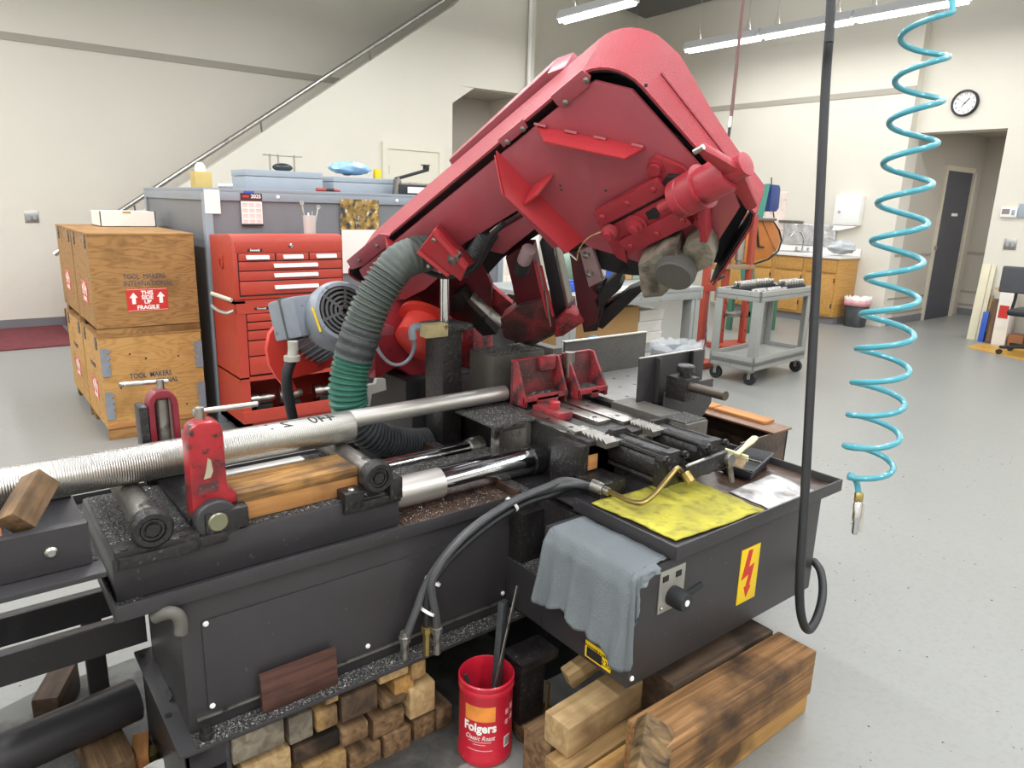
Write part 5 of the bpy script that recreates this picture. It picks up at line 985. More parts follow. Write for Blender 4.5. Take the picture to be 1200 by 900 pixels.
MB().prism([fer0 + Vector((0, 0, -0.008)), fer1 + Vector((0, 0, -0.008)), fer1 - bd * 0.045 + Vector((0, 0, -0.04)), fer0 - bd * 0.045 + Vector((0, 0, -0.04))], (0, 0, 0.012)).build('bristles', M('tan bristles', '9b8567', 0.9, var=0.35, vscale=60, bump=0.6, bscale=200), br, 0.002)
# rusty chip bin beside the drip tray
zb_ = 0.60
bn = thing('chip_bin', 'rusty open steel bin with a board on its rim beside the saw', 'bin', (2.55, 1.65, 0))
bx0, bx1, by0, by1 = 2.42, 2.60, 1.475, 2.02
MB().b(bx0 - 0.13, bx1, by0, by0 + 0.008, 0.0, zb_).b(bx1 - 0.008, bx1, by0, by1, 0, zb_).b(bx0 - 0.13, bx1, by1 - 0.008, by1, 0, zb_).b(bx0 - 0.13, bx0 - 0.122, by0, by1, 0, zb_ - 0.03).b(bx0 - 0.13, bx1, by0, by1, 0, 0.01).build('bin_shell', 'rust', bn, 0.002)
MB().b(2.485, 2.615, by0 - 0.01, by1, zb_, zb_ + 0.008).build('bin_rim', M('brown worn rim steel', '7d5f4a', 0.45, metal=0.3, var=0.2), bn, 0.002)
for ya, yb2 in ((1.55, 1.80), (1.81, 2.01)):
    timber('rim_board', 'pine_edge', (2.585, ya, zb_ + 0.014), (2.585, yb2, zb_ + 0.014), 0.075, 0.012, 'thin tan board lying on the rusty bin rim, ' + ('the longer piece' if ya < 1.6 else 'the shorter piece'), 'board', bevel=0.002)
# overhead power cable with a loop
dpt = 1.93
up0 = PD(942, 600, dpt); tp = PD(974, 0, dpt * 0.98); dirc = (tp - PD(960, 280, dpt)).normalized()
topc = tp + dirc * ((ZC - tp.z) / dirc.z)
cp = [topc, topc.lerp(tp, 0.33), topc.lerp(tp, 0.66), tp, PD(971, 50, dpt * 0.985), PD(967, 110, dpt), PD(957, 320, dpt), PD(949, 470, dpt), up0, PD(938, 662, dpt), PD(937, 700, dpt + 0.01), PD(940, 726, dpt + 0.02), PD(947, 738, dpt + 0.05), PD(956, 727, dpt + 0.10), PD(963, 704, dpt + 0.16), PD(964, 684, dpt + 0.21), PD(961, 668, dpt + 0.26), PD(954, 658, dpt + 0.32)]
tag(MB().tube(smoothpath(cp, 7), 0.0122, 12).build('power_cable', 'rubber'), 'thick black power cable hanging from the ceiling and looping into the electrical box', 'cable')
# coiled air hose with blow nozzle
dh = 1.42; ah = thing('air_hose', 'teal coiled air hose hanging from the ceiling with a nozzle at its end', 'hose', PD(1003, 631, dh))
hz0 = PD(1016, 560, dh); axd = Vector((0, 0, 1)); top_c = PD(1088, 20, dh); axis = top_c - hz0
wr, wd = right.copy(), fwd.copy(); wr.z = 0; wr.normalize(); wd = Vector((0, 0, 1)).cross(wr)
pts = []; turns = 12.35; nP = int(turns * 22)
for k in range(nP + 1):
    t = k / nP; a = 2 * PI * turns * t + PI * 1.0; R_ = 0.047 if t > 0.05 else 0.035 + 0.24 * t
    tt = t ** 1.0; hgt = (0.80 * tt + 0.20 * tt * tt)
    pts.append(hz0 + axis * hgt + wr * math.cos(a) * R_ * (1 + 0.06 * math.sin(5 * t)) + wd * math.sin(a) * R_ - axd * 0)
last = pts[-1]; pts += [last + Vector((0.02, 0.02, 0.05)), last + Vector((0.05, 0.05, 0.3)), Vector((last.x + 0.05, last.y + 0.05, ZC))]
head_ = [PD(1006, 578, dh), PD(1004, 566, dh), PD(998, 556, dh), pts[0]]
MB().tube(smoothpath(head_, 4)[:-1] + pts, 0.0058, 10).build('coil', 'blue_hose', ah)
g0, g1 = PD(1007, 577, dh), PD(1001, 631, dh); gd_ = g1 - g0
MB().lathe(g0, gd_, [(0.007, 0), (0.0085, 0.002), (0.0085, 0.018), (0.007, 0.02)], 8).build('hose_fitting', 'brass', ah)
MB().lathe(g0 + gd_ * 0.2, gd_, [(0.007, 0), (0.0085, 0.004), (0.0085, 0.034), (0.006, 0.042), (0.006, 0.062), (0.004, 0.066)], 14).build('nozzle_body', 'chrome', ah)
MB().bar(g0 + gd_ * 0.25 + wr * 0.011, g0 + gd_ * 0.85 + wr * 0.010, 0.005, 0.003).build('nozzle_lever', 'steel', ah)
# thin pull cord by the raised head
c0, c1 = PD(871, 0, 3.4), PD(857, 137, 3.4); cd_ = (c0 - c1).normalized(); ctop = c0 + cd_ * ((ZC - c0.z) / cd_.z)
pc_ = thing('pull_cord', 'thin dark red pull cord hanging behind the raised saw head', 'cord', c1)
MB().tube([ctop, c0, c1], 0.008, 8).build('cord', M('dark red cord', '6d4a48', 0.6, var=0.1), pc_)
MB().cyl(c1, PD(855, 150, 3.4), 0.010, seg=10).build('ferrule', 'steel', pc_); MB().cyl(PD(855, 150, 3.4), PD(850, 190, 3.4), 0.007, seg=8).build('wire_end', 'rubber', pc_)
# ------------------------------------------------------------------ crates
def crate(name, x0, x1, y0, y1, z0, z1, lab, mat, guards=False, skid=0.07):
    t = thing(name, lab, 'crate', ((x0 + x1) / 2, (y0 + y1) / 2, z0), 'stacked plywood crates')
    zb = z0 + skid; g = 0.012
    MB().b(x0, x1, y0, y0 + g, zb, z1 - 0.012).build('front_panel', mat, t, 0.001, smooth=0)
    MB().b(x0, x0 + g, y0 + g, y1 - g, zb, z1 - 0.012).build('side_panel', mat, t, 0.001, smooth=0)
    MB().b(x1 - g, x1, y0 + g, y1 - g, zb, z1 - 0.012).build('side_panel', mat, t, 0.001, smooth=0)
    MB().b(x0, x1, y1 - g, y1, zb, z1 - 0.012).build('back_panel', mat, t, 0.001, smooth=0)
    MB().b(x0 + g, x1 - g, y0 + g, y1 - g, zb, zb + 0.02).build('bottom_panel', mat, t, smooth=0)
    MB().b(x0 - 0.003, x1 + 0.003, y0 - 0.003, y1 + 0.003, z1 - 0.012, z1).build('lid', 'ply_dark', t, 0.002, smooth=0)
    MB().b(x0 + 0.001, x1 - 0.001, y0 - 0.006, y0, zb, zb + 0.03).build('lower_cleat', 'pine_edge' if guards else 'ply_dark', t, 0.001, smooth=0)
    if skid:
        for ya in (y0 + 0.015, y1 - 0.105): MB().b(x0 + 0.01, x1 - 0.01, ya, ya + 0.09, z0, zb).build('skid', 'wood_old', t, 0.004)
        MB().b(x0, x1, y0, y0 + 0.014, z0, zb - 0.004).build('skid_board', 'ply_dark', t, 0.001)
    for yy in (y0 + 0.09, y1 - 0.12): MB().b(x0 - 0.008, x0, yy - 0.02, yy + 0.02, z1 - 0.09, z1 - 0.015).build('latch', 'steel_worn', t, 0.002)
    return t
def fragile(t, o, ax, w_, h_, full=True):
    """red THIS SIDE UP FRAGILE label: ax reading direction, label stands upright"""
    m = FR(o, ax, (0, 0, 1)); l = MB().b(-w_ / 2, w_ / 2, -h_ / 2, h_ / 2, 0, 0.001, m).build('fragile_label', 'red_mark', t)
    MB().b(-w_ / 2 + 0.003, w_ / 2 - 0.003, h_ / 2 - 0.006, h_ / 2 - 0.0045, 0.001, 0.0013, m).b(-w_ / 2 + 0.003, w_ / 2 - 0.003, -h_ / 2 + 0.0045, -h_ / 2 + 0.006, 0.001, 0.0013, m).build('label_border', 'white_print', l)
    for s in (-1, 1):
        MB().prism([m @ Vector((s * w_ * 0.33 + a * w_ * 0.1, b * h_ * 0.25 + h_ * 0.08, 0.001)) for a, b in ((-0.45, -1), (0.45, -1), (0.45, 0.1), (1, 0.1), (0, 1), (-1, 0.1), (-0.45, 0.1))], m.to_3x3() @ Vector((0, 0, 0.0006))).build('up_arrow', 'white_print', l)
    for k, (b, s) in enumerate((('THIS', 0.30), ('SIDE', 0.10), ('UP', -0.10), ('FRAGILE', -0.34))):
        text('label_word', b, h_ * 0.24, m @ Matrix.Translation((0, s * h_, 0.0012)), 'white_print', l, bold=0.0012, sx=1.0)
    return l
YC = 4.70; cr = []
specs = [('crate', 0.645, 1.212, YC, 5.32, 0.0, 0.635, 'lower front plywood crate with grey metal corner patches standing on the floor', 'ply', True, 0.07),
         ('crate', 0.645, 1.212, YC, 5.32, 0.636, 1.227, 'upper front brown plywood crate with a red this side up label', 'ply_dark', False, 0.045),
         ('crate', 0.645, 1.212, 5.345, 6.03, 0.0, 0.635, 'lower rear plywood crate standing on the floor behind the front one', 'ply', True, 0.07),
         ('crate', 0.645, 1.212, 5.345, 6.03, 0.636, 1.227, 'upper rear plywood crate under the shallow white box', 'ply_dark', False, 0.045)]
for s in specs: cr.append(crate(*s))
def onf(px, py): p = PY(px, py, YC); return Vector((p.x, YC - 0.0005, p.z))
fragile(cr[1], onf(173, 351), (1, 0, 0), 0.225, 0.135)
a_ = onf(169, 324); text('stencil_text', 'TOOL  MAKERS', 0.042, FR(a_, (1, 0, 0), (0, 0, 1)), 'ink_blue', cr[1], sx=0.78); text('stencil_text', 'INTERNATIONAL', 0.042, FR(a_ + Vector((0.02, 0, -0.042)), (1, 0, 0), (0, 0, 1)), 'ink_blue', cr[1], sx=0.82)
a_ = onf(177, 439); text('stencil_text', 'TOOL  MAKERS', 0.045, FR(a_, (1, 0, 0), (0, 0, 1)), 'ink_blue', cr[0], sx=0.75, bold=0.0008); text('stencil_text', 'INTERNATIONAL', 0.042, FR(a_ + Vector((0.02, 0, -0.045)), (1, 0, 0), (0, 0, 1)), 'ink_blue', cr[0], sx=0.8, bold=0.0008)
for t, yy, zz in ((cr[1], 5.0, 0.87), (cr[3], 5.7, 0.87), (cr[0], 5.0, 0.27), (cr[2], 5.7, 0.27)): fragile(t, Vector((0.6445, yy, zz)), (0, -1, 0), 0.2, 0.13)
for t, yy in ((cr[0], 5.0), (cr[2], 5.7)): text('stencil_text', 'TOOL MAKERS', 0.04, FR((0.6445, yy, 0.42), (0, -1, 0), (0, 0, 1)), 'ink_blue', t, sx=0.7)
gpatch = M('grey corner guard', '8a9097', 0.5, metal=0.2, var=0.12, vscale=20)
for side, x in ((1, 0.645), (-1, 1.212)):
    for z0_, z1_ in ((0.395, 0.565), (0.13, 0.30)):
        n = 9; pts = [(x, z0_)] + [(x + side * (0.045 + 0.016 * math.sin(3.3 * k)), z0_ + (z1_ - z0_) * k / n) for k in range(n + 1)] + [(x, z1_)]
        MB().prism([(a, YC - 0.0075, b) for a, b in pts], (0, 0.0015, 0)).build('corner_guard', gpatch, cr[0])
for q in ((152, 415), (171, 420), (209, 417), (219, 473), (142, 455), (140, 498)):
    p = onf(*q); MB().cyl(p, p + Vector((0, -0.001, 0)), 0.006, seg=8).build('knot', 'wood_dark', cr[0])
wb = thing('white_box', 'shallow white cardboard box on top of the rear crate', 'box', (1.04, 5.8, 1.227)); 
MB().b(0.86, 1.205, 5.60, 5.606, 1.228, 1.33).b(0.86, 0.866, 5.60, 5.95, 1.228, 1.33).b(1.199, 1.205, 5.6, 5.95, 1.228, 1.33).b(0.86, 1.205, 5.944, 5.95, 1.228, 1.33).b(0.86, 1.205, 5.6, 5.95, 1.228, 1.232).build('box_tray', 'paper', wb)
MB().b(1.0, 1.05, 5.598, 5.60, 1.318, 1.331).build('finger_notch', 'card', wb)
# ------------------------------------------------------------------ grey cabinet
ZG = 1.50; cx0, cx1, cy0, cy1 = 1.288, 3.6, 4.70, 6.30
gc = thing('steel_enclosure', 'long grey steel enclosure with recessed panels behind the red tool chest', 'cabinet', (2.4, 5.5, 0))
MB().b(cx0, cx1, cy0, cy1, ZG - 0.022, ZG).build('top', 'gray_cab', gc, 0.003)
MB().b(cx0, cx0 + 0.05, cy0, cy0 + 0.05, 0, ZG - 0.022).build('corner_post', 'gray_cab', gc, 0.003)
MB().b(cx0, cx0 + 0.05, cy1 - 0.05, cy1, 0, ZG - 0.022).build('corner_post', 'gray_cab', gc, 0.003)
MB().b(cx1 - 0.05, cx1, cy0, cy0 + 0.05, 0, ZG - 0.022).build('corner_post', 'gray_cab', gc, 0.003)
MB().b(cx0 + 0.05, cx1 - 0.05, cy0, cy0 + 0.04, ZG - 0.075, ZG - 0.022).build('top_rail', 'gray_cab', gc, 0.002)
MB().b(cx0, cx0 + 0.04, cy0 + 0.05, cy1 - 0.05, ZG - 0.075, ZG - 0.022).build('top_rail', 'gray_cab', gc, 0.002)
MB().b(cx0 + 0.05, cx1 - 0.05, cy0 + 0.015, cy0 + 0.03, 0, ZG - 0.075).build('front_panel', 'gray_panel', gc, smooth=0)
MB().b(cx0 + 0.015, cx0 + 0.03, cy0 + 0.05, cy1 - 0.05, 0, ZG - 0.075).build('side_panel', 'gray_panel', gc, smooth=0)
MB().b(cx0 + 0.05, cx1, cy1 - 0.03, cy1 - 0.015, 0, ZG - 0.03).build('back_panel', 'gray_panel', gc, smooth=0)
MB().b(cx1 - 0.03, cx1 - 0.015, cy0 + 0.05, cy1, 0, ZG - 0.03).build('side_panel', 'gray_panel', gc, smooth=0)
for x in (1.75, 2.62): MB().lathe((x, cy0, ZG - 0.045), (0, -1, 0), [(0.012, 0), (0.012, 0.004), (0.006, 0.008)], 12).build('rivet', 'white', gc)
def pinned(name, x0, x1, z0, z1, mat, lab, cat, y=4.699):
    return tag(MB().b(x0, x1, y - 0.003, y, z0, z1).build(name, mat), lab, cat)
pinned('paper_note', 1.293, 1.385, 1.345, 1.488, 'paper', 'crumpled white paper note taped on the enclosure corner post', 'paper', 4.6995)
cal_ = thing('calendar', 'red and white 2025 wall calendar hung on the grey enclosure', 'calendar', (1.575, 4.71, 1.36))
MB().b(1.511, 1.643, 4.696, 4.699, 1.272, 1.472).build('sheet', 'paper', cal_)
MB().b(1.509, 1.645, 4.6945, 4.696, 1.425, 1.474).build('header', M('dark maroon print', '4a2228', 0.6, var=0.05), cal_); MB().b(1.509, 1.645, 4.6945, 4.696, 1.27, 1.285).build('footer', 'ink', cal_)
text('year_text', '2025', 0.032, FR((1.606, 4.694, 1.454), (1, 0, 0), (0, 0, 1)), 'white_print', cal_, bold=0.0006); MB().b(1.522, 1.562, 4.6935, 4.6945, 1.448, 1.46).build('logo_bar', 'red_mark', cal_)
for r_ in range(4):
    for c_ in range(3):
        for k in range(4): MB().b(1.519 + 0.042 * c_, 1.551 + 0.042 * c_, 4.6952, 4.696, 1.39 - 0.034 * r_ + 0.006 * k, 1.392 - 0.034 * r_ + 0.006 * k).build('month_row', 'pink' if k < 3 else 'red_mark', cal_)
pinned('sticker', 1.532, 1.597, 1.462, 1.486, 'blue', 'small blue and white sticker above the calendar', 'sticker', 4.699)
ps = M('autumn lake photo print', 'a08040', 0.4, var=0.9, vscale=14, speck=('2c3038', 0.45, 20, 0.08), speck2=('d9d0b8', 0.36, 26, 0.05))
pinned('poster', 2.18, 2.472, 1.252, 1.455, ps, 'photo poster of yellow autumn trees by water on the enclosure', 'poster')
pinned('white_sheet', 2.185, 2.46, 0.95, 1.25, 'paper', 'white paper sheet hanging below the autumn photo poster', 'paper')
# things on top of the enclosure
tx = thing('tissue_box', 'open tan cardboard box holding a crumpled white tissue on the enclosure', 'box', (1.3, 5.0, ZG))
MB().b(1.30, 1.40, 4.88, 5.0, ZG, ZG + 0.095).build('carton', M('yellow tan carton', 'c2ab6a', 0.7, var=0.05), tx, 0.002); MB().ball((1.345, 4.93, ZG + 0.115), 0.035, 0.03, 0.04, 10, 6).build('tissue', 'white', tx)
tag(MB().cyl((1.42, 4.83, ZG + 0.014), (1.50, 4.80, ZG + 0.014), 0.013, seg=12).build('steel_plug', 'chrome'), 'small shiny steel plug lying beside the tan carton', 'plug')
def pxb(x0, x1, y): return PY(x0, 210, y).x, PY(x1, 210, y).x
for nm, a, b, hh, lab in (('steel_case', 288, 378, 0.135, 'flat pale grey steel case carrying a small gauge stand'), ('steel_case', 391, 468, 0.115, 'flat pale grey steel case under the blue film bundle')):
    x0_, x1_ = pxb(a, b, 5.1); t = thing(nm, lab, 'case', ((x0_ + x1_) / 2, 5.25, ZG))
    MB().b(x0_, x1_, 5.1, 5.4, ZG, ZG + hh * 0.66).build('case_body', 'gray_case', t, 0.004); MB().b(x0_ - 0.002, x1_ + 0.002, 5.098, 5.402, ZG + hh * 0.68, ZG + hh).build('case_lid', 'gray_case', t, 0.004)
x0_, x1_ = pxb(313, 356, 5.15); gs = thing('gauge_stand', 'small steel frame stand over a dark gauge block on the grey case', 'stand', ((x0_ + x1_) / 2, 5.2, ZG + 0.135))
MB().b(x0_, x1_, 5.16, 5.22, ZG + 0.236, ZG + 0.244).build('frame_plate', 'steel', gs, 0.001)
for x in (x0_ + 0.04, x0_ + 0.1, x1_ - 0.05): MB().cyl((x, 5.19, ZG + 0.135), (x, 5.19, ZG + 0.25), 0.007, seg=8).build('frame_pillar', 'steel', gs)
MB().ball((x0_ + 0.13, 5.19, ZG + 0.16), 0.075, 0.03, 0.03).build('gauge', 'glass_dark', gs)
x0_, x1_ = pxb(392, 441, 5.15); m_ = MB(); vs = []; ns, nr = 26, 14
for i in range(nr + 1):
    for k in range(ns):
        t_, a = PI * i / nr, 2 * PI * k / ns; r_ = 1 + 0.30 * mnoise.noise(Vector((math.cos(a) * 3, math.sin(a) * 3, i * 0.7))) + 0.15 * mnoise.noise(Vector((math.cos(a) * 8, math.sin(a) * 8, i * 1.3)))
        vs.append(((x0_ + x1_) / 2 + 0.165 * r_ * math.sin(t_) * math.cos(a), 5.25 + 0.1 * r_ * math.sin(t_) * math.sin(a), ZG + 0.182 + 0.045 * r_ * math.cos(t_)))
m_.add(vs, [(i * ns + k, (i + 1) * ns + k, (i + 1) * ns + (k + 1) % ns, i * ns + (k + 1) % ns) for i in range(nr) for k in range(ns)])
tag(m_.build('film_bundle', 'bag_blue', smooth=80), 'crumpled pale blue plastic film bundle on the grey case', 'plastic bundle')
tag(MB().b(x1_ + 0.02, x1_ + 0.07, 5.2, 5.24, ZG + 0.116, ZG + 0.19).build('label_box', 'yellow', bevel=0.002), 'tiny yellow and white box beside the blue film bundle', 'box')
x0_ = PY(464, 215, 4.95).x; hs = thing('heat_sealer', 'black and silver lever heat sealer standing on the enclosure', 'sealer', (x0_ + 0.17, 4.98, ZG))
MB().b(x0_ + 0.03, x0_ + 0.40, 4.95, 5.02, ZG, ZG + 0.075).build('sealer_base', 'rubber', hs, 0.004); MB().b(x0_ + 0.10, x0_ + 0.33, 4.947, 4.95, ZG + 0.015, ZG + 0.06).build('front_label', 'white', hs)
MB().b(x0_ + 0.05, x0_ + 0.40, 4.955, 5.015, ZG + 0.075, ZG + 0.095).build('sealing_bar', 'steel', hs, 0.002)
MB().prism([(x0_, 4.96, ZG), (x0_ + 0.05, 4.96, ZG), (x0_ + 0.055, 4.96, ZG + 0.10), (x0_ + 0.03, 4.96, ZG + 0.13), (x0_ + 0.01, 4.96, ZG + 0.11)], (0, 0.05, 0)).build('hinge_bracket', 'steel_worn', hs, 0.002)
MB().bar((x0_ + 0.02, 4.985, ZG + 0.115), (x0_ + 0.30, 4.985, ZG + 0.195), 0.04, 0.022).build('lever_arm', 'rubber', hs, 0.004); MB().b(x0_ + 0.27, x0_ + 0.30, 4.96, 5.01, ZG + 0.195, ZG + 0.23).b(x0_ + 0.25, x0_ + 0.31, 4.96, 5.01, ZG + 0.225, ZG + 0.232).build('lever_handle', 'rubber', hs, 0.003)
x0_, x1_ = pxb(370, 398, 4.78); kn = thing('utility_knife', 'orange and black utility knife lying on the enclosure edge', 'knife', (x0_, 4.78, ZG))
MB().cyl((x0_, 4.78, ZG + 0.012), (x0_ + (x1_ - x0_) * 0.4, 4.78, ZG + 0.013), 0.012, seg=10).build('grip', 'press_red', kn); MB().cyl((x0_ + (x1_ - x0_) * 0.4, 4.78, ZG + 0.013), (x0_ + (x1_ - x0_) * 0.72, 4.78, ZG + 0.013), 0.011, seg=10).build('slider', 'rubber', kn); MB().cyl((x0_ + (x1_ - x0_) * 0.72, 4.78, ZG + 0.012), (x1_, 4.78, ZG + 0.009), 0.011, 0.007, seg=10).build('nose', 'press_red', kn)
# ------------------------------------------------------------------ red tool chest and roller cabinet
YT = 4.20
def zt_(py): return PY(330, py, YT).z
tcx0, tcx1 = 1.283, 1.957
tc = thing('tool_chest', 'red steel tool chest with white drawer pulls on top of the roller cabinet', 'tool chest', (1.62, 4.4, 0.872))
MB().prism([(tcx0, YT, 0.872), (tcx0, YT + 0.42, 0.872), (tcx0, YT + 0.42, 1.225), (tcx0, YT + 0.06, 1.245), (tcx0, YT + 0.012, 1.238), (tcx0, YT, 1.20)], (tcx1 - tcx0, 0, 0)).build('chest_body', 'tool_red', tc, 0.006)
def pull(x0_, x1_, z, par, y): MB().prism([(x0_, y, z + 0.012), (x0_, y - 0.012, z + 0.006), (x0_, y - 0.014, z - 0.010), (x0_, y - 0.010, z - 0.012), (x0_, y, z - 0.004)], (x1_ - x0_, 0, 0)).build('drawer_pull', 'white', par, 0.001)
MB().b(1.311, 1.950, YT - 0.0012, YT, 0.890, 1.137).build('drawer_recess', 'dark', tc, smooth=0)
zr = [1.135, 1.088, 1.033, 0.975, 0.893]
xs = [1.313, 1.530, 1.735, 1.948]
for k in range(3):
    d = MB().b(xs[k] + 0.004, xs[k + 1] - 0.004, YT - 0.008, YT, zr[1] + 0.006, zr[0]).build('drawer', 'tool_red', tc, 0.003); pull(xs[k] + 0.045, xs[k + 1] - 0.04, (zr[0] + zr[1]) / 2 + 0.002, d, YT - 0.008)
for k in range(1, 4):
    d = MB().b(xs[0] + 0.003, xs[3] - 0.003, YT - 0.008, YT, zr[k + 1] + 0.006, zr[k]).build('drawer', 'tool_red', tc, 0.003); pull(1.515, 1.785, (zr[k] + zr[k + 1]) / 2 + 0.003, d, YT - 0.008)
MB().b(tcx0 + 0.02, tcx1 - 0.005, YT - 0.003, YT, 1.14, 1.205).build('lid_front', 'tool_red', tc, 0.002)
MB().b(1.37, 1.455, YT - 0.005, YT - 0.003, 1.147, 1.162).build('name_badge', 'ink', tc, 0.001); text('badge_text', 'Kennedy', 0.017, FR((1.4125, YT - 0.006, 1.1545), (1, 0, 0), (0, 0, 1)), 'white_print', tc, sx=0.95, bold=0.0004)
MB().lathe((1.625, YT - 0.003, 1.178), (0, -1, 0), [(0.013, 0), (0.013, 0.005), (0.006, 0.007)], 16).build('lock', 'chrome', tc)
MB().ring((tcx0 - 0.004, YT + 0.2, 1.07), (1, 0, 0), 0.03, 0.036, 0.006, 20).build('side_handle', 'tool_red', tc); MB().b(tcx0 - 0.006, tcx0, YT + 0.17, YT + 0.23, 1.09, 1.115).build('handle_clip', 'tool_red', tc, 0.002)
rc = thing('roller_cabinet', 'red roller cabinet with drawers and open bottom shelf under the tool chest', 'tool cabinet', (1.64, 4.4, 0))
rx0, rx1 = 1.285, 2.02; ryb = YT + 0.45
MB().b(rx0, rx0 + 0.055, YT, ryb, 0.08, 0.865).b(rx1 - 0.02, rx1, YT, ryb, 0.08, 0.865).b(rx0, rx1, ryb - 0.01, ryb, 0.08, 0.865).b(rx0, rx1, YT, ryb, 0.845, 0.868).b(rx0, rx1, YT, ryb, 0.40, 0.41).b(rx0, rx1, YT, ryb, 0.08, 0.13).b(rx0, rx1, YT - 0.002, YT + 0.01, 0.79, 0.85).b(rx0, rx1, YT - 0.002, YT + 0.01, 0.385, 0.40).build('cabinet_body', 'tool_red', rc)
MB().b(rx0, rx1, YT - 0.02, YT + 0.0, 0.13, 0.205).build('bottom_sill', 'tool_red', rc, 0.003)
zz = [0.785, 0.735, 0.685, 0.625, 0.53, 0.415]
for k in range(5): MB().b(rx0 + 0.06, rx1 - 0.03, YT - 0.004, YT + 0.01, zz[k + 1] + 0.008, zz[k]).build('drawer', 'tool_red', rc, 0.002)
MB().b(rx0 + 0.058, rx1 - 0.02, YT + 0.012, ryb - 0.02, 0.415, 0.79).build('drawer_space', 'dark', rc)
MB().b(1.39, 1.475, YT - 0.004, YT - 0.002, 0.81, 0.824).build('name_badge', 'ink', rc, 0.001); text('badge_text', 'Kennedy', 0.016, FR((1.4325, YT - 0.005, 0.817), (1, 0, 0), (0, 0, 1)), 'white_print', rc, sx=0.95)
for x in (rx0 + 0.08, rx1 - 0.08):
    for y in (YT + 0.07, ryb - 0.07): MB().cyl((x - 0.015, y, 0.04), (x + 0.015, y, 0.04), 0.04, seg=20).build('caster', 'rubber', rc)
hx = PY(247, 344, YT + 0.05); MB().cyl(PY(248, 344, YT + 0.02), PY(271, 352, YT - 0.10), 0.012, seg=12).build('wooden_handle', M('worn pale wood grip', 'b3ab98', 0.6, var=0.15), rc)
MB().tube(smoothpath([PY(248, 358, YT + 0.02), PY(256, 364, YT - 0.02), PY(266, 367, YT - 0.06), PY(274, 364, YT - 0.08)], 4), 0.010, 10).build('latch_handle', 'steel', rc)
# loose tooling on the bottom shelf
for k, (px, py, nm, mt, lab) in enumerate(((318, 475, 'chuck', 'steel_worn', 'grey lathe chuck jaw lying on the roller cabinet bottom shelf'), (300, 478, 'tool_holder', 'steel', 'short steel tool holder at the left of the roller cabinet shelf'), (372, 466, 'drill_sleeve', 'steel', 'shiny steel drill sleeve at the right of the roller cabinet shelf'))):
    x = (1.63, 1.45, 1.86)[k]
    t = thing(nm, lab, 'tooling', (x, YT + 0.12, 0.205)); zf = 0.13
    MB().lathe((x - 0.075, YT + 0.14, zf + 0.10), (1, -0.12, 0.08), [(0.02, 0), (0.05, 0.005), (0.05, 0.05), (0.036, 0.055), (0.036, 0.11), (0.02, 0.15)], 18).build('sleeve', mt, t); MB().b(x - 0.05, x + 0.05, YT + 0.09, YT + 0.2, zf, zf + 0.075).build('rest', 'dark', t, 0.002)
# cup of pens and wrenches on the chest
pc2 = Vector((PY(363, 270, 4.42).x, 4.42, 1.229)); cu = thing('pen_cup', 'clear cup holding pens and wrenches on the red tool chest', 'cup', pc2)
MB().lathe(pc2, (0, 0, 1), [(0.036, 0), (0.04, 0.12), (0.037, 0.12), (0.034, 0.004), (0, 0.004)], 20, cap=False).build('cup', M('frosted cup', 'd3cfc9', 0.3, var=0.05, alpha=0.6), cu)
for dx, lean, h_, mt in ((-0.02, -0.025, 0.19, 'chrome'), (-0.005, 0.0, 0.13, 'white'), (0.012, 0.01, 0.14, 'steel'), (0.022, 0.04, 0.165, 'chrome')):
    a_ = pc2 + Vector((dx, 0, 0.006)); b_ = a_ + Vector((lean, 0, h_)); MB().cyl(a_, b_, 0.0055, seg=8).build('wrench' if mt == 'chrome' else 'pen', mt, cu)
    if mt == 'chrome': MB().ring(b_, (0, 1, 0), 0.006, 0.014, 0.007, 12).build('wrench_head', mt, cu)
# ------------------------------------------------------------------ right side: bench and what is on it
bx0, bx1, by0, by1 = 2.78, 4.19, 3.14, 3.95
bn2 = thing('work_bench', 'grey steel work bench behind the saw vise', 'bench', (3.5, 3.5, 0))
MB().b(bx0, bx1, by0, by1, 0.90, 0.93).build('bench_top', 'bench', bn2, 0.004); MB().b(bx0, bx1, by0 + 0.004, by0 + 0.03, 0.845, 0.90).build('apron', 'bench', bn2, 0.003); MB().b(bx1 - 0.03, bx1 - 0.004, by0, by1, 0.845, 0.90).build('apron', 'bench', bn2, 0.003)
for x, y in ((bx0 + 0.16, by0 + 0.05), (bx1 - 0.06, by0 + 0.05), (bx0 + 0.05, by1 - 0.06), (bx1 - 0.06, by1 - 0.06)): MB().b(x - 0.045, x + 0.045, y - 0.04, y + 0.04, 0, 0.845).b(x - 0.01, x + 0.005, y - 0.046, y - 0.04, 0, 0.845).build('leg', 'bench', bn2, 0.004)
MB().b(bx0, bx1 - 0.05, by1 - 0.06, by1 - 0.05, 0.1, 0.85).build('back_panel', M('dark bench back', '5a5a5c', 0.6, var=0.08), bn2)
MB().b(bx0 + 0.06, bx1 - 0.1, by0 + 0.1, by1 - 0.06, 0.48, 0.50).build('shelf', 'bench', bn2, 0.002)
p0, p1 = PY(705, 380, 3.40), PY(748, 380, 3.40)
tag(MB().b(p0.x - 0.25, p1.x, 3.40, 3.8, 0.50, 0.78).build('cardboard_box', 'card', bevel=0.004), 'tan cardboard box on the shelf under the grey bench', 'box')
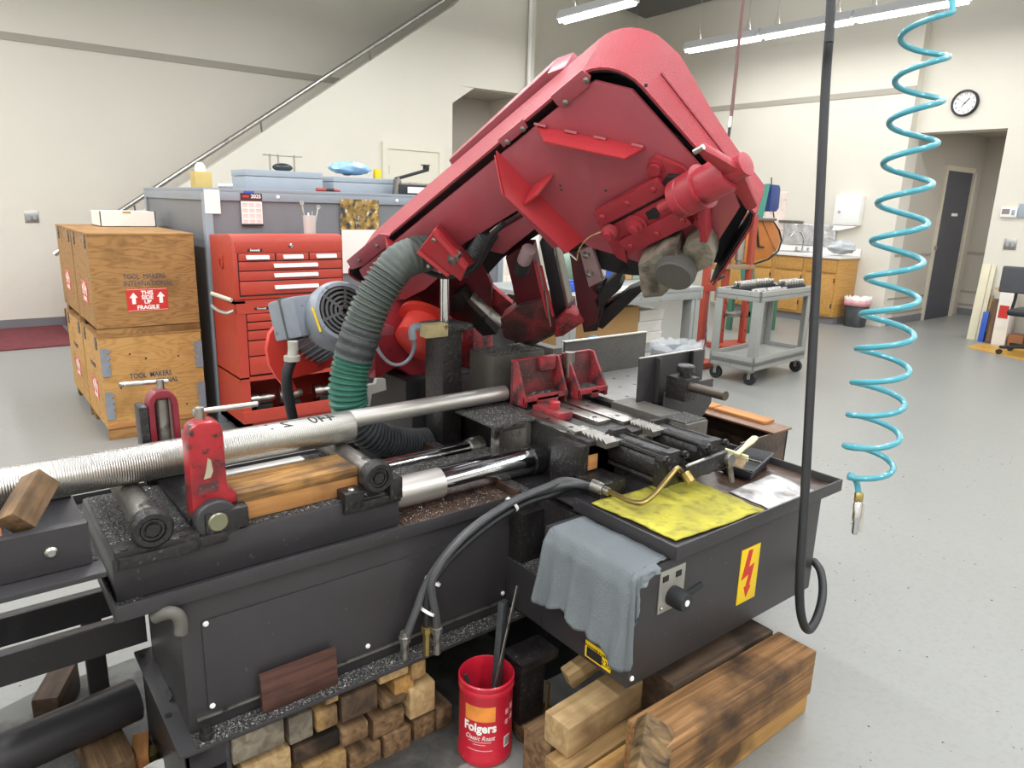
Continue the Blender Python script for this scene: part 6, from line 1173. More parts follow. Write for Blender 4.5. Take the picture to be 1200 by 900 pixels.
for k in range(3): 
    t = thing('white_carton', ['lowest white carton', 'middle white carton', 'topmost white carton'][k] + ' of three stacked beside the cardboard box', 'carton', (3.98, 3.5, 0.50 + 0.08 * k), 'white cartons under the bench')
    dx = (0.02, 0.0, 0.03)[k]; MB().b(3.845 + dx * 0.3, 4.10 + dx * 0.3, 3.42 - dx * 0.2, 3.72, 0.501 + 0.082 * k, 0.575 + 0.082 * k).build('carton_body', 'paper', t, 0.003); MB().b(3.843 + dx * 0.3, 4.102 + dx * 0.3, 3.418 - dx * 0.2, 3.722, 0.562 + 0.082 * k, 0.58 + 0.082 * k).build('carton_lid', 'white', t, 0.003)
q = PY(690, 393, 3.28); rb_ = thing('bagged_parts', 'red and clear bag of parts at the left of the bench shelf', 'bag', (q.x, 3.3, 0.5)); MB().ball((q.x - 0.05, 3.32, 0.56), 0.07, 0.05, 0.06).build('red_pack', 'red_mark', rb_); MB().ball((q.x + 0.06, 3.30, 0.57), 0.07, 0.05, 0.07).build('clear_pack', 'bag_blue', rb_)
# bench-top things
q = PY(680, 320, 3.55); m_ = MB(); vs = []
for i in range(13):
    for k in range(22):
        t_, a = PI * i / 12, 2 * PI * k / 22; r_ = 1 + 0.22 * mnoise.noise(Vector((math.cos(a) * 2, math.sin(a) * 2, i * 0.5)))
        vs.append((q.x + 0.20 * r_ * math.sin(t_) * math.cos(a), 3.6 + 0.12 * r_ * math.sin(t_) * math.sin(a), 1.085 + 0.13 * r_ * math.cos(t_)))
m_.add(vs, [(i * 22 + k, (i + 1) * 22 + k, (i + 1) * 22 + (k + 1) % 22, i * 22 + (k + 1) % 22) for i in range(12) for k in range(22)])
tag(m_.build('canvas_cover', 'green_cloth', smooth=80), 'crumpled grey green canvas cover heaped on the grey bench', 'cover')
q = PY(663, 333, 3.35); tag(MB().b(q.x - 0.07, q.x + 0.09, 3.3, 3.42, 0.931, 0.985).b(q.x - 0.05, q.x + 0.05, 3.32, 3.4, 0.985, 1.0).build('blue_tray', 'blue', bevel=0.006), 'bright blue plastic tray on the grey bench seen past the saw guide', 'tray')
q = PY(745, 315, 3.7); 
for k, (dx, mt, h_, nm, lab) in enumerate(((-0.19, 'blue', 0.33, 'blue_carton', 'tall blue carton at the back of the grey bench'), (-0.08, 'card', 0.22, 'tan_carton', 'tan carton at the back of the grey bench'), (0.02, 'green_cloth', 0.2, 'green_carton', 'pale green carton at the back of the grey bench'), (0.12, 'yellow', 0.14, 'yellow_carton', 'small yellow carton at the back of the grey bench'))):
    tag(MB().b(q.x + dx - 0.045, q.x + dx + 0.045, 3.7, 3.78, 0.931, 0.931 + h_).build(nm, mt, bevel=0.003), lab, 'carton')
q = PY(735, 345, 3.25); sheetc = MB().b(q.x - 0.14, q.x + 0.1, 3.2, 3.36, 0.931, 0.936).build('blueprint', 'paper'); tag(sheetc, 'white drawing sheet lying on the front of the grey bench', 'paper')
q = Vector((4.05, 3.4, 0)); sbx = thing('small_vise', 'small dark machinist vise at the right of the grey bench', 'vise', (q.x, 3.4, 0.931)); MB().b(q.x - 0.05, q.x + 0.06, 3.36, 3.45, 0.931, 0.965).build('vise_base', 'dark', sbx, 0.005); MB().b(q.x - 0.05, q.x - 0.02, 3.36, 3.45, 0.965, 1.0).build('jaw', 'dark', sbx, 0.003); MB().b(q.x + 0.02, q.x + 0.06, 3.36, 3.45, 0.965, 1.0).build('jaw', 'dark', sbx, 0.003); MB().cyl((q.x + 0.06, 3.4, 0.96), (q.x + 0.12, 3.4, 0.96), 0.008, seg=8).build('screw_handle', 'steel', sbx)
# bagged waste bin in front of the bench
tb = thing('waste_bin', 'dark waste bin with a clear liner beside the grey bench', 'waste bin', (3.62, 2.9, 0))
bc = Vector((3.62, 2.88, 0)); tw, td = 0.155, 0.12
def taper(z0_, z1_, k0, k1, nm, mt, par, o=bc, w_=tw, d_=td, flare=0, bev=0.01):
    vs = []; n = 28
    for z, k in ((z0_, k0), (z1_, k1)):
        for i in range(n):
            a = 2 * PI * i / n; e = 4.0; cx_, sy_ = math.cos(a), math.sin(a); r_ = (abs(cx_) ** e + abs(sy_) ** e) ** (-1 / e)
            wob = flare * mnoise.noise(Vector((i * 0.9, z * 3, 2))) if z == z1_ else 0
            vs.append((o.x + w_ * k * r_ * cx_, o.y + d_ * k * r_ * sy_, z + wob))
    ob = MB().add(vs, [(i, (i + 1) % n, n + (i + 1) % n, n + i) for i in range(n)] + ([list(range(n))[::-1]] if nm in ('bin_body',) else [])).build(nm, mt, par, smooth=50); s_ = ob.modifiers.new('thick', 'SOLIDIFY'); s_.thickness = 0.004; return ob
taper(0.0, 0.585, 0.8, 1.0, 'bin_body', 'rubber', tb); taper(0.53, 0.63, 1.03, 1.08, 'liner_outside', 'bag', tb, flare=0.05); taper(0.50, 0.53, 1.03, 1.035, 'liner_tie', 'pink', tb); taper(0.45, 0.625, 0.9, 0.97, 'liner_inside', 'bag', tb, flare=0.06)
# small red shop jack
q = Vector((5.0, 3.62, 0)); 
jk = thing('shop_jack', 'narrow orange red hydraulic post press between bench and cart', 'press', (5.55, 4.14, 0)); J = Vector((5.55, 4.14, 0))
MB().b(J.x - 0.028, J.x + 0.028, J.y - 0.028, J.y + 0.028, 0.06, 1.06).build('post', 'press_red', jk, 0.004); MB().b(J.x - 0.15, J.x + 0.15, J.y - 0.12, J.y + 0.12, 0.0, 0.06).build('foot', 'press_red', jk, 0.006)
MB().b(J.x - 0.03, J.x + 0.10, J.y - 0.05, J.y + 0.03, 0.72, 0.80).build('ram_block', 'press_red', jk, 0.006); MB().cyl((J.x + 0.05, J.y - 0.06, 0.83), (J.x + 0.16, J.y - 0.06, 0.86), 0.022, seg=12).build('pump', 'dark', jk); MB().cyl((J.x + 0.07, J.y, 0.06), (J.x + 0.07, J.y, 0.72), 0.014, seg=10).build('ram_rod', 'chrome', jk)
MB().b(J.x + 0.02, J.x + 0.09, J.y - 0.02, J.y + 0.02, 0.93, 1.04).build('spacer', 'pine_edge', jk, 0.003)
# ------------------------------------------------------------------ cart with collets
phi = math.radians(5); CM = FR((5.29, 3.38, 0), (math.cos(phi), math.sin(phi), 0)); CL, CWd = 0.95, 0.43
ct = thing('utility_cart', 'grey moulded two shelf utility cart carrying collets', 'cart', CM @ Vector((CL / 2, CWd / 2, 0)))
for z0_, nm in ((0.72, 'top_shelf'), (0.16, 'bottom_shelf')):
    MB().b(0, CL, 0, CWd, z0_ + (0.03 if z0_ > 0.5 else 0.0), z0_ + 0.05, CM).build(nm, 'cart', ct, 0.006)
    for a in ((0, CL, 0, 0.025), (0, CL, CWd - 0.025, CWd), (0, 0.025, 0, CWd), (CL - 0.025, CL, 0, CWd)): MB().b(*a, z0_ - (0.0 if z0_ > 0.5 else 0.03), z0_ + 0.085, CM).build('shelf_rim', 'cart', ct, 0.006)
for x, y in ((0.0, 0.0), (CL - 0.06, 0.0), (0.0, CWd - 0.06), (CL - 0.06, CWd - 0.06)):
    MB().prism([CM @ Vector((x + (a if x < 0.5 else 0.06 - a), y + (b if y < 0.2 else 0.06 - b), 0.19)) for a, b in ((0.004, 0.004), (0.075, 0.004), (0.07, 0.02), (0.02, 0.02), (0.02, 0.075), (0.004, 0.075))], (0, 0, 0.56)).build('corner_post', 'cart', ct, 0.003)
    xc_, yc_ = x + 0.05 if x < 0.5 else x + 0.01, y + 0.05 if y < 0.2 else y + 0.01
    w0, w1 = CM @ Vector((xc_ - 0.018, yc_, 0.055)), CM @ Vector((xc_ + 0.018, yc_, 0.055)); cs = MB().cyl(w0, w1, 0.055, seg=24).build('caster_wheel', 'rubber', ct)
    MB().b(xc_ - 0.025, xc_ + 0.025, yc_ - 0.02, yc_ + 0.02, 0.105, 0.135, CM).b(xc_ - 0.026, xc_ - 0.02, yc_ - 0.015, yc_ + 0.015, 0.05, 0.11, CM).b(xc_ + 0.02, xc_ + 0.026, yc_ - 0.015, yc_ + 0.015, 0.05, 0.11, CM).build('caster_fork', 'steel', cs, 0.002)
ZT = 0.771
racks = [(0.34, 0.66, 0.22, 0.32, 'black collet rack at the back of the cart top'), (0.56, 0.915, 0.06, 0.17, 'black collet rack at the handle end of the cart top'), (0.03, 0.30, 0.20, 0.30, 'black collet rack at the bench end of the cart top')]
rootc = None; kk = 0
def collet(x, y, z, lab, grp):
    global rootc
    w_ = CM @ Matrix.Translation((x, y, z))
    if rootc is None:
        t = thing('collet', lab, 'collet', w_.translation, grp); WM[t.name] = w_; t.matrix_basis = w_
        MB().lathe(w_.translation, (0, 0, 1), [(0.012, 0), (0.016, 0.006), (0.018, 0.034), (0.014, 0.046), (0.006, 0.046), (0.006, 0.04)], 14).build('collet_body', 'collet', t); rootc = t; return t
    t = copy_tree(rootc, w_); tag(t, lab, 'collet', grp); return t
for i, (xa, xb, ya, yb, lab) in enumerate(racks):
    tag(MB().b(xa, xb, ya, yb, ZT, ZT + 0.05, CM).build('collet_rack', 'rubber', bevel=0.004), lab, 'rack')
    n = 7
    for r_ in range(2):
        for k in range(n): collet(xa + 0.025 + (xb - xa - 0.05) * k / (n - 1), ya + 0.025 + (yb - ya - 0.05) * r_, ZT + 0.0505, 'steel collet standing in the ' + lab, 'collets in the ' + lab)
random.seed(3)
for k in range(24):
    collet(0.05 + 0.042 * (k % 12) + random.uniform(-0.006, 0.006), 0.055 + 0.055 * (k // 12) + random.uniform(-0.008, 0.008), ZT + 0.0005, 'steel collet standing loose on the cart top in front of the racks', 'loose collets on the cart')
# ------------------------------------------------------------------ red press and belt grinder behind the cart
pr_ = thing('arbor_press', 'tall orange red H frame press standing behind the cart', 'press', (6.6, 4.5, 0))
u0, u1 = Vector((6.735, 4.486, 0)), Vector((6.52, 4.62, 0))
for u in (u0, u1): 
    MB().b(u.x - 0.03, u.x + 0.03, u.y - 0.03, u.y + 0.03, 0, 1.42).build('upright', 'press_red', pr_, 0.004)
    for z in (0.2, 0.35, 0.5, 0.65): MB().cyl((u.x, u.y - 0.031, z), (u.x, u.y - 0.0305, z), 0.012, seg=8).build('pin_hole', 'dark', pr_)
MB().bar(u0 + Vector((0, 0, 1.40)), u1 + Vector((0, 0, 1.40)), 0.07, 0.09).build('top_beam', 'press_red', pr_, 0.004); MB().bar(u0 + Vector((0.05, 0, 0.88)), u1 + Vector((-0.2, 0.1, 0.88)), 0.12, 0.05).build('press_table', M('tan oily table', '8d7458', 0.5, var=0.2), pr_, 0.004); MB().bar(u0 + Vector((0.1, 0, 0.03)), u1 + Vector((-0.1, 0, 0.03)), 0.3, 0.06).build('foot', 'press_red', pr_, 0.004)
mid = (u0 + u1) / 2; MB().cyl(mid + Vector((0, 0, 0.95)), mid + Vector((0, 0, 1.36)), 0.05, seg=18).build('ram', 'steel', pr_); MB().cyl(mid + Vector((0, 0, 0.905)), mid + Vector((0, 0, 0.96)), 0.03, seg=14).build('ram_tip', 'steel_worn', pr_); MB().b(mid.x - 0.1, mid.x + 0.1, mid.y - 0.06, mid.y + 0.06, 0.35, 0.39).build('lower_table', 'steel_worn', pr_, 0.003)
YG = 5.15
bg = thing('belt_grinder', 'teal pedestal belt grinder with blue motor and orange guard behind the cart', 'grinder', (6.7, YG, 0))
def gp(px, py, y=YG): return PY(px, py, y)
MB().prism([gp(*q) for q in ((889, 217), (903, 215), (893, 262), (883, 300), (886, 340), (876, 345), (873, 300))], (0, 0.08, 0)).build('column', 'teal', bg, 0.006)
MB().prism([gp(*q) for q in ((905, 216), (914, 217), (915, 222), (913, 244), (910, 248), (902, 248))], (0, 0.16, 0)).build('motor', 'blue_motor', bg, 0.012)
MB().prism([gp(*q, YG - 0.05) for q in ((878, 264), (892, 256), (905, 258), (912, 270), (915, 282), (911, 293), (900, 302), (880, 307), (872, 308), (874, 285))], (0, 0.10, 0)).build('belt_guard', 'orange', bg, 0.008)
MB().tube([gp(*q, YG) for q in ((905, 258), (913, 270), (916, 282), (912, 294), (900, 304), (882, 310))], 0.012, 8).build('belt', 'rubber', bg); MB().tube([gp(*q, YG - 0.06) for q in ((893, 258), (912, 302))], 0.003, 6).build('guard_seam', 'dark', bg)
MB().bar(gp(887, 264, YG - 0.07), gp(889, 289, YG - 0.07), 0.02, 0.02).build('tracking_arm', 'rubber', bg, 0.003); MB().bar(gp(889, 289, YG - 0.07), gp(895, 290, YG - 0.07), 0.02, 0.02).build('tracking_handle', 'rubber', bg, 0.003); MB().b(gp(880, 258).x, gp(902, 258).x, YG - 0.1, YG + 0.02, gp(890, 257).z - 0.015, gp(890, 257).z + 0.015).build('arm_cap', 'steel_worn', bg, 0.006)
MB().tube([gp(904, 208, YG + 0.05), gp(904, 232, YG + 0.05), gp(907, 255, YG + 0.02)], 0.008, 6).build('cord', 'rubber', bg)
zq = gp(886, 340).z; cxg = gp(882, 340).x
MB().b(cxg - 0.2, cxg + 0.35, YG - 0.15, YG + 0.2, zq - 0.05, zq).build('stand_top', 'green_dk', bg, 0.004)
for x, y in ((cxg - 0.17, YG - 0.12), (cxg + 0.32, YG - 0.12), (cxg - 0.17, YG + 0.17), (cxg + 0.32, YG + 0.17)): MB().b(x - 0.03, x + 0.03, y - 0.03, y + 0.03, 0, zq - 0.05).build('stand_leg', 'green_dk', bg, 0.004)
MB().b(cxg - 0.2, cxg + 0.35, YG - 0.14, YG - 0.10, 0.2, 0.27).build('stand_rail', 'green_dk', bg, 0.004)
# ------------------------------------------------------------------ sink cabinet
sk = thing('sink_cabinet', 'honey oak sink cabinet with drawers and doors along the far wall', 'cabinet', (9.5, 5.7, 0)); sx0, sx1, sy0, sy1 = 9.27, 9.79, 4.84, 6.75
MB().b(sx0 + 0.02, sx1, sy0, sy1, 0.10, 0.875).build('carcass', 'cab_wood', sk, 0.002); MB().b(sx0 + 0.07, sx1, sy0 + 0.01, sy1, 0.0, 0.10).build('toe_kick', 'base', sk)
n = 4; wd_ = (sy1 - sy0) / n
for k in range(n):
    ya, yb = sy0 + wd_ * k + 0.03, sy0 + wd_ * (k + 1) - 0.03
    MB().b(sx0, sx0 + 0.02, ya, yb, 0.69, 0.85).build('drawer_front', 'cab_wood', sk, 0.005)
    d = MB().b(sx0, sx0 + 0.02, ya, yb, 0.13, 0.66).build('door', 'cab_wood', sk, 0.005)
    for z in (0.22, 0.56): MB().b(sx0 - 0.004, sx0, ya - 0.005, ya + 0.01, z, z + 0.06).build('hinge', 'dark', d)
ctp = thing('countertop', 'white countertop with backsplash on the oak sink cabinet', 'countertop', (9.5, 5.7, 0.876)); MB().b(sx0 - 0.02, sx1, sy0 - 0.02, sy1, 0.876, 0.915).build('slab', 'white', ctp, 0.004); MB().b(sx1 - 0.02, sx1, sy0 - 0.02, sy1, 0.915, 1.0).build('backsplash', 'white', ctp, 0.003); MB().b(sx0 + 0.1, sx1 - 0.1, 5.45, 5.95, 0.915, 0.92).build('sink_rim', 'steel', ctp, 0.002)
fa = thing('faucet', 'tall chrome gooseneck faucet on the white countertop', 'faucet', (9.68, 5.65, 0.916)); f0 = Vector((9.68, 5.62, 0.916))
MB().tube(smoothpath([f0, f0 + Vector((0, 0, 0.18)), f0 + Vector((-0.03, 0.04, 0.27)), f0 + Vector((-0.08, 0.11, 0.27)), f0 + Vector((-0.10, 0.14, 0.2))], 5), 0.011, 10).build('spout', 'chrome', fa); MB().b(9.66, 9.70, 5.5, 5.74, 0.9155, 0.93).build('deck_plate', 'chrome', fa, 0.003)
for y in (5.53, 5.71): MB().cyl((9.68, y, 0.93), (9.68, y, 0.98), 0.018, seg=12).build('tap_handle', 'chrome', fa)
for k, (y, mt, h_, nm, lab) in enumerate(((6.05, 'rubber', 0.03, 'soap_dish', 'black soap dish on the white countertop'), (6.25, 'yellow', 0.035, 'sponge', 'yellow sponge on the white countertop'), (5.35, 'white', 0.11, 'soap_bottle', 'white soap bottle beside the faucet'))):
    if h_ > 0.1: tag(MB().lathe((9.6, y, 0.916), (0, 0, 1), [(0.028, 0), (0.03, 0.07), (0.01, 0.085), (0.01, 0.11)], 14).build(nm, mt), lab, nm.replace('_', ' '))
    else: tag(MB().b(9.4, 9.52, y - 0.07, y + 0.07, 0.916, 0.916 + h_).build(nm, mt, bevel=0.006), lab, nm.replace('_', ' '))
def crinkle(name, x, y0_, y1_, z0_, z1_, mat, lab, cat, amp=0.02, n=22):
    vs = []; fs = []
    for i in range(n + 1):
        for j in range(n + 1):
            y, z = lerp(y0_, y1_, i / n), lerp(z0_, z1_, j / n); vs.append((x - amp * (0.55 + 0.5 * mnoise.noise(Vector((y * 11, z * 11, 0))) + 0.25 * mnoise.noise(Vector((y * 25, z * 25, 4)))), y, z))
    for i in range(n):
        for j in range(n): a = i * (n + 1) + j; fs.append((a, a + n + 1, a + n + 2, a + 1))
    o = MB().add(vs, fs).build(name, mat, smooth=20); s_ = o.modifiers.new('thick', 'SOLIDIFY'); s_.thickness = 0.002; return tag(o, lab, cat)
crinkle('foil_sheet', 9.778, 5.2, 6.0, 1.005, 1.30, 'foil', 'crumpled silver foil sheet covering the wall behind the sink', 'foil')
mr2 = PX(928, 259, 9.79); tag(MB().b(9.765, 9.795, 5.72, 6.10, 1.31, 1.345).build('wall_rail', 'steel_worn', bevel=0.003), 'thin grey metal rail on the wall above the foil', 'rail')
pg = crinkle('paper_sheet', 9.797, 6.02, 6.35, 1.05, 1.75, M('flowered pale paper', 'e6d6cc', 0.7, var=0.1, speck=('c08a8a', 0.34, 18, 0.05)), 'pale pink flecked paper sheet on the wall beside the grinder', 'paper', 0.004)
# crinkled plastic bag on the counter corner
m_ = MB(); vs = []
for i in range(13):
    for k in range(22):
        t_, a = PI * i / 12, 2 * PI * k / 22; r_ = 1 + 0.3 * mnoise.noise(Vector((math.cos(a) * 2.5, math.sin(a) * 2.5, i * 0.6 + 9)))
        vs.append((9.40 + 0.16 * r_ * math.sin(t_) * math.cos(a), 4.90 + 0.17 * r_ * math.sin(t_) * math.sin(a), 1.025 + 0.085 * r_ * math.cos(t_)))
m_.add(vs, [(i * 22 + k, (i + 1) * 22 + k, (i + 1) * 22 + (k + 1) % 22, i * 22 + (k + 1) % 22) for i in range(12) for k in range(22)])
tag(m_.build('plastic_bag', M('grey clear film', 'b9bdc0', 0.2, var=0.15, bump=0.6, bscale=16), smooth=80), 'crumpled clear plastic bag at the end of the white countertop', 'bag')
td_ = thing('towel_dispenser', 'white paper towel dispenser on the wall above the counter end', 'dispenser', (9.75, 5.05, 1.3))
MB().b(9.69, 9.80, 4.87, 5.23, 1.31, 1.70).build('cabinet', 'white', td_, 0.01); MB().b(9.686, 9.69, 4.89, 5.21, 1.33, 1.68).build('front_cover', 'white', td_, 0.004); MB().cyl((9.686, 5.15, 1.48), (9.680, 5.15, 1.48), 0.02, seg=14).build('lock', 'gray_case', td_); MB().prism([(9.70, 4.88, 1.30), (9.70, 5.20, 1.30), (9.66, 5.2, 1.24), (9.66, 5.1, 1.24)], (0.01, 0, 0)).build('paper_towel', 'paper', td_)
# small waste can by the corner
wc = thing('waste_can', 'small dark waste can with a white and pink liner by the wall corner', 'waste can', (9.45, 4.62, 0)); oc = Vector((9.50, 4.63, 0))
taper(0.0, 0.33, 0.82, 1.0, 'bin_body', 'hose_dark', wc, oc, 0.13, 0.14); taper(0.28, 0.345, 1.03, 1.06, 'liner', 'pink', wc, oc, 0.13, 0.14, 0.03); taper(0.31, 0.39, 1.0, 1.08, 'liner_top', 'white', wc, oc, 0.13, 0.14, 0.04)
# ------------------------------------------------------------------ things leaning right of the opening
def lean(name, y0_, y1_, z1_, mat, lab, cat, t=0.02, xb=9.84, xt=9.915): return tag(MB().prism([(xb, y0_, 0), (xb + t, y0_, 0), (xt + t, y0_, z1_), (xt, y0_, z1_)], (0, y1_ - y0_, 0)).build(name, mat, bevel=0.002), lab, cat)
lean('white_board', 3.29, 3.385, 0.92, M('cream board', 'dcd4b8', 0.6, var=0.04), 'tall cream board leaning on the wall by the hall opening', 'board')
lean('white_board', 3.235, 3.285, 0.91, M('pale cream strip', 'd6cfb6', 0.6, var=0.04), 'narrow cream board leaning beside the taller cream board', 'board')
lean('yellow_strip', 3.205, 3.23, 0.55, 'pine', 'short yellow wooden strip leaning between cream boards and brown tube', 'strip')
lean('blue_carton', 3.18, 3.24, 0.36, 'blue', 'narrow blue and white carton standing at the foot of the wall', 'carton', 0.03, 9.77, 9.80)
tag(MB().cyl((9.81, 3.13, 0.0), (9.88, 3.13, 0.52), 0.045, seg=18).build('cardboard_tube', M('brown tube', '6d5138', 0.6, var=0.1)), 'brown cardboard tube leaning on the wall', 'tube')
wb2 = thing('white_carton_box', 'tall open white carton with a red label leaning on the wall', 'carton', (9.8, 2.98, 0)); MB().b(9.70, 9.90, 2.93, 3.07, 0.0, 0.62).build('carton', 'paper', wb2, 0.003); MB().prism([(9.70, 3.07, 0.62), (9.90, 3.07, 0.62), (9.9, 3.15, 0.66), (9.7, 3.15, 0.66)], (0, 0, 0.004)).build('flap', 'card', wb2); MB().b(9.698, 9.70, 2.95, 3.05, 0.32, 0.47).build('red_label', 'red_mark', wb2)
tag(MB().b(9.72, 9.92, 2.76, 2.91, 0.0, 0.14).build('brown_box', M('brown carton', '96623f', 0.7, var=0.06), bevel=0.003), 'low brown carton on the floor behind the office chair', 'carton')
tag(MB().b(9.75, 9.92, 2.55, 2.74, 0.0, 0.7).build('grey_case', 'gray_panel', bevel=0.004), 'tall dark grey case standing behind the office chair', 'case')
rp = thing('rolled_print', 'rolled white print with a metal clip leaning in the corner behind the chair', 'roll', (9.85, 2.85, 0.2)); MB().cyl((9.80, 2.86, 0.66), (9.90, 2.78, 1.02), 0.04, seg=16).build('roll', 'paper', rp); MB().cyl((9.896, 2.783, 1.0), (9.915, 2.768, 1.08), 0.042, seg=16).build('clip', 'steel_worn', rp)
q = [Vector((9.17, 3.13, 0)), Vector((9.60, 3.17, 0)), Vector((9.68, 2.9, 0)), Vector((9.6, 2.2, 0)), Vector((8.85, 2.4, 0))]
tag(MB().prism([(p.x, p.y, 0.0) for p in q], (0, 0, 0.006)).build('chair_mat', M('amber floor mat', 'c9993c', 0.45, var=0.15)), 'amber yellow mat on the floor under the office chair', 'mat')
ch2 = thing('office_chair', 'black office chair with rolling base by the right wall', 'chair', (9.18, 2.52, 0)); o = Vector((9.20, 2.52, 0))
for k in range(5):
    a = 2 * PI * k / 5 + 0.95; e = Vector((math.cos(a), math.sin(a), 0)); MB().bar(o + Vector((0, 0, 0.105)), o + e * 0.3 + Vector((0, 0, 0.085)), 0.05, 0.03).build('base_arm', 'rubber', ch2, 0.006); c_ = o + e * 0.3; MB().cyl(c_ + Vector((-0.02, 0, 0.034)), c_ + Vector((0.02, 0, 0.034)), 0.028, seg=16).build('caster', 'rubber', ch2)
MB().cyl(o + Vector((0, 0, 0.1)), o + Vector((0, 0, 0.44)), 0.028, seg=14).build('gas_post', 'rubber', ch2); MB().b(o.x - 0.23, o.x + 0.23, o.y - 0.23, o.y + 0.23, 0.44, 0.51).build('seat', 'rubber', ch2, 0.03, seg=4)
pbk = PX(1187, 345, 9.25); yb_ = pbk.y
MB().b(9.22, 9.27, yb_ - 0.22, yb_ + 0.14, 0.66, 0.95).build('backrest', M('grey black backrest', '46484c', 0.6, var=0.05), ch2, 0.022, seg=4); MB().tube(smoothpath([(9.24, yb_ - 0.03, 0.8), (9.25, yb_ - 0.03, 0.6), (9.25, yb_ - 0.02, 0.46), (9.2, yb_ - 0.1, 0.43)], 4), 0.016, 8).build('back_bar', 'rubber', ch2)
# ------------------------------------------------------------------ far cabinet seen through the saw frame
fc = thing('parts_cabinet', 'white parts cabinet with small dark squares seen through the saw frame', 'cabinet', (5.2, 6.95, 0)); MB().b(4.55, 5.75, 6.8, 7.3, 0, 1.1).build('cabinet_body', 'white', fc, 0.006)
for x in (4.95, 5.15, 5.35):
    MB().b(x - 0.09, x + 0.09, 6.79, 6.8, 0.42, 0.62).build('drawer_front', 'paper', fc, 0.003); MB().b(x - 0.09, x + 0.09, 6.79, 6.8, 0.64, 0.84).build('drawer_front', 'paper', fc, 0.003); MB().b(x - 0.02, x + 0.03, 6.786, 6.79, 0.74, 0.78).build('label_square', 'green_dk', fc)
tag(MB().b(4.5, 5.8, 5.7, 6.7, 0.0, 0.33).b(4.45, 5.85, 5.65, 6.75, 0.33, 0.37).build('low_table', 'pine', bevel=0.004), 'low pale wooden table standing before the white parts cabinet', 'table')
# ------------------------------------------------------------------ loose swarf and floor debris (uncountable)
random.seed(11)
def flakes(areas, n, smin, smax, h):
    m = MB(); tot = sum((b - a) * (d - c) for a, b, c, d, z in areas)
    for a, b, c, d, z in areas:
        for k in range(int(n * (b - a) * (d - c) / tot)):
            x, y = random.uniform(a, b), random.uniform(c, d); s = random.uniform(smin, smax); t = random.uniform(0, 2 * PI); e = Vector((math.cos(t), math.sin(t), 0)) * s; g = Vector((-e.y, e.x, 0)) * random.uniform(0.25, 0.6)
            o = Vector((x, y, z)); m.add([o - e, o + g, o + e, o - g * 0.4 + Vector((0, 0, random.uniform(0.3, 1) * h))], [(0, 1, 2), (0, 3, 1), (1, 3, 2), (2, 3, 0)])
    return m
sw = flakes([(0.20, 0.35, 1.58, 1.92, 0.7225), (0.20, 0.85, 1.548, 1.568, 0.7225), (0.46, 0.75, 1.72, 1.92, 0.7225), (0.31, 1.26, 1.45, 1.50, 0.2745), (1.195, 1.29, 1.315, 1.50, 0.4475), (1.24, 1.43, 1.645, 1.82, 0.80), (0.88, 1.22, 1.50, 1.72, 0.6215), (1.41, 1.63, 1.885, 2.01, 0.9575), (1.45, 1.62, 1.76, 1.81, 0.83), (0.89, 1.39, 1.74, 1.80, 0.671)], 9000, 0.0010, 0.0028, 0.002).build('metal_swarf', M('bright steel swarf', '9d9b96', 0.35, metal=0.8, var=0.3, vscale=60), S, smooth=0)
tag(sw, 'fine grey metal swarf scattered over bed and trays', kind='stuff')
fd = flakes([(2.1, 5.2, -0.6, 1.6, 0.0), (2.6, 4.2, 1.6, 3.0, 0.0), (0.3, 2.1, 0.2, 0.75, 0.0), (-0.6, 0.15, 2.3, 3.2, 0.0)], 420, 0.002, 0.007, 0.003).build('floor_debris', M('dark floor grit', '3b3936', 0.7, var=0.2), smooth=0)
tag(fd, 'small dark bits of debris scattered on the grey floor', 'debris', kind='stuff')

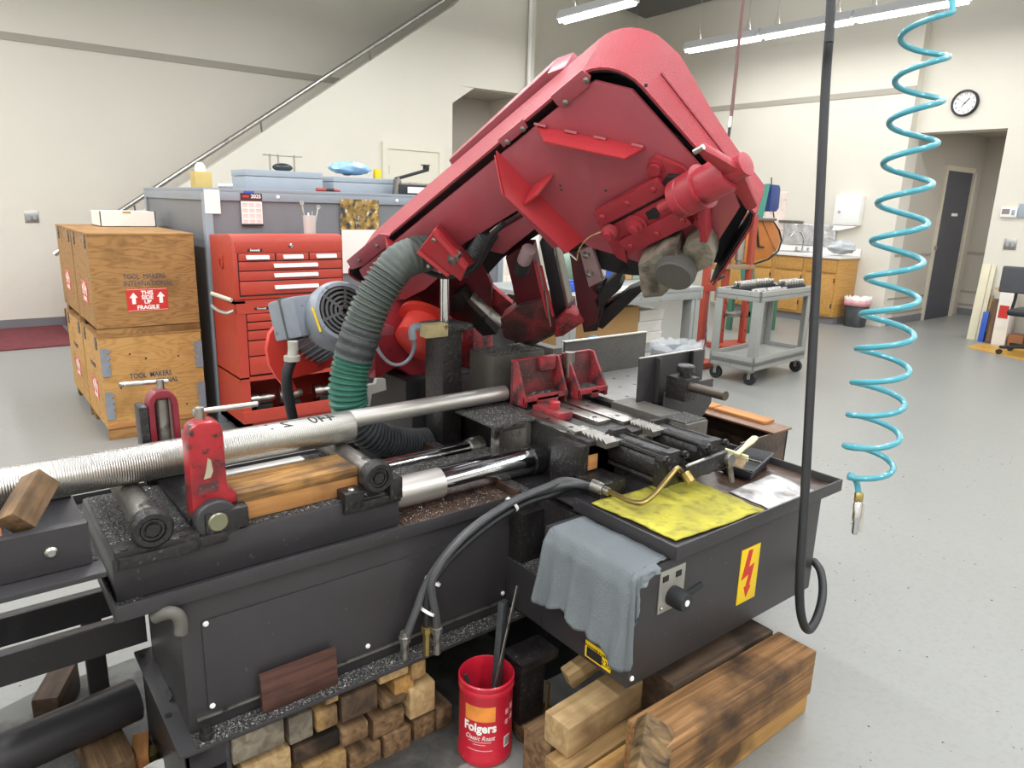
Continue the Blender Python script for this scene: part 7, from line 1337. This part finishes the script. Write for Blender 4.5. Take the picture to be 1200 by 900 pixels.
# oily grime and painted shade on the floor around the saw, ragged edge
om = M('oily grime and floor shade', '57544f', 0.3, var=0.2, vscale=5, speck=('2e2b28', 0.42, 6, 0.12), speck2=('8d8b87', 0.32, 130, 0.05), alpha=0.5)
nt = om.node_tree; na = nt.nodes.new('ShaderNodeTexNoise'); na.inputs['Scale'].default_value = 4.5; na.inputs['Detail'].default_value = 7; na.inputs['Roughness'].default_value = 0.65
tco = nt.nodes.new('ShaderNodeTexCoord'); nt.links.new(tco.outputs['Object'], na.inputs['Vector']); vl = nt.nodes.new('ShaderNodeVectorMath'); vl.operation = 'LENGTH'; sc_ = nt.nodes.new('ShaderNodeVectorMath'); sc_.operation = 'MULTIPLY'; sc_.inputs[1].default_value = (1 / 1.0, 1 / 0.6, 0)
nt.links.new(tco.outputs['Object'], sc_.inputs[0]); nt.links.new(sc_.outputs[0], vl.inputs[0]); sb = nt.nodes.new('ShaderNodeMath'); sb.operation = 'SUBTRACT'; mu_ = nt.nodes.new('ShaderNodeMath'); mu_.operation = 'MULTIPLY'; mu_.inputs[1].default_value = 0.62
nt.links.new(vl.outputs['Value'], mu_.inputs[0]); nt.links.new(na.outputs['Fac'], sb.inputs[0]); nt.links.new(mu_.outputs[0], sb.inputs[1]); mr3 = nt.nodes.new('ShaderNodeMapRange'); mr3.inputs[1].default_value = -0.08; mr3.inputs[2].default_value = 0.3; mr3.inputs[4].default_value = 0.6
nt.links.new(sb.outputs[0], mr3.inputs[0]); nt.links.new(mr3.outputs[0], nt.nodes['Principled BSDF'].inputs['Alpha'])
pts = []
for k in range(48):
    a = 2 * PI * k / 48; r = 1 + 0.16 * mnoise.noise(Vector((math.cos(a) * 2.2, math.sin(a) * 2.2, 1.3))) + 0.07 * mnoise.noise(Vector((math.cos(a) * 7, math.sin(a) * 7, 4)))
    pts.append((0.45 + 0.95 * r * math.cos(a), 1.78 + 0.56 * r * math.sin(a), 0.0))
st_ = MB().prism(pts, (0, 0, 0.0008)).build('grime_and_shade', om, bpy.data.objects['floor'], smooth=0); tag(st_, 'dark oily grime and painted shade around the saw base')
